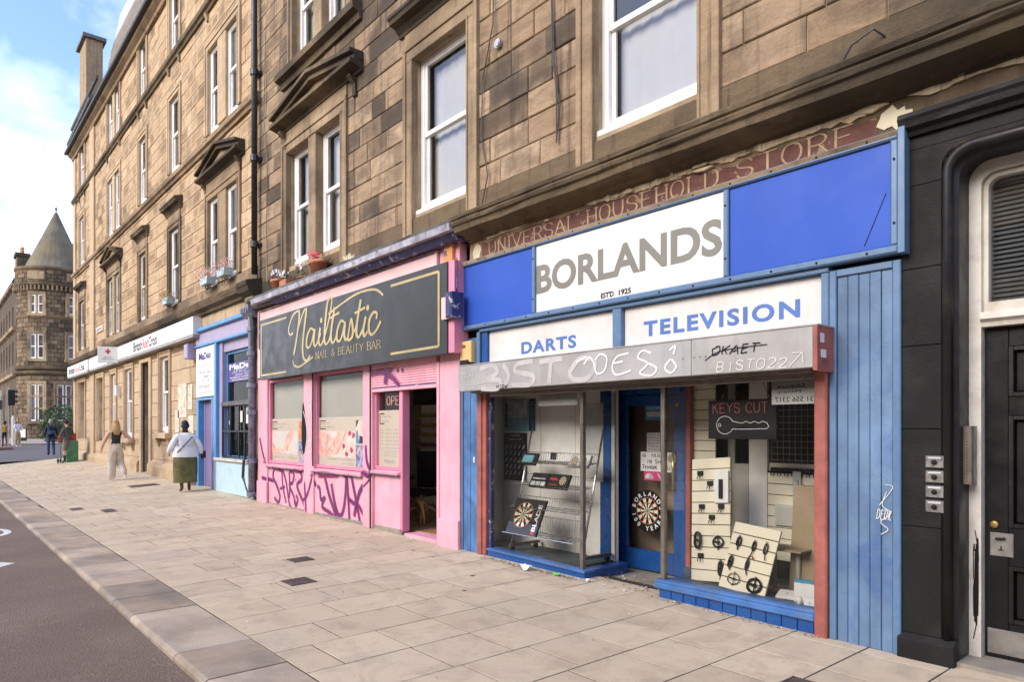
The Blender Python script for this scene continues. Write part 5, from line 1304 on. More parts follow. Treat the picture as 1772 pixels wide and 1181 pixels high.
# wire display rack
rk = thing('wire_rack', 'leaning chrome wire display rack on castors in the left window', 'rack')
def rp(x, z): return (x, .12+(z-.25)/1.35*.32, z)
for x in (-6.33, -5.16): m = MB(); m.tube([(x, .10, .22), (x, .44, 1.60)], .012, 8); m.build('side_rail', 'chrome', rk, smooth=True)
for x in (-6.33, -5.16): m = MB(); m.box(x-.02, x+.02, .08, .55, .19, .225); m.build('foot', 'bronze_bar', rk)
for x in (-6.33, -5.16):
    for y in (.12, .50): m = MB(); m.tube([(x-.015, y, .165), (x+.015, y, .165)], .03, 10); m.build('castor', 'plastic_black', rk)
for zi, z in enumerate((.40, .70, .96, 1.22)):
    dep = .17 if zi else .2; m = MB(); yb = rp(0, z)[1]; hh = .10 if zi else .19
    for k in range(30):
        x = -6.31+1.13*k/29; m.tube([(x, yb-dep, z-.02), (x, yb, z), (x, yb+.02, z+hh)], .0028, 4, False)
    for (yy, zz) in ((yb-dep, z-.02), (yb-dep*.4, z-.01), (yb, z), (yb+.02, z+hh)): m.tube([(-6.33, yy, zz), (-5.16, yy, zz)], .004, 5)
    m.build('wire_shelf', 'chrome', rk)
def flat_box(name, label, x0, x1, z, h, back, mat, lean=28, d=.03):
    t = thing(name, label, 'box', ((x0+x1)/2, rp(0, z)[1]-back, z)); t.rotation_euler = (R(-lean), 0, 0)
    bx('carton', mat, t, -(x1-x0)/2, (x1-x0)/2, 0, d, 0, h, .003); return t
t = flat_box('dartboard_box', 'large black boxed dartboard with white side lettering, bottom of the wire rack', -6.28, -5.76, .38, .44, .19, 'poster_black', 25)
dartboard(t, -.045, .24, .16, -.002); m = MB(); put_text(m, 'BLADE', 0, .32, 0, .06, 0, bold=.02); m.xf(Matrix.Translation((.225, -.003, .06)) @ Matrix.Rotation(R(-90), 4, 'Y')); m.build('lettering', 'paper', t)
m = MB(); m.box(.17, .22, -.003, -.001, .02, .055); m.build('red_mark', 'print_red', t)
t = flat_box('dart_case_box', 'black box with small photographs, left half of the middle shelf', -6.05, -5.76, .93, .18, .16, 'poster_black')
m = MB(); [m.box(-.12+.085*i, -.05+.085*i, -.003, -.001, .02, .07) for i in range(3)]; m.box(-.11, .1, -.003, -.001, .10, .115); m.build('pictures', 'poster_grey', t)
t = flat_box('dartboard_box', 'black box with a red-lit dartboard picture, right half of the middle shelf', -5.75, -5.43, .93, .18, .16, 'poster_black')
dartboard(t, .07, .1, .055, -.002); m = MB(); m.box(-.14, -.02, -.003, -.001, .10, .13); m.box(-.14, .0, -.003, -.001, .04, .05); m.build('red_print', 'print_red', t)
t = flat_box('dart_box', 'small blue-black box on the top shelf, left', -6.30, -6.03, 1.18, .15, .14, 'poster_black'); m = MB(); m.box(-.10, .08, -.003, -.001, .03, .12); m.build('picture', 'poster_teal', t)
t = flat_box('dartboard_box', 'pale printed box with two round boards on the top shelf, right', -5.48, -5.18, 1.18, .15, .14, 'poster_grey'); dartboard(t, -.07, .07, .055, -.002); dartboard(t, .06, .07, .055, -.002)
t = flat_box('dart_packet', 'tiny black packet standing at the back of the top shelf', -5.93, -5.85, 1.24, .08, .0, 'poster_black', 10)
# goods on the right display floor
tb = thing('side_table', 'small low wooden table behind the short slatwall board', 'table', (-3.07, .52, .17))
bx('table_top', 'hardboard', tb, -.2, .2, -.15, .15, .37, .385, .003); bx('base', 'hardboard', tb, -.16, .12, -.14, .14, 0, .02, .003)
for x in (-.12, .10): m = MB(); m.tube([(x, 0, .02), (x, 0, .37)], .02, 8); m.build('leg', 'partition_grey', tb)
t = thing('microphone_pack', 'long white hanging pack on the far slatwall', 'package', (-3.2, .94, 1.0)); bx('card', 'card', t, -.04, .04, 0, .01, -.2, .2, .002); bx('product', 'poster_grey', t, -.018, .018, -.015, 0, -.15, .12, .003)
t = thing('heater_pack', 'grey ribbed pack hung low on the far slatwall', 'package', (-3.28, .94, .78)); bx('card', 'card', t, -.14, .14, 0, .03, -.1, .1, .003)
m = MB(); [m.box(-.12, .12, -.004, -.001, -.08+.02*i, -.07+.02*i) for i in range(8)]; m.build('ribs', 'partition_grey', t, kind='stuff')
m = MB()
for i in range(7): hooks(m, -3.45+i*.07, 1.21)
m.v = [(v[0], v[1]+1.0, v[2]) for v in m.v]; tag(m.build('hook_row', 'plastic_black'), 'row of small dark display hooks on the rail of the far slatwall', 'hooks'); 
for lab, a in (('white boxed plug with blue top, left of the two at the window corner', (-2.80, .20, .09, .16)), ('white boxed plug with blue top, right of the two at the window corner', (-2.70, .17, .085, .17))):
    t = thing('plug_box', lab, 'box', (a[0], a[1], .172)); bx('carton', 'plastic_white', t, -a[2]/2, a[2]/2, 0, .05, 0, a[3], .003); bx('blue_tab', 'print_blue', t, -a[2]/2, a[2]/2, .01, .04, a[3]+.001, a[3]+.025, .002)
def socket(lab, x, y, z, s, rx):
    t = thing('socket_plate', lab, 'socket', (x, y, z)); t.rotation_euler = (R(rx), 0, R(12)); bx('plate', 'plastic_white', t, -s, s, -.01, .01, 0, s*1.7, .003)
    m = MB(); m.box(-.008, .008, -.0135, -.0105, s*.6, s*1.0); m.build('switch', 'card', t)
socket('white socket plate standing beside the boxed plugs', -2.66, .10, .172, .045, -10)
socket('flat white plate lying on the display floor near the short board', -2.92, .20, .185, .08, -75)
socket('white wall plate leaning at the far right corner of the window floor', -2.59, .16, .172, .05, -8)
t = thing('air_freshener', 'small round white canister between the boxed plugs', 'canister', (-2.745, .10, .172)); m = MB(); m.lathe([(0, 0), (.022, 0), (.022, .06), (.014, .075), (0, .075)], 0, 0, 12); m.build('canister', 'plastic_white', t, smooth=True)
for i, (x, y) in enumerate(((-3.05, .10), (-2.98, .08))):
    t = thing('price_disc', 'small pale disc lying on the display floor, %s of two' % ('left', 'right')[i], 'disc', (x, y, .172)); m = MB(); m.lathe([(0, 0), (.022, 0), (.022, .006), (0, .006)], 0, 0, 12); m.build('disc', 'plastic_white', t)
m = MB(); ribbon(m, catmull([(-2.03, 1.15), (-2.06, 1.05), (-2.0, 1.0), (-2.07, .93), (-2.02, .88), (-2.07, .84)], 6), -.036, .006); ribbon(m, catmull([(-2.08, 1.05), (-1.99, 1.18), (-2.04, 1.2)], 5), -.036, .006)
spray_text(m, 'DEOK', -2.1, -2.0, .95, .07, -.036, .006, .5); m.build('scratched_tag', 'spray_thin', SF)
bx('keyhole_plate', 'plastic_white', SF, -6.90, -6.875, -.038, -.03, 1.18, 1.25, .002)
# ---------------------------------------------------------------- pink nail-bar shopfront
PF = thing('shopfront', 'pink painted nail-bar shopfront with purple graffiti, two poster windows and an open doorway', 'shopfront')
def zf(x): return ground_z(x, 0)
def pk(name, a, b, y0, y1, z0, z1, mat='pink', bb=.006, **k): return bx(name, mat, PF, a, b, y0, y1, z0, z1, bb, **k)
pk('pilaster', -14.1, -13.62, -.05, .06, .13, 2.60); pk('pilaster_base', -14.12, -13.60, -.075, -.051, .12, .55)
pk('mullion', -11.90, -11.50, -.05, .06, .10, 2.60); pk('pilaster', -9.72, -9.46, -.05, .06, .08, 2.62)
pk('pilaster', -7.60, -7.16, -.06, .06, .03, 3.98); pk('pilaster_base', -7.62, -7.15, -.095, -.061, .03, .42)
m = MB(); m.tube([(-9.44, -.07, .06), (-9.44, -.07, 2.6)], .016, 6); m.build('black_conduit', 'cast_iron', PF)
m = MB(); m.tube([(-11.48, -.07, .95), (-11.48, -.07, 2.6)], .014, 6); m.build('black_conduit', 'cast_iron', PF)
pk('stall_riser', -13.62, -11.90, -.02, .06, .12, .86); pk('stall_riser', -11.50, -9.72, -.02, .06, .09, .86)
pk('stall_riser', -9.42, -8.64, -.02, .06, .08, .93); m = MB(); m.profile([(0, .08), (-.03, .08), (-.03, .14), (0, .16)], -13.62, -8.6); m.build('skirting', 'concrete', PF)
for a, b, z in ((-13.62, -11.9, .86), (-11.50, -9.72, .86), (-9.42, -8.64, .93)):
    m = MB(); m.profile([(.06, z), (-.08, z), (-.09, z+.035), (.06, z+.07)], a, b); m.build('window_ledge', 'pink', PF)
    m = MB(); m.box(a, b, -.086, -.02, z-.015, z-.001); m.build('ledge_painted_shadow', 'navy_paint', PF)  # solid dark strip standing in for the shadow under the ledge
def shopwin(a, b, z0, z1):
    m = MB(); frame_mb(m, a, b, z0, z1, .05, -.01, .1); w = m.build('window_frame', 'pink_mid', PF)
    m = MB(); m.add([(a+.05, .05, z0+.05), (b-.05, .05, z0+.05), (b-.05, .05, z1-.05), (a+.05, .05, z1-.05)], [(0, 1, 2, 3)]); m.build('window_pane', 'glass_shop', w); return w
w1_ = shopwin(-13.62, -11.90, .93, 2.56); w2_ = shopwin(-11.50, -9.72, .93, 2.58); w3_ = shopwin(-9.42, -8.66, .99, 2.22)
def spray_soft(name, dens):
    nt = MATS[name].node_tree; out = [n for n in nt.nodes if n.type == 'OUTPUT_MATERIAL'][0]; b = [n for n in nt.nodes if n.type == 'BSDF_PRINCIPLED'][0]
    tr_ = _N(nt, 'ShaderNodeBsdfTransparent'); mx_ = _N(nt, 'ShaderNodeMixShader'); pos_ = _N(nt, 'ShaderNodeNewGeometry').outputs['Position']
    nt.links.new(_ramp(nt, _noise(nt, pos_, 60, 5, .8), .38, .62, dens*.35, dens), mx_.inputs[0]); nt.links.new(tr_.outputs[0], mx_.inputs[1]); nt.links.new(b.outputs[0], mx_.inputs[2]); nt.links.new(mx_.outputs[0], out.inputs[0])
spray_soft('graffiti_haze', .85)
M('vinyl_cream', (.72, .64, .52), .5, .04, 2); M('vinyl_white', (.80, .79, .74), .6, .05, 1.5, streak=.05); M('skin_print', (.62, .37, .29), .5, .3, 5); M('skin_print_pale', (.70, .50, .43), .5, .2, 6)
M('shadow_print', (.28, .14, .12), .5, .3, 8); M('orange_print', (.55, .20, .08), .5, .35, 8); M('petal', (.38, .04, .10), .5, .3, 10); M('paint_mix', (.20, .22, .38), .5, .8, 16)
def translucent(name, f):
    nt = MATS[name].node_tree; out = [n for n in nt.nodes if n.type == 'OUTPUT_MATERIAL'][0]; b = [n for n in nt.nodes if n.type == 'BSDF_PRINCIPLED'][0]
    t = _N(nt, 'ShaderNodeBsdfTranslucent'); t.inputs[0].default_value = (.85, .82, .76, 1); mx_ = _N(nt, 'ShaderNodeMixShader'); mx_.inputs[0].default_value = f
    nt.links.new(b.outputs[0], mx_.inputs[1]); nt.links.new(t.outputs[0], mx_.inputs[2]); nt.links.new(mx_.outputs[0], out.inputs[0])
translucent('vinyl_white', .45); translucent('vinyl_cream', .4)
def smooth_poly(pts, n=5): return catmull(pts+[pts[0]], n)[:-1]
def vinyl(w, a, b, kind):
    y = .035; q = bx('blind', 'vinyl_white', w, a+.10, b-.05, .06, .064, 1.80, 2.50, 0)
    v = bx('window_vinyl', 'vinyl_cream', w, a+.05, b-.05, y, y+.003, .98, 1.80, 0)
    W = b-a-.1; X = lambda t: a+.05+W*t; s = (b-.05)
    side = .80
    bx('photo', 'skin_print_pale', v, X(0), X(side if kind == 2 else .76), y-.002, y-.0005, 1.13, 1.56, 0)
    m = MB()
    if kind == 2:
        m.cur = 0; m.prism(smooth_poly([(X(.0), 1.5), (X(.12), 1.54), (X(.3), 1.45), (X(.2), 1.35), (X(.18), 1.25), (X(.26), 1.16), (X(.1), 1.14), (X(.0), 1.2)]), y-.004, y-.003)
        m.prism(smooth_poly([(X(.45), 1.56), (X(.36), 1.42), (X(.25), 1.30), (X(.22), 1.20), (X(.32), 1.15), (X(.44), 1.22), (X(.52), 1.4), (X(.60), 1.56)]), y-.006, y-.005)
        m.cur = 1
        for i in range(4): t = .2+.035*i; ribbon(m, [(X(t), 1.30-.012*i), (X(t+.07), 1.21-.012*i)], y-.0065, .006)
        m.cur = 2
        for cx, cz in ((.68, 1.53), (.56, 1.32), (.72, 1.26), (.62, 1.19), (.76, 1.5)): m.prism(smooth_poly([(X(cx)+.05*math.cos(k*1.05)*rng.uniform(.6, 1.2), cz+.05*math.sin(k*1.05)*rng.uniform(.6, 1.2)) for k in range(6)]), y-.0065, y-.0055)
    else:
        m.cur = 3; m.prism(smooth_poly([(X(.05), 1.44), (X(.2), 1.55), (X(.45), 1.5), (X(.42), 1.3), (X(.3), 1.17), (X(.1), 1.2)]), y-.004, y-.003)
        m.cur = 3; m.prism([(X(.5), 1.15), (X(.76), 1.15), (X(.76), 1.4), (X(.6), 1.46)], y-.004, y-.003)
        m.cur = 0; m.prism(smooth_poly([(X(.52), 1.56), (X(.42), 1.42), (X(.36), 1.25), (X(.44), 1.18), (X(.50), 1.28), (X(.60), 1.45), (X(.62), 1.56)]), y-.006, y-.005); m.prism(smooth_poly([(X(.0), 1.33), (X(.12), 1.25), (X(.3), 1.22), (X(.28), 1.15), (X(.0), 1.15)]), y-.006, y-.005)
        m.cur = 1
        for i in range(3): ribbon(m, [(X(.40+.03*i), 1.28), (X(.42+.03*i), 1.18)], y-.0065, .006)
    m.build('hands_picture', ['skin_print', 'shadow_print', 'petal', 'vinyl_white'], v)
    sx0 = X(side+.01 if kind == 2 else .78)
    if kind == 2:
        o = bx('side_photo', 'skin_print_pale', v, sx0, s, y-.002, y-.0005, 1.36, 1.74, 0); m = MB(); m.prism([(sx0, 1.37), (sx0+.1, 1.37), (sx0+.05, 1.6), (sx0, 1.55)], y-.004, y-.003); m.build('blue_cloth', 'print_blue', o)
        m = MB(); m.prism([(sx0+.1, 1.37), (s, 1.37), (s, 1.45), (sx0+.12, 1.5)], y-.0045, y-.0035); m.prism([(sx0, 1.74), (sx0+.09, 1.74), (sx0, 1.62)], y-.0045, y-.0035); m.build('dark_cloth', 'poster_black', o)
        o = bx('side_photo', 'paint_mix', v, sx0, s, y-.002, y-.0005, .99, 1.34, 0); m = MB()
        for i in range(7): xx = rng.uniform(sx0+.03, s-.03); zz = rng.uniform(1.02, 1.3); ribbon(m, [(xx-.02, zz-.05), (xx+.03, zz+.04)], y-.003, .03)
        m.v = [(min(max(p[0], sx0), s), p[1], min(max(p[2], .99), 1.34)) for p in m.v]; m.build('brush_shapes', 'skin_print', o)
    else:
        bx('side_photo', 'orange_print', v, sx0, s, y-.002, y-.0005, 1.40, 1.74, 0); o = bx('side_photo', 'paint_mix', v, sx0, s, y-.002, y-.0005, .99, 1.38, 0)
        m = MB(); [ribbon(m, [(sx0+.02+.06*i, 1.0), (sx0+.10+.07*i, 1.2)], y-.003, .025) for i in range(3)]; m.build('brush_shapes', 'skin_print', o)
    m = MB(); x0 = X(.03)
    for p in (([(x0, 1.74), (x0+.22, 1.74)]), ([(x0, 1.60), (x0+.22, 1.60)])): ribbon(m, p, y-.002, .014)
    ribbon(m, [(x0, 1.607), (x0, 1.733)], y-.002, .014)
    l1, l2 = (('Luxury', '& Pedicure') if kind == 2 else ('Gift voucher', 'Available'))
    m.build('bracket_mark', 'ink', v); m = MB(); put_text(m, l1, x0+.05, X(.24 if kind == 2 else .44), 1.68, 1.72, y-.002); put_text(m, l2, x0+.05, X(.36 if kind == 2 else .36), 1.62, 1.655, y-.002)
    if kind == 2: put_text(m, 'Booking & Walk-in Welcome', X(.2), X(.76), 1.075, 1.11, y-.002); put_text(m, 'Time to Enjoy!', X(.5), X(.76), 1.01, 1.045, y-.002)
    else: put_text(m, '0131 555 1122', X(.04), X(.36), 1.04, 1.07, y-.002); put_text(m, 'Nailtastic', X(.5), X(.74), 1.04, 1.08, y-.002)
    m.build('lettering', 'partition_grey', v)
vinyl(w1_, -13.62, -11.90, 1); vinyl(w2_, -11.50, -9.72, 2)
# side window with opening hours and OPEN sign
v = bx('window_vinyl', 'vinyl_cream', w3_, -9.37, -8.71, .035, .038, 1.04, 1.88, 0); m = MB(); y = .033
put_text(m, 'Opening', -9.27, -9.0, 1.77, 1.81, y); put_text(m, 'Hours', -9.27, -9.08, 1.70, 1.74, y)
for i, d in enumerate(('Mon', 'Tue', 'Wed', 'Thu', 'Fri', 'Sat')): put_text(m, d, -9.32, -9.23, 1.575-.055*i, 1.60-.055*i, y); put_text(m, '10:00 am - 06:00 pm', -9.17, -8.74, 1.575-.055*i, 1.60-.055*i, y)
put_text(m, 'Sunday - Closed', -9.22, -8.85, 1.215, 1.24, y); put_text(m, 'Nailtastic', -9.2, -8.88, 1.09, 1.15, y); ribbon(m, [(-9.25, 1.265), (-8.8, 1.265)], y, .005); ribbon(m, [(-9.25, 1.195), (-8.8, 1.195)], y, .005)
m.build('lettering', 'partition_grey', v)
m = MB(); ribbon(m, [(-9.33, 1.83), (-9.2, 1.83)], y, .015); ribbon(m, [(-9.33, 1.68), (-9.2, 1.68)], y, .015); ribbon(m, [(-9.33, 1.69), (-9.33, 1.82)], y, .015); m.build('bracket_mark', 'ink', v)
op = thing('open_sign', 'black OPEN sign with thin pink tube letters in the narrow window beside the salon door', 'sign', (-9.0, .10, 1.90))
bx('panel', 'plastic_black', op, -.27, .30, .0, .02, 0, .25, .004); m = MB(); M('tube_pink', (.75, .30, .28), .4, .05, emit=.3)
x = -.22
for ch in 'OPEN':
    for pts, cv in strokes(ch):
        Pp = [(x+p[0]*.1/4, .06+p[1]*.13/6) for p in pts]; Pp = catmull(Pp, 5) if cv else Pp; m.tube([(p[0], -.012, p[1]) for p in Pp], .005, 5)
    x += .125
m.build('tube_letters', 'tube_pink', op)
# shutter over the door
bx('shutter_slat_head', 'pink', PF, -9.40, -7.67, -.08, -.0, 2.50, 2.60, .004)
for i in range(8): z = 2.22+i*.035; MB().profile([(-.0, z), (-.055, z), (-.065, z+.016), (-.058, z+.032), (-.0, z+.032)], -9.40, -7.67).build('shutter_slat', 'pink', PF)
bx('shutter_rail', 'pink', PF, -9.40, -7.67, -.07, -.0, 2.155, 2.205, .006); bx('rail_gap', 'navy_paint', PF, -9.40, -7.67, -.068, -.0, 2.207, 2.217, 0)
pk('shutter_guide', -9.455, -9.402, -.065, -.0, .08, 2.5); pk('shutter_guide', -7.665, -7.605, -.07, .02, .02, 2.5)
pk('door_post', -8.655, -8.585, -.03, .09, .12, 2.15, 'pink_mid'); pk('door_post', -7.66, -7.61, .021, .10, .1, 2.15, 'pink_mid')
pk('door_threshold', -8.5, -7.7, -.05, .2, .06, .115, 'pink')
# sign board
ns = thing('fascia_sign', 'black salon fascia board with gold script lettering and thin gold corner lines', 'sign', (0, 0, 0))
bx('board', 'sign_black', ns, -13.50, -7.18, -.24, -.16, 2.555, 3.715, .004)
bx('return_box', 'pink_mid', ns, -7.178, -7.05, -.22, .0, 2.56, 3.72, .003, label='pink end box of the salon sign')
y = -.243
m = MB(); ribbon(m, [(-13.42, 3.62), (-12.2, 3.62)], y, .035); ribbon(m, [(-13.42, 2.64), (-12.2, 2.64)], y, .035); ribbon(m, [(-13.42, 2.64), (-13.42, 3.62)], y, .045); m.build('gold_border', 'gold', ns)
m = MB(); ribbon(m, [(-8.55, 3.62), (-7.36, 3.62)], y, .035); ribbon(m, [(-8.55, 2.66), (-7.36, 2.66)], y, .035); ribbon(m, [(-7.36, 2.66), (-7.36, 3.62)], y, .045); m.build('gold_border', 'gold', ns)
m = MB(); Tn = lambda p: (-12.12+p[0]*.386, 2.914+p[1]*.152)
# script drawn on a grid: x 0..8.4, z 0..6
SCR = [[(.55, 2.6), (.2, 2.5), (.05, 3.2), (.5, 4.6), (1.1, 5.0), (1.25, 4.6), (1.1, 3.0), (.85, 1.2), (.62, .0)],
 [(.85, 1.6), (1.3, 3.6), (1.75, 4.8), (1.98, 4.9), (1.95, 4.3), (1.75, 2.6), (1.6, .8), (1.7, -.5), (2.05, -.9), (2.4, -.4)],
 [(2.75, 2.3), (2.45, 2.6), (2.1, 1.9), (2.0, .9), (2.2, .5), (2.5, .9), (2.85, 2.4), (2.75, 1.1), (2.9, .55), (3.15, .9), (3.45, 1.8)],
 [(3.4, 2.4), (3.25, 1.1), (3.4, .5), (3.65, .8), (4.0, 2.0)], [(4.0, 2.0), (4.35, 3.7), (4.5, 5.0), (4.35, 5.35), (4.1, 4.9), (3.9, 3.0), (3.8, 1.1), (3.95, .5), (4.25, .8), (4.5, 1.8)],
 [(4.75, 4.2), (4.45, 1.8), (4.45, .8), (4.65, .5), (4.95, 1.2)], [(4.35, 3.15), (4.75, 3.35), (5.2, 3.5)],
 [(5.65, 2.3), (5.35, 2.6), (5.05, 1.9), (4.95, .9), (5.15, .5), (5.4, .9), (5.7, 2.3), (5.62, 1.1), (5.75, .55), (5.95, .8), (6.2, 2.5), (6.35, 1.5), (6.3, .7), (6.0, .4), (5.95, .8)],
 [(6.3, .9), (6.6, 1.6), (6.95, 3.6)], [(7.0, 4.2), (6.7, 2.0), (6.65, .9), (6.85, .5), (7.15, 1.2)], [(6.5, 3.0), (6.95, 3.15), (7.35, 3.3)],
 [(7.4, 2.4), (7.2, 1.1), (7.3, .5), (7.55, .9)], [(8.2, 1.9), (8.25, 2.4), (8.0, 2.6), (7.7, 2.0), (7.65, 1.0), (7.85, .5), (8.2, .8), (8.55, 1.6)]]
for s in SCR: 
    Pp = catmull([Tn(q) for q in s], 7); 
    ws = []
    for i in range(len(Pp)):
        a = Pp[max(0, i-1)]; b = Pp[min(len(Pp)-1, i+1)]; d = math.atan2(b[1]-a[1], b[0]-a[0]); ws.append(.036+.030*abs(math.sin(d))*(1 if b[1] < a[1] else .4))
    ribbon(m, Pp, y, ws)
for q in ((3.5, 3.2), (7.55, 3.2)): c_ = Tn(q); m.disc((c_[0], y, c_[1]), .045, 10)
ribbon(m, catmull([(-11.92, 2.82), (-11.85, 2.73), (-11.65, 2.69), (-11.35, 2.75), (-11.08, 2.82)], 7), y, .035)
ribbon(m, catmull([(-10.5, 3.47), (-10.0, 3.58), (-9.5, 3.66), (-9.0, 3.64), (-8.75, 3.52)], 7), y, .035)
m.build('script_lettering', 'gold', ns)
m = MB(); serif_text(m, 'NAIL & BEAUTY BAR', -10.98, -8.83, 2.775, .115, y, thick=.9, thin=.3); m.build('serif_lettering', 'gold', ns)
# pale fascia above the sign
pk('upper_fascia', -14.0, -7.62, -.10, .06, 2.62, 3.97, 'pink_pale', .008); m = MB(); m.box(-13.9, -7.66, -.112, -.101, 3.93, 3.945); m.box(-13.9, -13.88, -.112, -.101, 3.2, 3.92); m.build('fascia_bead', 'navy_paint', PF)
m = MB(); m.box(-13.95, -7.64, -.115, -.101, 3.955, 3.968); M('orange_edge', (.65, .28, .08), .5, .1); m.build('orange_edge', 'orange_edge', PF)
t = thing('old_sign_fragment', 'remnant of an orange sign with a dark letter beside the salon fascia', 'sign', (-7.34, -.10, 3.72)); bx('panel', 'orange_edge', t, -.10, .09, -.01, .03, 0, .28, .003)
m = MB(); put_text(m, 'R', -.09, -.01, .12, .2, -.012, bold=.03); m.build('lettering', 'navy_paint', t)
t = thing('alarm_box', 'dark blue alarm box with a pale pink cover plate, between the pink and blue shops', 'alarm', (-7.1, -.24, 2.98))
bx('cover_plate', 'pink_pale', t, -.15, .0, -.04, -.02, 0, .28, .003); bx('casing', 'navy_paint', t, .01, .14, -.10, .1, .0, .32, .02)
m = MB(); m.tube([(-7.05, -.18, 3.75), (-7.03, -.2, 3.5), (-6.99, -.22, 3.35), (-7.04, -.2, 3.3)], .008, 5); m.tube([(-7.08, -.2, 3.72), (-7.08, -.2, 3.3)], .008, 5); tag(m.build('cable', 'cast_iron'), 'short black cables dropping to the dark blue alarm box', 'cable')
# graffiti
def gr(pts, w, haze=True):
    c_ = catmull(pts, 6)
    n = len(c_)
    if haze: ribbon(GH, c_, -.0935, [w*2.2]*n)
    ribbon(GB, c_, -.0955, [w*(.8+.75*abs(math.sin(3.0*i/n+.3))) for i in range(n)])
GB, GH = MB(), MB()
G_ = [([(-14.0, 1.42), (-13.95, 1.3), (-13.8, 1.05), (-13.68, .93)], .035), ([(-13.9, .62), (-13.6, .60), (-13.35, .58)], .04),
 ([(-12.95, .80), (-13.3, .82), (-13.38, .66), (-13.2, .5), (-13.05, .32), (-13.12, .18), (-13.32, .26)], .04),
 ([(-12.95, .78), (-12.9, .5), (-12.75, .2)], .035), ([(-13.05, .45), (-12.8, .5)], .03), ([(-12.92, .82), (-12.75, .6), (-12.6, .2), (-12.5, .12)], .035),
 ([(-12.6, .8), (-12.58, .5), (-12.6, .3)], .035), ([(-12.6, .8), (-12.4, .78), (-12.45, .6), (-12.6, .55), (-12.4, .35), (-12.3, .2)], .035),
 ([(-12.3, .82), (-12.1, .82), (-12.05, .68), (-12.25, .55), (-11.95, .25), (-11.9, .12)], .04), ([(-12.38, .28), (-12.3, .18), (-12.22, .3), (-12.3, .38)], .035),
 ([(-11.95, .82), (-11.85, .55), (-11.8, .12)], .035), ([(-12.0, .30), (-11.75, .42), (-11.5, .85)], .035), ([(-11.6, .8), (-11.45, .6)], .04),
 ([(-11.35, .80), (-11.0, .82), (-10.6, .84)], .055), ([(-11.1, .78), (-10.95, .5), (-10.8, .3), (-10.65, .12)], .045), ([(-11.4, .60), (-11.3, .56), (-11.25, .38), (-11.1, .42), (-11.2, .26), (-10.9, .18), (-10.65, .1)], .04),
 ([(-10.85, .68), (-10.75, .4), (-10.6, .18), (-10.45, .22), (-10.35, .5), (-10.32, .84)], .045), ([(-10.3, .86), (-10.25, .5), (-10.2, .05)], .04),
 ([(-10.15, .86), (-10.0, .5), (-9.85, .12)], .04), ([(-10.25, .48), (-10.1, .42), (-9.9, .38), (-9.75, .26)], .04), ([(-9.75, .72), (-9.9, .55), (-10.05, .2)], .05),
 ([(-9.62, 1.35), (-9.58, 1.1), (-9.45, .92)], .035), ([(-9.72, .93), (-9.55, .90), (-9.44, .86)], .04), ([(-9.70, .70), (-9.5, .82), (-9.4, .9)], .02)]
for p, w in G_: gr([(a, b) for a, b in p], w*1.0)
for x in (-12.42, -12.32): GB.disc((x, -.0955, .66), .02, 8)
def paint_on(mb, base):
    out = []
    for v in mb.v:
        x, z = v[0], v[2]; k = (v[1]-base)
        if z > .84 and z < .95 and x < -9.46: s_ = -.088
        elif z > .95: s_ = -.051
        elif x < -13.62: s_ = -.076 if z < .55 else -.051
        elif -11.9 < x < -11.5 or -9.72 < x < -9.46: s_ = -.051
        elif x > -9.46: s_ = -.066
        else: s_ = -.021
        out.append((x, s_+k*.6-.0015, z))
    mb.v = out
paint_on(GH, -.0935); paint_on(GB, -.0945)
g1 = GH.build('graffiti_haze', 'graffiti_haze', PF); g2 = GB.build('graffiti', 'graffiti_purple', PF)
GB, GH = MB(), MB()
gr([(-9.44, 2.43), (-9.1, 2.45), (-8.8, 2.35), (-8.6, 2.22)], .045); gr([(-8.75, 2.56), (-8.95, 2.4), (-9.0, 2.26)], .06); gr([(-9.15, 2.52), (-9.0, 2.38)], .012, False)
for x, z in ((-8.65, 2.45), (-8.52, 2.44)): GB.disc((x, -.0965, z), .035, 10, sx=.7)
for mb_ in (GB, GH): mb_.v = [(v[0], v[1]+.022, v[2]) for v in mb_.v]
GH.build('graffiti_haze', 'graffiti_haze', PF); GB.build('graffiti', 'graffiti_purple', PF)
m = MB(); m.prism(smooth_poly([(-11.93, 2.05), (-11.86, 1.95), (-11.78, 1.6), (-11.8, 1.3), (-11.92, 1.15), (-11.98, 1.5)]), -.056, -.053); m.build('black_shape', 'ink', PF)
m = MB(); ribbon(m, catmull([(-11.9, 1.92), (-11.8, 1.75), (-11.74, 1.5), (-11.82, 1.2)], 6), -.057, .02)
for z in (2.08, 1.95, 1.35, 1.15): ribbon(m, catmull([(-11.7, z), (-11.6, z+.06), (-11.58, z-.02), (-11.68, z-.08)], 5), -.057, .02)
m.build('white_spray', 'spray_white', PF)
# salon room
sr = thing('salon_interior', 'dark salon room with wooden floor and polish shelves seen through the open doorway', 'room')
M('wood_floor', (.42, .25, .12), .35, .25, 3, .1, 20); M('salon_wall', (.62, .60, .58), .8, .2, 2)
m = MB(); a, b, c_, d = -14.0, -7.2, .12, 4.2
m.add([(a, d, .1), (b, d, .1), (b, d, 2.9), (a, d, 2.9)], [(0, 1, 2, 3)]); m.add([(a, c_, .1), (a, d, .1), (a, d, 2.9), (a, c_, 2.9)], [(0, 1, 2, 3)]); m.add([(b, c_, .1), (b, d, .1), (b, d, 2.9), (b, c_, 2.9)], [(0, 1, 2, 3)]); m.build('room_wall', 'salon_wall', sr)
m = MB(); m.box(a, b, .2, d, .06, .12)
m.build('floor', 'wood_floor', sr); MB().box(a, b, .12, d, 2.62, 2.66).build('ceiling', 'curtain', sr)
t = thing('polish_shelf', 'white shelf unit with rows of bright nail polish bottles at the back of the salon', 'shelf', (-11.3, 2.25, .12))
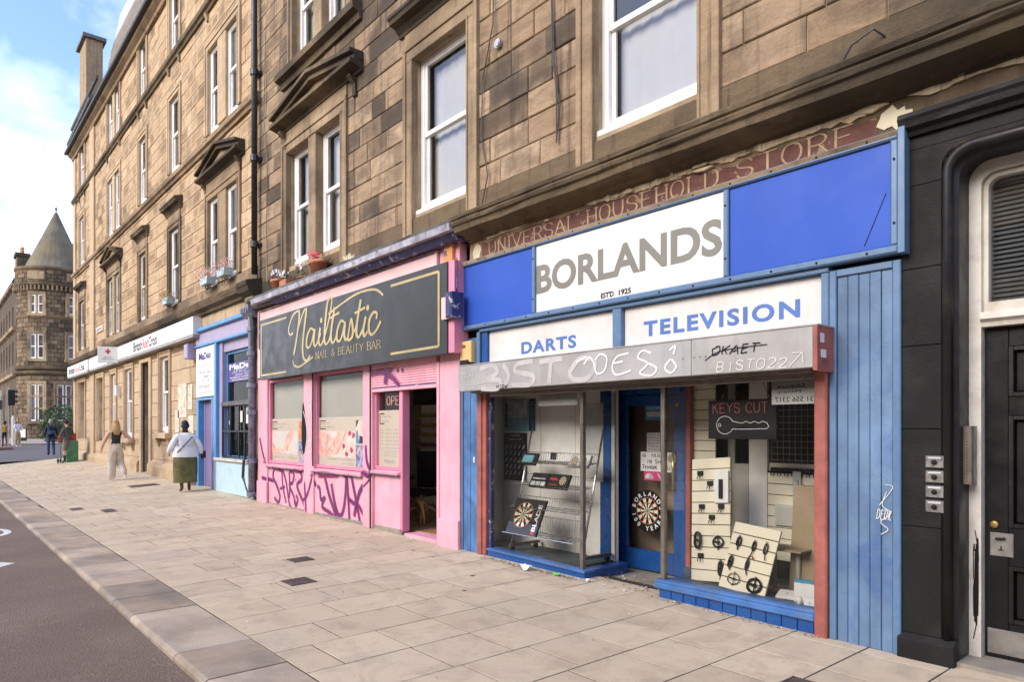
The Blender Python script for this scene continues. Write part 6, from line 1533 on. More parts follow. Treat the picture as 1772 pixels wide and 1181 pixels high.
bx('carcass', 'partition', t, -.45, .75, .1, .25, .0, 1.95, .004)
for i in range(7): bx('shelf', 'partition', t, -.42, .72, .0, .10, .55+i*.19, .565+i*.19, .002)
M('polish_red', (.4, .02, .04), .3, .5, 40); M('polish_gold', (.5, .36, .12), .3, .4, 40); M('polish_mix', (.3, .12, .25), .3, .9, 30)
for i in range(7):
    m = MB()
    for k in range(20): x = -.39+k*.056; z = .566+i*.19; m.box(x, x+.03, .03, .06, z, z+.055); m.box(x+.009, x+.021, .038, .052, z+.055, z+.09)
    m.build('polish_bottle', ['polish_mix', 'polish_red', 'polish_red', 'polish_mix', 'polish_gold', 'polish_gold', 'polish_gold'][i], t, kind='stuff')
t = thing('television', 'black wall television high inside the salon doorway', 'television', (-10.55, 1.75, 2.05)); bx('screen', 'plastic_black', t, -.55, .45, 0, .06, 0, .45, .006); bx('bracket', 'cast_iron', t, -.05, .05, .06, .3, .2, .25, .002)
ch = thing('office_chair', 'black padded swivel chair with curved timber leg just inside the salon doorway', 'chair', (-9.42, .85, .12)); ch.rotation_euler = (0, 0, R(25))
m = MB(); m.block(-.24, .24, .18, .25, .52, 1.12, .05); m.build('backrest', 'plastic_black', ch); m = MB(); m.block(-.26, .26, -.25, .22, .42, .51, .04); m.build('seat', 'plastic_black', ch)
for s in (-1, 1): m = MB(); m.tube([(s*.27, -.1, .46), (s*.30, -.1, .65), (s*.28, .2, .68)], .018, 6); m.build('armrest', 'plastic_black', ch)
m = MB(); m.tube([(0, 0, .12), (0, 0, .42)], .03, 8); m.build('column', 'chrome', ch)
for k in range(4):
    a = k*math.pi/2+.5; m = MB(); m.tube([(0, 0, .2), (.12*math.cos(a), .12*math.sin(a), .22), (.26*math.cos(a), .26*math.sin(a), .14), (.31*math.cos(a), .31*math.sin(a), .0)], [.03, .035, .03, .016], 8); m.build('leg', 'wood_floor', ch, smooth=True)
t = thing('stool', 'small stool with a chrome ring and curved pale timber leg at the salon threshold', 'stool', (-9.15, .62, .12))
M('pale_wood', (.55, .32, .13), .4, .15, 8)
m = MB(); m.tube(catmull([(-.2, .30), (-.05, .38), (.1, .43)], 4) and [(-.25, 0, .30), (-.1, 0, .40), (.08, 0, .44)], [.012, .03, .012], 6); m.build('chrome_arm', 'chrome', t, smooth=True)
m = MB(); m.tube([(-.05, 0, .37), (.07, 0, .30), (.13, 0, .16), (.15, 0, .0)], [.035, .035, .026, .014], 8); m.build('leg', 'pale_wood', t, smooth=True)
m = MB(); m.tube([(-.05, .02, .37), (-.12, .2, .28), (-.14, .26, .0)], [.03, .03, .014], 8); m.build('leg', 'pale_wood', t, smooth=True)
m = MB(); m.lathe([(0, .42), (.17, .42), (.19, .45), (.17, .48), (0, .48)], -.12, .1, 16); m.build('seat', 'plastic_black', t, smooth=True)
tb = thing('manicure_table', 'white manicure table with a lamp beside the seated worker', 'table', (-9.75, 1.75, .12))
bx('table_top', 'partition', tb, -.25, .45, -.25, .25, .72, .75, .004); bx('cabinet', 'partition', tb, -.2, .0, -.22, .22, 0, .719, .004); bx('cabinet', 'partition', tb, .25, .43, -.22, .22, 0, .719, .004)
t = thing('uv_lamp', 'small white nail lamp glowing faint violet on the manicure table', 'lamp', (-9.62, 1.62, .872)); m = MB(); m.block(-.1, .1, -.09, .09, 0, .09, .02); m.build('housing', 'plastic_white', t); M('violet_glow', (.30, .15, 1.0), .5, .0, 1, emit=4); bx('glowing_slot', 'violet_glow', t, -.07, .07, -.095, -.091, .02, .05, 0)
t = thing('black_coat', 'dark coat hanging behind the swivel chair in the salon', 'coat', (-9.0, 1.3, .4)); m = MB(); m.lathe([(.02, .85), (.12, .8), (.16, .5), (.18, .1), (.17, 0)], 0, 0, 12, sy=.5); m.build('cloth', 'plastic_black', t, smooth=True)
# flower pots on the cornice
def flower_pot(x, z, w, h, label, petal, n, leafn=50, square=False, y=-.16, gh=.16):
    t = thing('flower_pot', label, 'plant pot', (x, y, z))
    m = MB()
    if square: m.block(-w/2, w/2, -.08, .08, 0, h, .01)
    else: m.lathe([(0, 0), (w*.33, 0), (w*.45, h*.75), (w*.5, h*.76), (w*.5, h), (w*.44, h), (w*.42, h*.85), (0, h*.85)], 0, 0, 16, sy=.6)
    m.build('pot', 'terracotta', t, smooth=not square)
    m = MB()
    for i in range(leafn):
        a = rng.random()*6.28; r_ = rng.random()**.5*w*.6; zz = h+rng.random()*gh*.8; s = rng.uniform(.012, .028); px_, py = r_*math.cos(a), r_*math.sin(a)*.5
        u = Vector((rng.uniform(-1, 1), rng.uniform(-1, 1), rng.uniform(-.4, 1))).normalized()*s; v = u.cross(Vector((rng.random(), 1, .3))).normalized()*s*.5
        m.tone = rng.random(); c_ = Vector((px_, py, zz)); m.add([tuple(c_-u), tuple(c_+v), tuple(c_+u), tuple(c_-v)], [(0, 1, 2, 3)])
    m.build('foliage', 'leaf', t, kind='stuff')
    for i in range(n):
        a = rng.random()*6.28; r_ = rng.random()**.5*w*.5; c_ = Vector((r_*math.cos(a), r_*math.sin(a)*.5-.03, h+gh*rng.uniform(.5, 1.1))); m = MB(); s = rng.uniform(.02, .035)
        for k in range(5):
            b = k*1.257; m.add([(0, 0, 0), (math.cos(b-.5)*s, -.01, math.sin(b-.5)*s), (math.cos(b)*s*1.3, -.02, math.sin(b)*s*1.3), (math.cos(b+.5)*s, -.01, math.sin(b+.5)*s)], [(0, 1, 2, 3)])
        m.build('flower', petal[i % len(petal)], t, tuple(c_))
flower_pot(-12.85, 4.22, .36, .20, 'round terracotta pot of white and purple pansies, leftmost on the salon cornice', ['flower_white', 'flower_white', 'flower_purple'], 14)
flower_pot(-12.40, 4.22, .30, .12, 'low square terracotta pot of pale pansies, second from left on the salon cornice', ['flower_white'], 10, square=True)
flower_pot(-11.72, 4.22, .28, .06, 'leafy plant with dark red and white flowers, left of the largest pot on the cornice', ['flower_purple', 'flower_white'], 12, 90, gh=.28)
flower_pot(-11.05, 4.22, .50, .22, 'large terracotta pot of bright pink geraniums, rightmost on the salon cornice', ['flower_pink'], 26, 80, gh=.14)
def window_box(x, label, mat='flower_faded', z=4.98):
    t = thing('window_box', label, 'window box', (x, -.16, z)); m = MB(); m.prism([(-.22, 0), (.22, 0), (.28, .16), (-.28, .16)], -.1, .1); m.build('trough', 'pale_blue', t)
    m = MB()
    for s in (-.15, 0, .15): m.tube(catmull([(s-.05, 0), (s+.05, -.08), (s-.04, -.14), (s+.02, -.2)], 4) and [(s-.05, 0, 0), (s+.05, 0, -.08), (s-.04, 0, -.14), (s+.02, .05, -.2)], .009, 5)
    m.build('scroll_bracket', 'cast_iron', t)
    m = MB()
    for i in range(520):
        a = rng.random()*6.28; r_ = rng.random()**.5*.40; c_ = Vector((r_*math.cos(a), r_*math.sin(a)*.5-.04, .04+rng.random()*.32)); s = rng.uniform(.01, .03); m.cur = 0 if rng.random() < .7 else 1
        if mat != 'dry_plant' and c_.z > .24: m.cur = 1
        u = Vector((rng.uniform(-1, 1), rng.uniform(-1, 1), rng.uniform(-1, 1))).normalized()*s; v = u.cross(Vector((.3, 1, .2))).normalized()*s*.6; m.add([tuple(c_-u), tuple(c_+v), tuple(c_+u), tuple(c_-v)], [(0, 1, 2, 3)])
    m.build('foliage', ['dry_plant', mat], t, kind='stuff')
window_box(-16.98, 'pale blue window box of dried brown plants under the left pane of the pedimented pair')
window_box(-15.80, 'pale blue window box with faded pink flowers under the right pane of the pedimented pair')
window_box(-20.35, 'pale blue window box of dry brown plants under the single hooded window', 'dry_plant')
# ---------------------------------------------------------------- purple grocery shopfront
GF = thing('shopfront', 'lilac and pale blue grocery shopfront with barred window and open side door', 'shopfront')
def gk(name, a, b, y0, y1, z0, z1, mat='lilac', bb=.006, **k): return bx(name, mat, GF, a, b, y0, y1, z0, z1, bb, **k)
gk('fascia', -18.25, -14.36, -.06, .06, 3.66, 3.96); gk('top_moulding', -18.27, -14.34, -.14, .06, 3.961, 4.06, 'sky_blue', .02); gk('lower_moulding', -18.25, -14.36, -.10, .06, 3.60, 3.659, 'sky_blue', .012)
gk('door_jamb', -18.25, -18.08, -.05, .10, .18, 2.36, 'sky_blue'); gk('door_jamb', -17.08, -16.98, -.05, .06, .18, 2.36, 'sky_blue'); gk('door_head', -18.08, -17.08, -.05, .06, 2.30, 2.36, 'sky_blue')
gk('door', -18.06, -17.10, .10, .15, .2, 2.29, 'lilac_deep'); 
gk('door_leaf', -18.06, -18.02, .08, .5, .2, 2.29, 'lilac')
gk('pilaster', -16.979, -16.72, -.04, .06, .17, 2.40); gk('pilaster_trim', -16.719, -16.60, -.10, .10, .90, 3.60, 'sky_blue', .01); gk('pilaster', -16.599, -16.40, -.02, .14, .92, 3.60)
gk('pilaster', -14.50, -14.36, -.05, .1, .17, 3.6)
gk('stall_riser', -16.72, -14.36, -.06, .1, .16, .88, 'pale_blue'); gk('window_ledge', -16.72, -14.36, -.12, .15, .881, .94, 'old_white')
gk('window_head', -16.40, -14.50, .02, .14, 3.36, 3.60, 'lilac'); 
fr = frame_mb(MB(), -16.40, -14.50, .94, 3.36, .06, .08, .14).build('window_frame', 'sky_blue', GF)
MB().add([(-16.34, .11, 1.0), (-14.56, .11, 1.0), (-14.56, .11, 3.3), (-16.34, .11, 3.3)], [(0, 1, 2, 3)]).build('window_pane', 'glass_shop', fr)
gk('transom', -16.45, -14.50, -.03, .14, 2.12, 2.22, 'lead')
m = MB()
for x in (-16.38, -15.85, -15.3, -14.95): m.box(x-.02, x+.02, -.03, .0, .96, 2.12)
for z in (.98, 1.55): m.box(-16.4, -14.52, -.032, -.002, z-.015, z+.015)
m.build('window_bars', 'cast_iron', GF)
gs = thing('shop_sign', 'tall white MaDeb Africa sign board above the lilac side door', 'sign', (0, 0, 0))
bx('board', 'sign_white', gs, -18.2, -16.82, -.07, -.03, 2.38, 3.58, .004)
m = MB(); y = -.073
put_text(m, 'MaDeb', -17.95, -17.05, 3.28, 3.45, y, bold=.035); m.build('dark_lettering', 'purple_board', gs)
m = MB(); serif_text(m, 'AFRICA', -17.95, -17.0, 3.06, .15, y, .55, .3); put_text(m, 'AFRICAN - ASIAN', -17.95, -17.05, 2.94, 3.0, y); put_text(m, '& CARIBBEAN', -17.8, -17.15, 2.84, 2.90, y); put_text(m, 'FOOD STORE', -17.8, -17.15, 2.74, 2.80, y)
m.build('pale_lettering', 'lilac', gs)
m = MB(); put_text(m, '07799 969 922', -17.95, -17.1, 2.58, 2.66, y, bold=.01); put_text(m, 'www.madebafrica.com', -18.0, -17.0, 2.47, 2.51, y); m.build('contact_lettering', 'partition_grey', gs)
gs = thing('shop_sign', 'purple MaDeb Africa board with white serif lettering hung inside the barred grocery window', 'sign')
bx('board', 'purple_board', gs, -16.25, -14.46, .065, .075, 2.66, 3.08, 0)
m = MB(); y = .062; put_text(m, 'MaDeb', -16.15, -14.6, 2.93, 3.055, y, bold=.04); serif_text(m, 'AFRICA', -15.95, -14.8, 2.845, .065, y, 1.2, .6)
put_text(m, 'AFRICAN - ASIAN', -15.8, -14.9, 2.79, 2.82, y, .01); put_text(m, 'NIGERIAN - CARIBBEAN', -16.1, -14.6, 2.735, 2.765, y, .02); put_text(m, 'GROCERIES & FOOD', -16.0, -14.75, 2.68, 2.71, y, .02); m.build('lettering', 'paper', gs)
t = bx('alarm_box', 'lilac', None, -18.6, -18.32, -.25, 0, 3.35, 3.72, .02); tag(t, 'lilac box fixed to the stone at the left end of the grocery fascia', 'alarm')
gr_ = thing('grocery_interior', 'dark grocery room behind the barred window with stacked goods', 'room')
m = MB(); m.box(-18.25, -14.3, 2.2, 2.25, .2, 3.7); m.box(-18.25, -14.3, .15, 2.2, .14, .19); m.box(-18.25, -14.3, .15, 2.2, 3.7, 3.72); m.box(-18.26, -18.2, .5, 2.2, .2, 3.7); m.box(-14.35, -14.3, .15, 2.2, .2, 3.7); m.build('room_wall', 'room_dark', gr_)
for i in range(3): bx('shelf', 'hardboard', gr_, -16.3, -14.5, .5, .9, .9+i*.38, .92+i*.38, 0)
m = MB()
for i in range(3):
    x = -16.25
    while x < -14.7:
        w = rng.uniform(.08, .2); h = rng.uniform(.15, .32); m.cur = rng.randrange(4); m.box(x, x+w, .5, .65, .922+i*.38, .922+i*.38+h); x += w+.01
m.build('packaged_goods', ['print_red', 'leaf', 'pale_paint', 'bronze_bar'], gr_, kind='stuff')
for i, (a, b, c_, d) in enumerate(((-15.65, -15.4, 1.75, 2.0), (-15.2, -15.05, 1.72, 2.08))): t = bx('notice', 'paper', None, a, b, .09, .093, c_, d, 0); tag(t, 'white notice in the barred grocery window, %s of the two' % ('left', 'right')[i], 'notice')
m = MB(); m.disc((-16.2, .09, 1.75), .07, 20); tag(m.build('round_sticker', 'paper'), 'round white sticker at the left edge of the barred grocery window', 'sticker')
# ---------------------------------------------------------------- black painted doorway
DW = thing('doorway', 'black painted stone doorway with rounded roll moulding around a white framed entrance', 'doorway')
def rounded(x0, x1, z0, z1, r, n=6):
    p = [(x0, z0), (x0, z1-r)]
    p += [(x0+r-r*math.cos(i/n*math.pi/2), z1-r+r*math.sin(i/n*math.pi/2)) for i in range(1, n+1)]
    p += [(x1-r+r*math.sin(i/n*math.pi/2), z1-r+r*math.cos(i/n*math.pi/2)) for i in range(0, n+1)]
    return p+[(x1, z0)]
for i, (z0, z1) in enumerate(((.17, .92), (.92, 1.60), (1.60, 2.18), (2.18, 2.72), (2.72, 3.30))):
    MB().block(-1.934, -1.685, -.02, .06, z0+.002, z1-.002, .003).build('jamb_block', 'black_stone', DW)
    MB().block(-.215, .14, -.02, .06, z0+.002, z1-.002, .003).build('jamb_block', 'black_stone', DW)
MB().block(-1.934, .14, -.02, .06, 3.55, 3.63, .003).build('lintel_block', 'black_stone', DW)
m = MB(); inner = rounded(-1.685, -.215, 3.30, 3.52, .14)
outer = [(-1.934, 3.302), (-1.934, 3.548), (.14, 3.548), (.14, 3.302)]
# spandrel pieces around the rounded head
top = inner[1:-1]
for a, b in zip(top, top[1:]): m.add([(a[0], -.02, a[1]), (b[0], -.02, b[1]), (b[0], -.02, 3.548), (a[0], -.02, 3.548)], [(0, 1, 2, 3)])
m.box(-1.934, -1.685, -.02, .06, 3.302, 3.548); m.box(-.215, .14, -.02, .06, 3.302, 3.548); m.build('lintel_block', 'black_stone', DW)
def sweep(name, mat, path, r, y, parent, n=10):
    m = MB(); m.tube([(p[0], y, p[1]) for p in path], r, n, True); return m.build(name, mat, parent, smooth=True)
pa = rounded(-1.655, -.245, .17, 3.49, .16, 8)
sweep('roll_moulding', 'black_paint', pa, .034, .0, DW)
m = MB(); q0 = rounded(-1.688, -.212, .0, 3.522, .17, 8); q1 = rounded(-1.60, -.30, .0, 3.44, .14, 8)
n_ = len(q0); m.v = [(p[0], .0, p[1]) for p in q0]+[(p[0], .05, p[1]) for p in q1]+[(p[0], .30, p[1]) for p in q1]
for i in range(n_-1): m.face((i, i+1, n_+i+1, n_+i)); m.face((n_+i, n_+i+1, 2*n_+i+1, 2*n_+i))
m.build('reveal', 'black_paint', DW)
for a, b in ((-1.95, -1.60), (-.30, .15)):
    m = MB(); m.profile([(.05, -.03), (-.065, -.03), (-.065, .13), (-.02, .17), (.05, .17)], a, b); m.build('plinth_block', 'black_stone', DW)
m = MB(); rough_run(m, [(.0, 3.635), (-.05, 3.64), (-.06, 3.67), (-.10, 3.69), (-.11, 3.73), (-.125, 3.75), (-.11, 3.785), (0, 3.80)], -1.93, .2, .2, .002); m.build('string_moulding', 'black_paint', DW)
m = MB(); m.tube([(-1.60+.02, .018, 3.56), (-1.585, .0, 3.58)], .001, 3)
# white frame and transom light
fy = .30
q0 = rounded(-1.598, -.302, .02, 3.438, .14, 8); q1 = rounded(-1.525, -.375, .02, 3.36, .09, 8); m = MB(); n_ = len(q0)
m.v = [(p[0], fy-.06, p[1]) for p in q0]+[(p[0], fy-.06, p[1]) for p in q1]+[(p[0], fy+.1, p[1]) for p in q1]
for i in range(n_-1): m.face((i, i+1, n_+i+1, n_+i)); m.face((n_+i, n_+i+1, 2*n_+i+1, 2*n_+i))
m.build('frame', 'old_white', DW)
q2 = rounded(-1.49, -.41, 2.47, 3.32, .07, 8); m = MB(); q1b = rounded(-1.524, -.376, 2.40, 3.355, .09, 8); n_ = len(q2)
m.v = [(p[0], fy-.02, p[1]) for p in q1b]+[(p[0], fy-.03, p[1]) for p in q2]+[(p[0], fy+.06, p[1]) for p in q2]
for i in range(n_): j = (i+1) % n_; m.face((i, j, n_+j, n_+i)); m.face((n_+i, n_+j, 2*n_+j, 2*n_+i))
m.build('transom_frame', 'old_white', DW)
MB().prism(q2, fy+.03, fy+.034).build('transom_pane', 'glass_sky', DW)
m = MB()
for i in range(26): z = 2.48+i*.033; m.add([(-1.50, fy+.06, z), (-.40, fy+.06, z), (-.40, fy+.085, z+.026), (-1.50, fy+.085, z+.026)], [(0, 1, 2, 3)])
m.build('blind_slats', 'blind_grey', DW, kind='stuff')
m = MB(); m.profile([(fy+.08, 2.30), (fy-.06, 2.30), (fy-.07, 2.33), (fy-.10, 2.35), (fy-.10, 2.38), (fy-.07, 2.40), (fy+.08, 2.40)], -1.524, -.376); m.build('transom_bar', 'old_white', DW)
m = MB(); m.box(-1.6, -.3, .0, .75, -.03, .03); m.build('door_step', 'concrete', DW)
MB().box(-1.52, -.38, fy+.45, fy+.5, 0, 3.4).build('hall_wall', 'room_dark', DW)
dd = thing('front_door', 'black panelled front door with brass lock, steel letter plate and kick plate', 'door', (-.40, fy+.03, .03))
dd.rotation_euler = (0, 0, 0)
def dk(n, a, b, c_, d, y0=-.02, mat='black_door'): return bx(n, mat, dd, a, b, y0, .04, c_, d, .004)
dk('stile', -1.12, -.985, 0, 2.265); dk('stile', -.10, 0, 0, 2.265); dk('stile', -.62, -.50, .251, 2.10)
dk('rail', -.984, -.101, 2.13, 2.265); dk('rail', -.984, -.101, .0, .25); 
for a, b in ((-.984, -.621), (-.499, -.101)):
    dk('rail', a, b, .64, .90); dk('rail', a, b, 1.66, 1.79)
    for c_, d in ((.25, .64), (.90, 1.66), (1.79, 2.13)):
        p_ = bx('panel', 'black_door', dd, a+.03, b-.03, .012, .03, c_+.03, d-.03, .01)
        m = MB(); frame_mb(m, a, b, c_+.001, d-.001, .028, -.028, .03); m.build('panel_moulding', 'black_paint', p_)
bx('kick_plate', 'steel', dd, -1.105, -.02, -.026, -.021, .03, .20, .002)
bx('lock_plate', 'steel', dd, -1.09, -.955, -.03, -.021, .70, .86, .003)
m = MB(); m.tube([(-1.055, -.04, .82), (-1.0, -.045, .825)], .01, 6); m.tube([(-1.04, -.032, .745), (-1.01, -.032, .745)], .004, 4); m.tube([(-1.025, -.032, .745), (-1.025, -.032, .77)], .004, 4); m.build('letter_flap', 'plastic_black', dd)
m = MB(); m.lathe([(.024, 0), (.024, .012), (.012, .02), (0, .02)], 0, 0, 14); m.xf(Matrix.Translation((-1.065, -.021, .915)) @ Matrix.Rotation(R(90), 4, 'X')); m.build('cylinder_lock', 'brass', dd)
for i in range(4):
    t = thing('doorbell', ['uppermost', 'second from top', 'third from top', 'lowest'][i]+' of the four steel doorbells on the black stone jamb', 'doorbell', (-1.725, -.021, 1.335-.102*i))
    bx('back_plate', 'steel', t, -.055, .055, -.012, 0, 0, .082, .003)
    m = MB(); m.lathe([(.018, 0), (.018, .008), (.012, .016), (0, .017)], 0, 0, 12); m.xf(Matrix.Translation((0, -.012, .038)) @ Matrix.Rotation(R(90), 4, 'X')); m.build('button', 'plastic_black', t)
    m = MB(); m.box(-.04, .04, -.0135, -.0125, .062, .074); m.build('name_strip', 'card', t)
t = thing('entry_grille', 'tall narrow brass entry-phone strip on the white door frame', 'intercom', (-1.575, .10, 1.22)); bx('casing', 'bronze_bar', t, -.026, .026, .02, .14, 0, .40, .004)
m = MB(); [m.disc((0, .0195, .05+.022*i), .004, 6) for i in range(12)]; m.build('holes', 'ink', t, kind='stuff')
m = MB(); spray_text(m, 'SAMO', -1.57, -1.54, .30, .5, fy-.062, .006, .5, .0); ribbon(m, catmull([(-1.56, .9), (-1.54, .7), (-1.57, .5), (-1.55, .3), (-1.57, .15)], 6), fy-.062, .006); m.build('scrawl', 'ink', DW)
# ---------------------------------------------------------------- background
TX, TY, TR = -85.4, 5.5, 3.35
tw = thing('tower_building', 'dark stone corner building with a round turret and tall conical slate roof', 'building')
M('cone_slate', (.15, .13, .09), .85, .25, .8, .4, 6, dirt=((.20, .155, .06), .8, .5)); M('far_window', (.06, .065, .075), .15, .3, .5)
def masonry(mb, r, z0, z1, n=36, ch=.42):
    k = max(1, round((z1-z0)/ch)); h = (z1-z0)/k
    for i in range(k):
        for j in range(n):
            a0 = 2*math.pi*(j+(.5 if i % 2 else 0))/n+.006; a1 = 2*math.pi*(j+1+(.5 if i % 2 else 0))/n-.006; rr = r+rng.uniform(-.02, .03); mb.tone = rng.random()
            za, zb = z0+i*h+.02, z0+(i+1)*h-.02; ri = r-.15
            o = [(TX+q*math.cos(a), TY+q*math.sin(a), z) for z in (za, zb) for a in (a0, a1) for q in (rr,)]
            p = [(TX+ri*math.cos(a), TY+ri*math.sin(a), z) for z in (za, zb) for a in (a0, a1)]
            mb.add(o+p, [(0, 1, 3, 2), (0, 4, 5, 1), (2, 3, 7, 6), (0, 2, 6, 4), (1, 5, 7, 3)])
m = MB(); m.lathe([(TR-.1, .2), (TR-.1, 17.8)], TX, TY, 36); m.build('turret_core', 'sooty', tw)
m = MB(); masonry(m, TR, .3, 6.9); masonry(m, TR, 7.9, 12.6); masonry(m, TR, 12.9, 15.7); masonry(m, TR+.15, 16.2, 17.4); m.build('turret_masonry', 'tower_stone', tw, kind='stuff')
for z, pr in ((7.0, .3), (7.5, .2), (12.6, .12), (15.8, .3), (17.4, .25)):
    m = MB(); m.lathe([(TR, z-.05), (TR+pr*.5, z), (TR+pr, z+.15), (TR+pr, z+.35), (TR, z+.4)], TX, TY, 36); m.build('string_band', 'tower_stone', tw)
m = MB()
for k in range(60): a = 2*math.pi*k/60; m.tube([(TX+(TR+.25)*math.cos(a), TY+(TR+.25)*math.sin(a), 15.4), (TX+(TR+.3)*math.cos(a), TY+(TR+.3)*math.sin(a), 15.85)], .09, 5)
m.build('corbel_course', 'dressed', tw, kind='stuff')
m = MB(); n_ = 26
for i in range(n_):
    ra = 2.85+(.12-2.85)*(i/n_)**.96; rb = 2.85+(.12-2.85)*((i+1)/n_)**.96; za = 17.75+(24.0-17.75)*i/n_; zb = 17.75+(24.0-17.75)*(i+1)/n_; m.lathe([(ra+.035, za), (rb+.02, zb), (rb, zb)], TX, TY, 30)
m.lathe([(TR+.2, 17.7), (2.7, 17.9)], TX, TY, 30); m.build('conical_roof', 'cone_slate', tw)
m = MB(); m.lathe([(.35, 23.0), (.16, 23.5), (.05, 24.2), (.06, 24.3), (.13, 24.45), (.05, 24.6), (.0, 24.7)], TX, TY, 8); m.build('finial', 'lead', tw)
ang0 = math.atan2(-5.3-TY, 0-TX)
def tower_window(da, z0, z1, r, mullions=2, bars=1, w=.55):
    for k in range(mullions):
        a = ang0+math.radians(da)+(k-(mullions-1)/2)*.215; c_, s_ = math.cos(a), math.sin(a)
        t = MB(); frame_mb(t, -w/2, w/2, z0, z1, .09, 0, .1, .12, .08)
        for b in range(bars): zz = z0+(z1-z0)*(b+1)/(bars+1); t.box(-w/2+.09, w/2-.09, .01, .1, zz-.05, zz+.05)
        Mx = Matrix.Translation((TX+(r+.05)*c_, TY+(r+.05)*s_, 0)) @ Matrix.Rotation(a+math.pi/2, 4, 'Z')
        t.xf(Mx); wf = t.build('window', 'white_paint', tw)
        q = MB(); q.box(-w/2+.08, w/2-.08, .05, .12, z0+.1, z1-.07); q.xf(Mx); q.build('pane', 'far_window', wf)
    s = MB(); s.block(-w-.35, -w-.05, -.06, .3, z0-.2, z1+.25, .02); s.block(w+.05, w+.35, -.06, .3, z0-.2, z1+.25, .02); s.block(-w-.35, w+.35, -.07, .3, z1+.02, z1+.35, .02); s.block(-w-.4, w+.4, -.12, .3, z0-.3, z0-.02, .02); s.block(-.09, .09, -.05, .3, z0, z1, .02)
    if bars > 1:
        for zz in (z0+(z1-z0)*.34, z0+(z1-z0)*.68): s.block(-w-.05, w+.05, -.055, .3, zz-.09, zz+.09, .02)
    a = ang0+math.radians(da); s.xf(Matrix.Translation((TX+(r+.02)*math.cos(a), TY+(r+.02)*math.sin(a), 0)) @ Matrix.Rotation(a+math.pi/2, 4, 'Z')); s.build('window_surround', 'dressed', tw)
for da in (-28, 28):
    tower_window(da, 8.6, 11.0, TR); tower_window(da, 13.1, 14.9, TR, w=.48)
    s = MB(); s.block(-.8, .8, -.05, .2, 16.4, 17.2, .05); a = ang0+R(da); s.xf(Matrix.Translation((TX+(TR+.2)*math.cos(a), TY+(TR+.2)*math.sin(a), 0)) @ Matrix.Rotation(a+math.pi/2, 4, 'Z')); s.build('carved_panel', 'dressed', tw)
tower_window(-28, 2.4, 6.0, TR, bars=2); tower_window(12, 2.4, 6.0, TR, bars=2); tower_window(52, 2.4, 6.0, TR, bars=2)
# street wing running on from the turret
x0, x1, yf = -140, -87.5, 2.3
m = MB(); wh = []
for i in range(12):
    xa = -90.2-i*3.4
    for z0, z1 in ((2.2, 5.6), (8.4, 10.9), (12.6, 14.6)): wh.append((xa-1.1, xa, z0, z1))
wall_with_holes(m, x0, x1, .2, 16.6, wh, yf, .3); m.build('wing_wall', 'tower_stone', tw)
for h in wh[:18]:
    wf = frame_mb(MB(), h[0], h[1], h[2], h[3], .12, yf+.1, yf+.2).build('window', 'white_paint', tw)
    MB().box(h[0]+.1, h[1]-.1, yf+.16, yf+.2, h[2]+.1, h[3]-.1).build('pane', 'far_window', wf)
m = MB(); m.box(x0, x1, yf+.3, yf+.35, .2, 16.6); m.build('inner_wall', 'room_dark', tw)
for z in (7.0, 11.8, 16.4): m = MB(); m.profile([(yf, z), (yf-.3, z+.1), (yf-.35, z+.4), (yf, z+.5)], x0, x1); m.build('string_band', 'dressed', tw)
m = MB(); m.profile([(yf-.3, 16.95), (yf+5, 21.5), (yf+12, 16.95)], x0, x1+1); m.build('roof', 'slate', tw)
m = MB(); m.box(-91.5, -84.5, 8.3, 40, .2, 16.6); m.build('rear_wing', 'tower_stone', tw); m = MB(); m.box(-92.5, -90, 9, 12, 16.6, 22.4); m.box(-92.7, -89.8, 8.8, 12.2, 22.401, 22.8); m.build('rear_chimney', 'tower_stone', tw)
def stack(x, y, z0, z1, w):
    c_ = MB().block(x-w, x+w, y-w*.6, y+w*.6, z0, z1, .03).build('chimney', 'tower_stone', tw); MB().box(x-w-.15, x+w+.15, y-w*.6-.15, y+w*.6+.15, z1+.002, z1+.4).build('cap', 'sooty', c_)
    for k in range(4): m = MB(); m.lathe([(.16, 0), (.12, .6), (.16, .62), (.16, .7), (0, .7)], x-w*.7+k*w*.46, y, 8, z1+.4); m.build('chimney_pot', 'terracotta', c_)
stack(-93.0, 3.3, 16.5, 20.4, .9); stack(-88.5, 9.5, 16.5, 22.0, 1.3)
# shrub beside the turret
def shrub(name, label, cat, x, y, z, rx, rz, n=1500, s0=.12):
    t = thing(name, label, cat, (x, y, z)); m = MB()
    for i in range(n):
        while True:
            p = Vector((rng.uniform(-1, 1), rng.uniform(-1, 1), rng.uniform(0, 1)))
            d = Vector((p.x, p.y, (p.z-.45)*1.8)).length
            if d < 1 and rng.random() < d**1.2+.15 and mnoise.noise(p*2.6) > -.22: break
        c_ = Vector((p.x*rx, p.y*rx, p.z*rz)); u = Vector((rng.uniform(-1, 1), rng.uniform(-1, 1), rng.uniform(-.6, .6))).normalized()*s0*rng.uniform(.5, 1.2); v = u.cross(Vector((rng.random(), rng.random(), 1))).normalized()*s0*.5
        m.tone = rng.random(); m.cur = 0 if mnoise.noise(c_*1.6) > 0 else 1; m.add([tuple(c_-u), tuple(c_+v), tuple(c_+u), tuple(c_-v)], [(0, 1, 2, 3)])
    m.build('foliage', ['leaf', 'leaf_dark'], t, kind='stuff')
    for k in range(5): a = k*1.3; m = MB(); m.tube([(0, 0, 0), (.2*rx*math.cos(a), .2*rx*math.sin(a), rz*.35), (.5*rx*math.cos(a), .5*rx*math.sin(a), rz*.7)], [.05, .035, .015], 5); m.build('stem', 'hardboard', t)
shrub('shrub', 'dense dark green shrub at the street corner beside the turret building', 'shrub', -63.7, 3.1, .55, 1.55, 3.0, 2600)
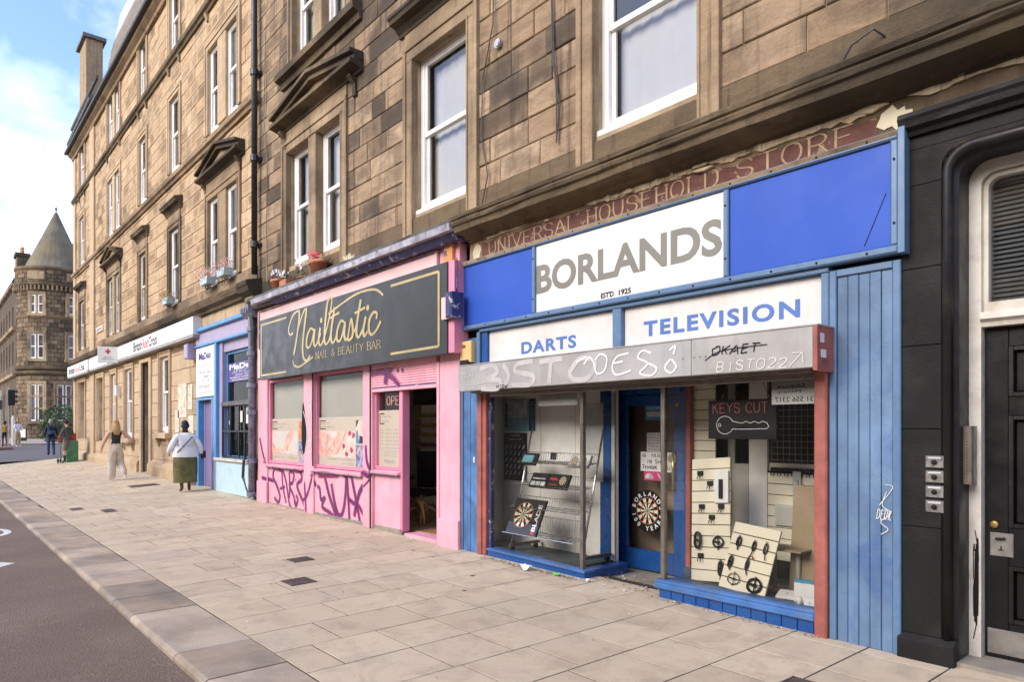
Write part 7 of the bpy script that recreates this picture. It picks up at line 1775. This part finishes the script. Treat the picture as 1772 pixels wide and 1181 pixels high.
# traffic signals
def signal(label, x, y, yaw, red=False, h=3.2):
    z = ground_z(x, y); t = thing('traffic_light', label, 'traffic light', (x, y, z), yaw)
    m = MB(); m.tube([(0, 0, 0), (0, 0, h+.6)], .06, 8); m.build('pole', 'steel', t)
    hd = bx('signal_head', 'plastic_black', t, -.16, .16, -.36, -.08, h-.55, h+(.0 if red else .45), .02)
    for k in range(2 if red else 3):
        zc = h-.35+.32*k if not red else h-.40+.26*k; m = MB(); m.tube([(0, -.37, zc), (0, -.361, zc)], .10, 12); lit = red and k == 1
        m.build('lens', 'signal_red' if lit else 'ink', hd); m = MB(); m.lathe([(.12, 0), (.12, .16)], 0, 0, 10, a0=0, a1=math.pi); m.xf(Matrix.Translation((0, -.36, zc)) @ Matrix.Rotation(R(90), 4, 'X')); m.build('hood', 'plastic_black', hd)
    return t
M('signal_red', (1, .05, .02), .4, .0, 1, emit=2.2)
signal('traffic signal with a lit red pedestrian light at the far left edge', -53.6, -1.45, R(60), True, 3.1)
signal('black three-lamp traffic signal seen from the side, right of the lit red one', -54.5, -1.0, R(160), False, 3.3)
t = thing('bollard', 'pale slim post on the far pavement beside the woman in tan trousers', 'bollard', (-56.5, -.55, .5)); m = MB(); m.tube([(0, 0, 0), (0, 0, 1.9)], .09, 8); m.tube([(0, 0, 1.9), (0, 0, 1.98)], .06, 8); m.build('post', 'sign_white', t)
t = thing('utility_cabinet', 'green street cabinet with a red top standing against the corner plinth', 'cabinet', (-33.0, -.62, ground_z(-33, -.6)))
M('cabinet_green', (.05, .20, .10), .5, .4, 5); bx('body', 'cabinet_green', t, -.45, .4, -.2, .2, 0, .85, .01); bx('red_top', 'print_red', t, -.35, .3, -.15, .15, .851, 1.15, .02); bx('door', 'cabinet_green', t, -.40, -.02, -.215, -.2, .05, .8, .005)
t = thing('ad_board', 'small black and white pavement board in front of the turret building', 'sign', (-70, 1.2, .60)); bx('panel', 'plastic_black', t, -.35, .35, -.03, .03, 0, 1.1, .01); bx('poster_face', 'paper', t, -.28, .28, -.036, -.031, .3, 1.0, 0); t.rotation_euler = (0, 0, R(50))
m = MB()
for k in range(26): x = -60.2; y = 1.8+k*.18; m.tube([(x, y, .55), (x, y, 1.6)], .02, 4)
m.tube([(-60.2, 1.8, 1.6), (-60.2, 6.4, 1.6)], .03, 4); 

# ---------------------------------------------------------------- people
M('skin_light', (.56, .33, .24), .55, .08, 8); M('skin_dark', (.10, .05, .032), .5, .1, 8); M('hair_blonde', (.42, .27, .13), .6, .3, 30); M('hair_grey', (.35, .34, .33), .7, .2, 30); M('hair_dark', (.02, .015, .012), .5, .2, 30)
M('cloth_black', (.018, .018, .02), .85, .2, 10); M('cloth_beige', (.56, .49, .40), .85, .12, 6); M('cloth_white', (.72, .71, .72), .85, .1, 8); M('cloth_olive', (.10, .09, .03), .8, .3, 7); M('cloth_navy', (.015, .025, .06), .8, .2, 8)
M('denim', (.05, .10, .20), .85, .25, 9); M('cloth_grey', (.16, .15, .14), .85, .2, 9); M('cloth_charcoal', (.06, .065, .07), .85, .2, 9); M('shoe_white', (.72, .70, .66), .6, .05); M('bag_red', (.55, .02, .02), .5, .1); M('cloth_tan', (.42, .30, .15), .85, .1); M('cloth_yellow', (.65, .38, .05), .8, .1)
J0 = dict(pel=(0, 0, .95), wai=(0, 0, 1.10), che=(0, -.01, 1.30), nek=(0, 0, 1.45), hed=(0, .015, 1.55),
 shL=(-.17, 0, 1.40), elL=(-.23, -.02, 1.13), wrL=(-.25, .04, .88), haL=(-.25, .06, .80), shR=(.17, 0, 1.40), elR=(.23, -.02, 1.13), wrR=(.25, .04, .88), haR=(.25, .06, .80),
 hiL=(-.09, 0, .90), knL=(-.10, .03, .50), anL=(-.10, 0, .09), toL=(-.11, .14, .035), hiR=(.09, 0, .90), knR=(.10, .03, .50), anR=(.10, 0, .09), toR=(.11, .14, .035))
R0 = dict(pel=(.15, .11), wai=(.125, .095), che=(.15, .10), nek=.055, hed=.06, shL=.062, elL=.042, wrL=.028, haL=.034, shR=.062, elR=.042, wrR=.028, haR=.034, hiL=.095, knL=.06, anL=.04, toL=.035, hiR=.095, knR=.06, anR=.04, toR=.035)
EDG = [('pel', 'wai'), ('wai', 'che'), ('che', 'nek'), ('nek', 'hed'), ('che', 'shL'), ('shL', 'elL'), ('elL', 'wrL'), ('wrL', 'haL'), ('che', 'shR'), ('shR', 'elR'), ('elR', 'wrR'), ('wrR', 'haR'), ('pel', 'hiL'), ('hiL', 'knL'), ('knL', 'anL'), ('anL', 'toL'), ('pel', 'hiR'), ('hiR', 'knR'), ('knR', 'anR'), ('anR', 'toR')]
def person(label, x, y, yaw, height, mats, matfn, J={}, Rr={}, z=None, group=None, skin_i=0, turn=0.):
    """one continuous body grown from a skeleton, facing local +y"""
    t = thing('person', label, 'person', (x, y, ground_z(x, y) if z is None else z), yaw, group)
    j = dict(J0); j.update(J); r = dict(R0); r.update(Rr); k = height/1.70; names = list(j)
    me = bpy.data.meshes.new('body'); me.from_pydata([tuple(c*k for c in j[n]) for n in names], [(names.index(a), names.index(b)) for a, b in EDG], [])
    o = bpy.data.objects.new('body', me); COL.objects.link(o)
    md = o.modifiers.new('s', 'SKIN'); md.use_smooth_shade = True; md.branch_smoothing = .5; o.modifiers.new('b', 'SUBSURF').levels = 2
    for i, n in enumerate(names):
        v = me.skin_vertices[0].data[i]; q = r[n]; v.radius = (q[0]*k, q[1]*k) if isinstance(q, tuple) else (q*k, q*k); v.use_root = (n == 'pel')
    bpy.context.view_layer.update(); dg = bpy.context.evaluated_depsgraph_get(); em = bpy.data.meshes.new_from_object(o.evaluated_get(dg)); bpy.data.objects.remove(o)
    mb = MB(); mb.v = [tuple(v.co) for v in em.vertices]; fs = [tuple(p.vertices) for p in em.polygons]
    for f in fs:
        c_ = sum((Vector(mb.v[i]) for i in f), Vector())/len(f)/k; mb.cur = matfn(c_); mb.face(f)
    # head with nose, ears, eyes; fingers and thumb
    h = Vector(j['hed'])*k; mb.cur = skin_i; s = len(mb.v); prof = [(.0, -.115), (.045, -.105), (.062, -.07), (.072, -.02), (.077, .03), (.074, .07), (.055, .105), (.025, .122), (0, .125)]
    mb.lathe([(a*k, b*k) for a, b in prof], 0, 0, 16, sy=1.2); mb.tube([(0, .08*k, .02*k), (0, .108*k, -.02*k), (0, .085*k, -.03*k)], [.008*k, .014*k, .01*k], 5)
    for q in (-1, 1): mb.tube([(q*.073*k, 0, .02*k), (q*.085*k, -.01*k, .0), (q*.073*k, 0, -.03*k)], .012*k, 5)
    mb.xf(Matrix.Translation(h+Vector((0, .01, .085))*k) @ Matrix.Rotation(turn, 4, 'Z'), s)
    for sd in 'LR':
        w, a = Vector(j['wr'+sd])*k, Vector(j['ha'+sd])*k; d = (a-w).normalized(); sidev = d.cross(Vector((1, 0, 0))).normalized()
        for f_ in range(4):
            b = a+sidev*(.024-.016*f_)*k; L = (.062, .075, .07, .055)[f_]*k; mb.tube([b-d*.02*k, b+d*L*.55, b+d*L+Vector((-(.012 if sd == 'R' else -.012)*k, 0, 0))], [.011*k, .010*k, .007*k], 5)
        b = w+d*.02*k; mb.tube([b, b+sidev*.045*k+d*.03*k, b+sidev*.05*k+d*.065*k], [.014*k, .011*k, .008*k], 5)
    me2 = mb.mesh('body', mats, True); bd = obj('body', me2, t)
    return t, k, j
def hair(t, k, j, mat, length=.05, w=.086, back=.0, cap=False, turn=0., name='hair'):
    h = Vector(j['hed'])*k+Vector((0, .01, .085))*k; m = MB(); n = 18; rows = [(.0, .137), (.035, .132), (.066, .11), (w, .06), (w+.006, .0), (w+(.03 if length > .2 else -.006), -length*.5), (w*(1.15 if length > .2 else .8), -length), (w*.6, -length-.03)]
    for a, b in rows:
        for i in range(n+1):
            an = math.pi*(-.28)+(-math.pi*1.44)*i/n if not cap else -math.pi*2*i/n
            if b < .05 and not cap: an = R(-10)-R(340)*0 - (R(200))*i/n+R(10)
            wob = 1+.05*math.sin(i*2.3+b*30); m.v.append((a*math.cos(an)*wob*k, (a*math.sin(an)*1.22*wob-.008)*k, b*k))
    for r_ in range(len(rows)-1):
        for i in range(n): o = r_*(n+1)+i; m.face((o, o+1, o+n+2, o+n+1))
    m.xf(Matrix.Translation(h) @ Matrix.Rotation(turn, 4, 'Z')); return m.build(name, mat, t, smooth=True)
# woman with long fair hair
def mf(c):
    if c.z > 1.40 or (abs(c.x) > .125 and c.z > 1.04) or (abs(c.x) > .2 and c.z > .78): return 0
    if c.z > 1.06: return 1
    if c.z > .10: return 2
    return 3
t, k, j = person('woman with long fair hair, black vest top and loose beige trousers, one hand on hip', -22.0, -1.1, R(92), 1.66, ['skin_light', 'cloth_black', 'cloth_beige', 'shoe_white'], mf,
 dict(elL=(-.30, -.02, 1.14), wrL=(-.36, .04, .92), haL=(-.37, .06, .84), elR=(.37, -.10, 1.17), wrR=(.22, -.02, 1.0), haR=(.17, .02, .97), knL=(-.10, .05, .50), anL=(-.10, .05, .09), knR=(.11, .10, .52), anR=(.16, -.20, .26), toR=(.17, -.22, .12), toL=(-.11, .18, .035)),
 dict(hiL=.135, hiR=.135, knL=.125, knR=.12, anL=.115, anR=.09, pel=(.19, .15), wai=(.125, .10), toL=.04, toR=.04, elL=.05, elR=.05, wrL=.034, wrR=.034))
hair(t, k, j, 'hair_blonde', .32, .092)
m = MB(); m.tube([(.16, -.20, .20), (.165, -.235, .13), (.17, -.245, .06)], [.03, .04, .03], 8); m.build('raised_shoe', 'shoe_white', t)
# woman in white blouse and olive skirt
def mf(c):
    if c.z > 1.47 or (c.z < .93 and abs(c.x) > .24): return 0
    if c.z > .86: return 1
    return 0
t, k, j = person('woman in white blouse, long olive skirt and dark headscarf walking away', -17.1, -.62, R(86), 1.60, ['skin_dark', 'cloth_white'], mf,
 dict(elL=(-.31, -.04, 1.14), wrL=(-.36, .08, .98), haL=(-.34, .14, .94), elR=(.33, -.02, 1.12), wrR=(.38, .02, .93), haR=(.39, .04, .85), anL=(-.08, -.02, .09), anR=(.10, .08, .09), toL=(-.09, .12, .035), toR=(.14, .21, .035)),
 dict(pel=(.24, .20), wai=(.23, .18), che=(.20, .14), shL=.09, shR=.09, elL=.085, elR=.085, wrL=.055, wrR=.05, hiL=.12, hiR=.12))
m = MB(); n = 40; rows = [(.20, 1.0), (.245, .90), (.26, .75), (.255, .5), (.245, .33), (.25, .235)]
for r_, z in rows:
    for i in range(n): a = 2*math.pi*i/n; f_ = 1+.035*math.sin(a*9+z*3)*(1.1-z)+.02*math.sin(a*5+1); m.v.append((r_*f_*math.cos(a), r_*.82*f_*math.sin(a), z*k))
for q in range(len(rows)-1):
    for i in range(n): m.face((q*n+i, q*n+(i+1) % n, (q+1)*n+(i+1) % n, (q+1)*n+i))
m.build('skirt', 'cloth_olive', t, smooth=True)
m = MB(); rows = [(.27, .86), (.275, .92), (.27, 1.0), (.255, 1.12)]
for r_, z in rows:
    for i in range(n): a = 2*math.pi*i/n; f_ = 1+.025*math.sin(a*7+z*6); m.v.append((r_*f_*math.cos(a), r_*.8*f_*math.sin(a), z*k))
for q in range(len(rows)-1):
    for i in range(n): m.face((q*n+i, q*n+(i+1) % n, (q+1)*n+(i+1) % n, (q+1)*n+i))
m.build('blouse_hem', 'cloth_white', t, smooth=True)
hair(t, k, j, 'cloth_navy', .06, .092, cap=False, name='headscarf')
m = MB(); m.tube([(.12, -.16, 1.36*k), (.02, -.205, 1.25*k), (-.12, -.21, 1.08*k), (-.2, -.15, .98*k)], .012, 5); m.build('bag_strap', 'cloth_black', t)
b_ = bx('shoulder_bag', 'cloth_black', None, -.05, .05, -.08, .08, 0, .17, .02); tag(b_, 'small black bag hanging from the hand of the woman in the olive skirt', 'bag'); b_.location = (-17.1-.02, -.62+.40, .92); b_.rotation_euler = (0, 0, R(80))
# man with rucksack
def mf(c):
    if c.z > 1.47 or (abs(c.x) > .2 and c.z < .86): return 0
    if c.z > .86: return 1
    if c.z > .09: return 2
    return 3
t, k, j = person('grey-haired man in navy jacket and jeans with a rucksack, carrying a red bag', -40.2, -.43, R(88), 1.70, ['skin_light', 'cloth_navy', 'denim', 'cloth_black'], mf,
 dict(elR=(.26, .0, 1.14), wrR=(.27, .1, .98), haR=(.28, .13, .92), knR=(.11, .06, .5), anR=(.12, -.06, .1), toR=(.13, .05, .04), anL=(-.09, .07, .09), toL=(-.1, .2, .035)), dict(che=(.18, .12), wai=(.16, .11), pel=(.16, .12), knL=.075, knR=.075, anL=.06, anR=.06, shL=.08, shR=.08, elL=.06, elR=.06))
hair(t, k, j, 'hair_grey', .09, .095)
b_ = thing('rucksack', 'dark blue rucksack on the back of the grey-haired man', 'bag', (-40.2+.20, -.43, ground_z(-40, -.4)+.98), R(88)); bx('body', 'cloth_navy', b_, -.15, .15, -.08, .08, 0, .45, .04); bx('pocket', 'denim', b_, -.11, .11, -.12, -.081, .05, .22, .02)
b_ = thing('carrier_bag', 'bright red carrier bag held by the grey-haired man', 'bag', (-40.15, -.02, ground_z(-40, 0)+.56)); m = MB(); m.lathe([(0, 0), (.17, .0), (.22, .2), (.17, .38), (.05, .5), (.0, .5)], 0, 0, 10, sy=.6); m.build('bag', 'bag_red', b_, smooth=True); m = MB(); m.tube([(-.03, 0, .5), (0, 0, .62), (.03, 0, .5)], .012, 5); m.build('handle', 'bag_red', b_)
# boy at the corner
def mf(c):
    if c.z > 1.47 or (abs(c.x) > .1 and .98 < c.z < 1.08 and c.y > .22): return 0
    if c.z > .9: return 1
    if c.z > .48: return 2
    if c.z > .30: return 0
    return 3
t, k, j = person('young man in dark hooded jacket, grey shorts and cap, looking down at a phone', -32.6, -.80, R(120), 1.66, ['skin_light', 'cloth_charcoal', 'cloth_grey', 'cloth_black'], mf,
 dict(hed=(0, .06, 1.54), elL=(-.24, .0, 1.14), wrL=(-.13, .24, 1.06), haL=(-.08, .30, 1.07), elR=(.24, .0, 1.14), wrR=(.13, .24, 1.05), haR=(.07, .29, 1.06)), dict(che=(.17, .12), wai=(.15, .12), pel=(.16, .12), hiL=.11, hiR=.11, knL=.075, knR=.075, shL=.075, shR=.075, elL=.06, elR=.06))
hair(t, k, j, 'cloth_black', .03, .09, cap=True, name='cap'); m = MB(); m.block(-.06, .06, .10, .19, 1.66*k, 1.675*k, .004); m.build('cap_peak', 'cloth_black', t)
m = MB(); m.lathe([(.10, -.03), (.13, 0), (.10, .05)], 0, -.03, 12, 1.42*k); m.build('hood', 'cloth_charcoal', t, smooth=True)
ph = bx('phone', 'plastic_black', None, -.035, .035, -.005, .005, -.07, .07, .002); ph.location = (-32.6-.27, -.80-.15, ground_z(-32.6, -.8)+1.10); tag(ph, 'small phone in the hands of the young man in the cap', 'phone')
sc = thing('kick_scooter', 'black kick scooter standing beside the young man in shorts', 'scooter', (-32.95, -1.02, ground_z(-33, -1)), R(75))
m = MB(); m.tube([(0, .28, .12), (0, .20, .95)], .02, 6); m.build('steering_column', 'steel', sc); m = MB(); m.tube([(-.2, .2, .95), (.2, .2, .95)], .018, 6); m.build('handlebar', 'cast_iron', sc); bx('deck', 'cast_iron', sc, -.06, .06, -.3, .25, .08, .11, .003)
for y in (-.35, .32): m = MB(); m.tube([(-.02, y, .09), (.02, y, .09)], .09, 12); m.build('wheel', 'plastic_black', sc)
# far pedestrians
def mf(c):
    if c.z > 1.46 or (abs(c.x) > .2 and c.z < 1.1): return 0
    if c.z > 1.0: return 1
    if c.z > .1: return 2
    return 3
t, k, j = person('far woman with dark hair, white top and tan trousers crossing towards the camera', -53.0, -.62, R(-60), 1.66, ['skin_light', 'cloth_white', 'cloth_tan', 'shoe_white'], mf, dict(elR=(.26, .05, 1.15), wrR=(.14, .2, 1.1), haR=(.08, .24, 1.1), elL=(-.26, .05, 1.15), wrL=(-.14, .2, 1.1), haL=(-.08, .24, 1.1)), dict(knL=.085, knR=.085, anL=.06, anR=.06, shL=.08, shR=.08), z=.48)
hair(t, k, j, 'hair_dark', .16, .09)
t, k, j = person('far pedestrian in a yellow top at the left edge behind the signal pole', -54.6, -1.15, R(100), 1.62, ['skin_dark', 'cloth_yellow', 'cloth_black', 'cloth_black'], mf, z=.45); hair(t, k, j, 'hair_dark', .08, .09)
# seated salon worker
def mf(c):
    if c.z > 1.46 or (c.y > .33 and c.z > .9): return 0
    return 1
t, k, j = person('masked salon worker in black clothes and cap bent over the manicure table', -10.22, 1.72, R(-60), 1.68, ['skin_light', 'cloth_black'], mf,
 dict(che=(0, .04, 1.28), nek=(0, .09, 1.42), hed=(0, .13, 1.50), shL=(-.18, .08, 1.37), shR=(.18, .08, 1.37), elL=(-.22, .16, 1.10), wrL=(-.12, .36, 1.13), haL=(-.08, .43, 1.13), elR=(.22, .16, 1.10), wrR=(.12, .36, 1.13), haR=(.08, .43, 1.13), hiL=(-.1, .02, .92), knL=(-.12, .42, .90), anL=(-.12, .40, .47), toL=(-.12, .52, .42), hiR=(.1, .02, .92), knR=(.12, .42, .90), anR=(.12, .40, .47), toR=(.12, .52, .42)), z=-.28)
hair(t, k, j, 'cloth_black', .05, .092, cap=True, name='cap'); m = MB(); m.lathe([(.02, .06), (.06, .03), (.07, 0), (.05, -.05)], 0, 0, 10, a0=.3, a1=math.pi-.3, sy=1.35); m.xf(Matrix.Translation((0, .15, 1.545))); m.build('face_mask', 'cloth_white', t, smooth=True)

# ---------------------------------------------------------------- terrace added across the street, out of view, to darken glass reflections
ot = thing('added_terrace', 'brown stone terrace added across the street, out of view, to darken shop glass reflections', 'building', (0, 0, 0))
m = MB(); oh = []
for i in range(24):
    for z0 in (1.0, 5.0, 8.6): oh.append((-62+i*4.2, -60.6+i*4.2, z0, z0+2.1))
wall_with_holes(m, -64, 40, -.3, 12.4, oh, 0, .3); m.box(-64, 40, .31, .4, -.3, 12.4); m.profile([(.0, 12.4), (-.4, 12.5), (-.4, 12.8), (5, 15.5), (10, 12.8), (10, 12.4)], -64, 40)
m.xf(Matrix.Translation((-20, -31, 0)) @ Matrix.Rotation(math.pi, 4, 'Z')); m.build('street_front', 'dressed', ot)
m = MB()
for h in oh: m.box(h[0], h[1], .2, .25, h[2], h[3])
m.xf(Matrix.Translation((-20, -31, 0)) @ Matrix.Rotation(math.pi, 4, 'Z')); m.build('window_panes', 'far_window', ot, kind='stuff')
m = MB(); m.box(-80, 40, -36, -24, -.3, .06); structure(m.build('opposite_pavement', 'far_paving'))
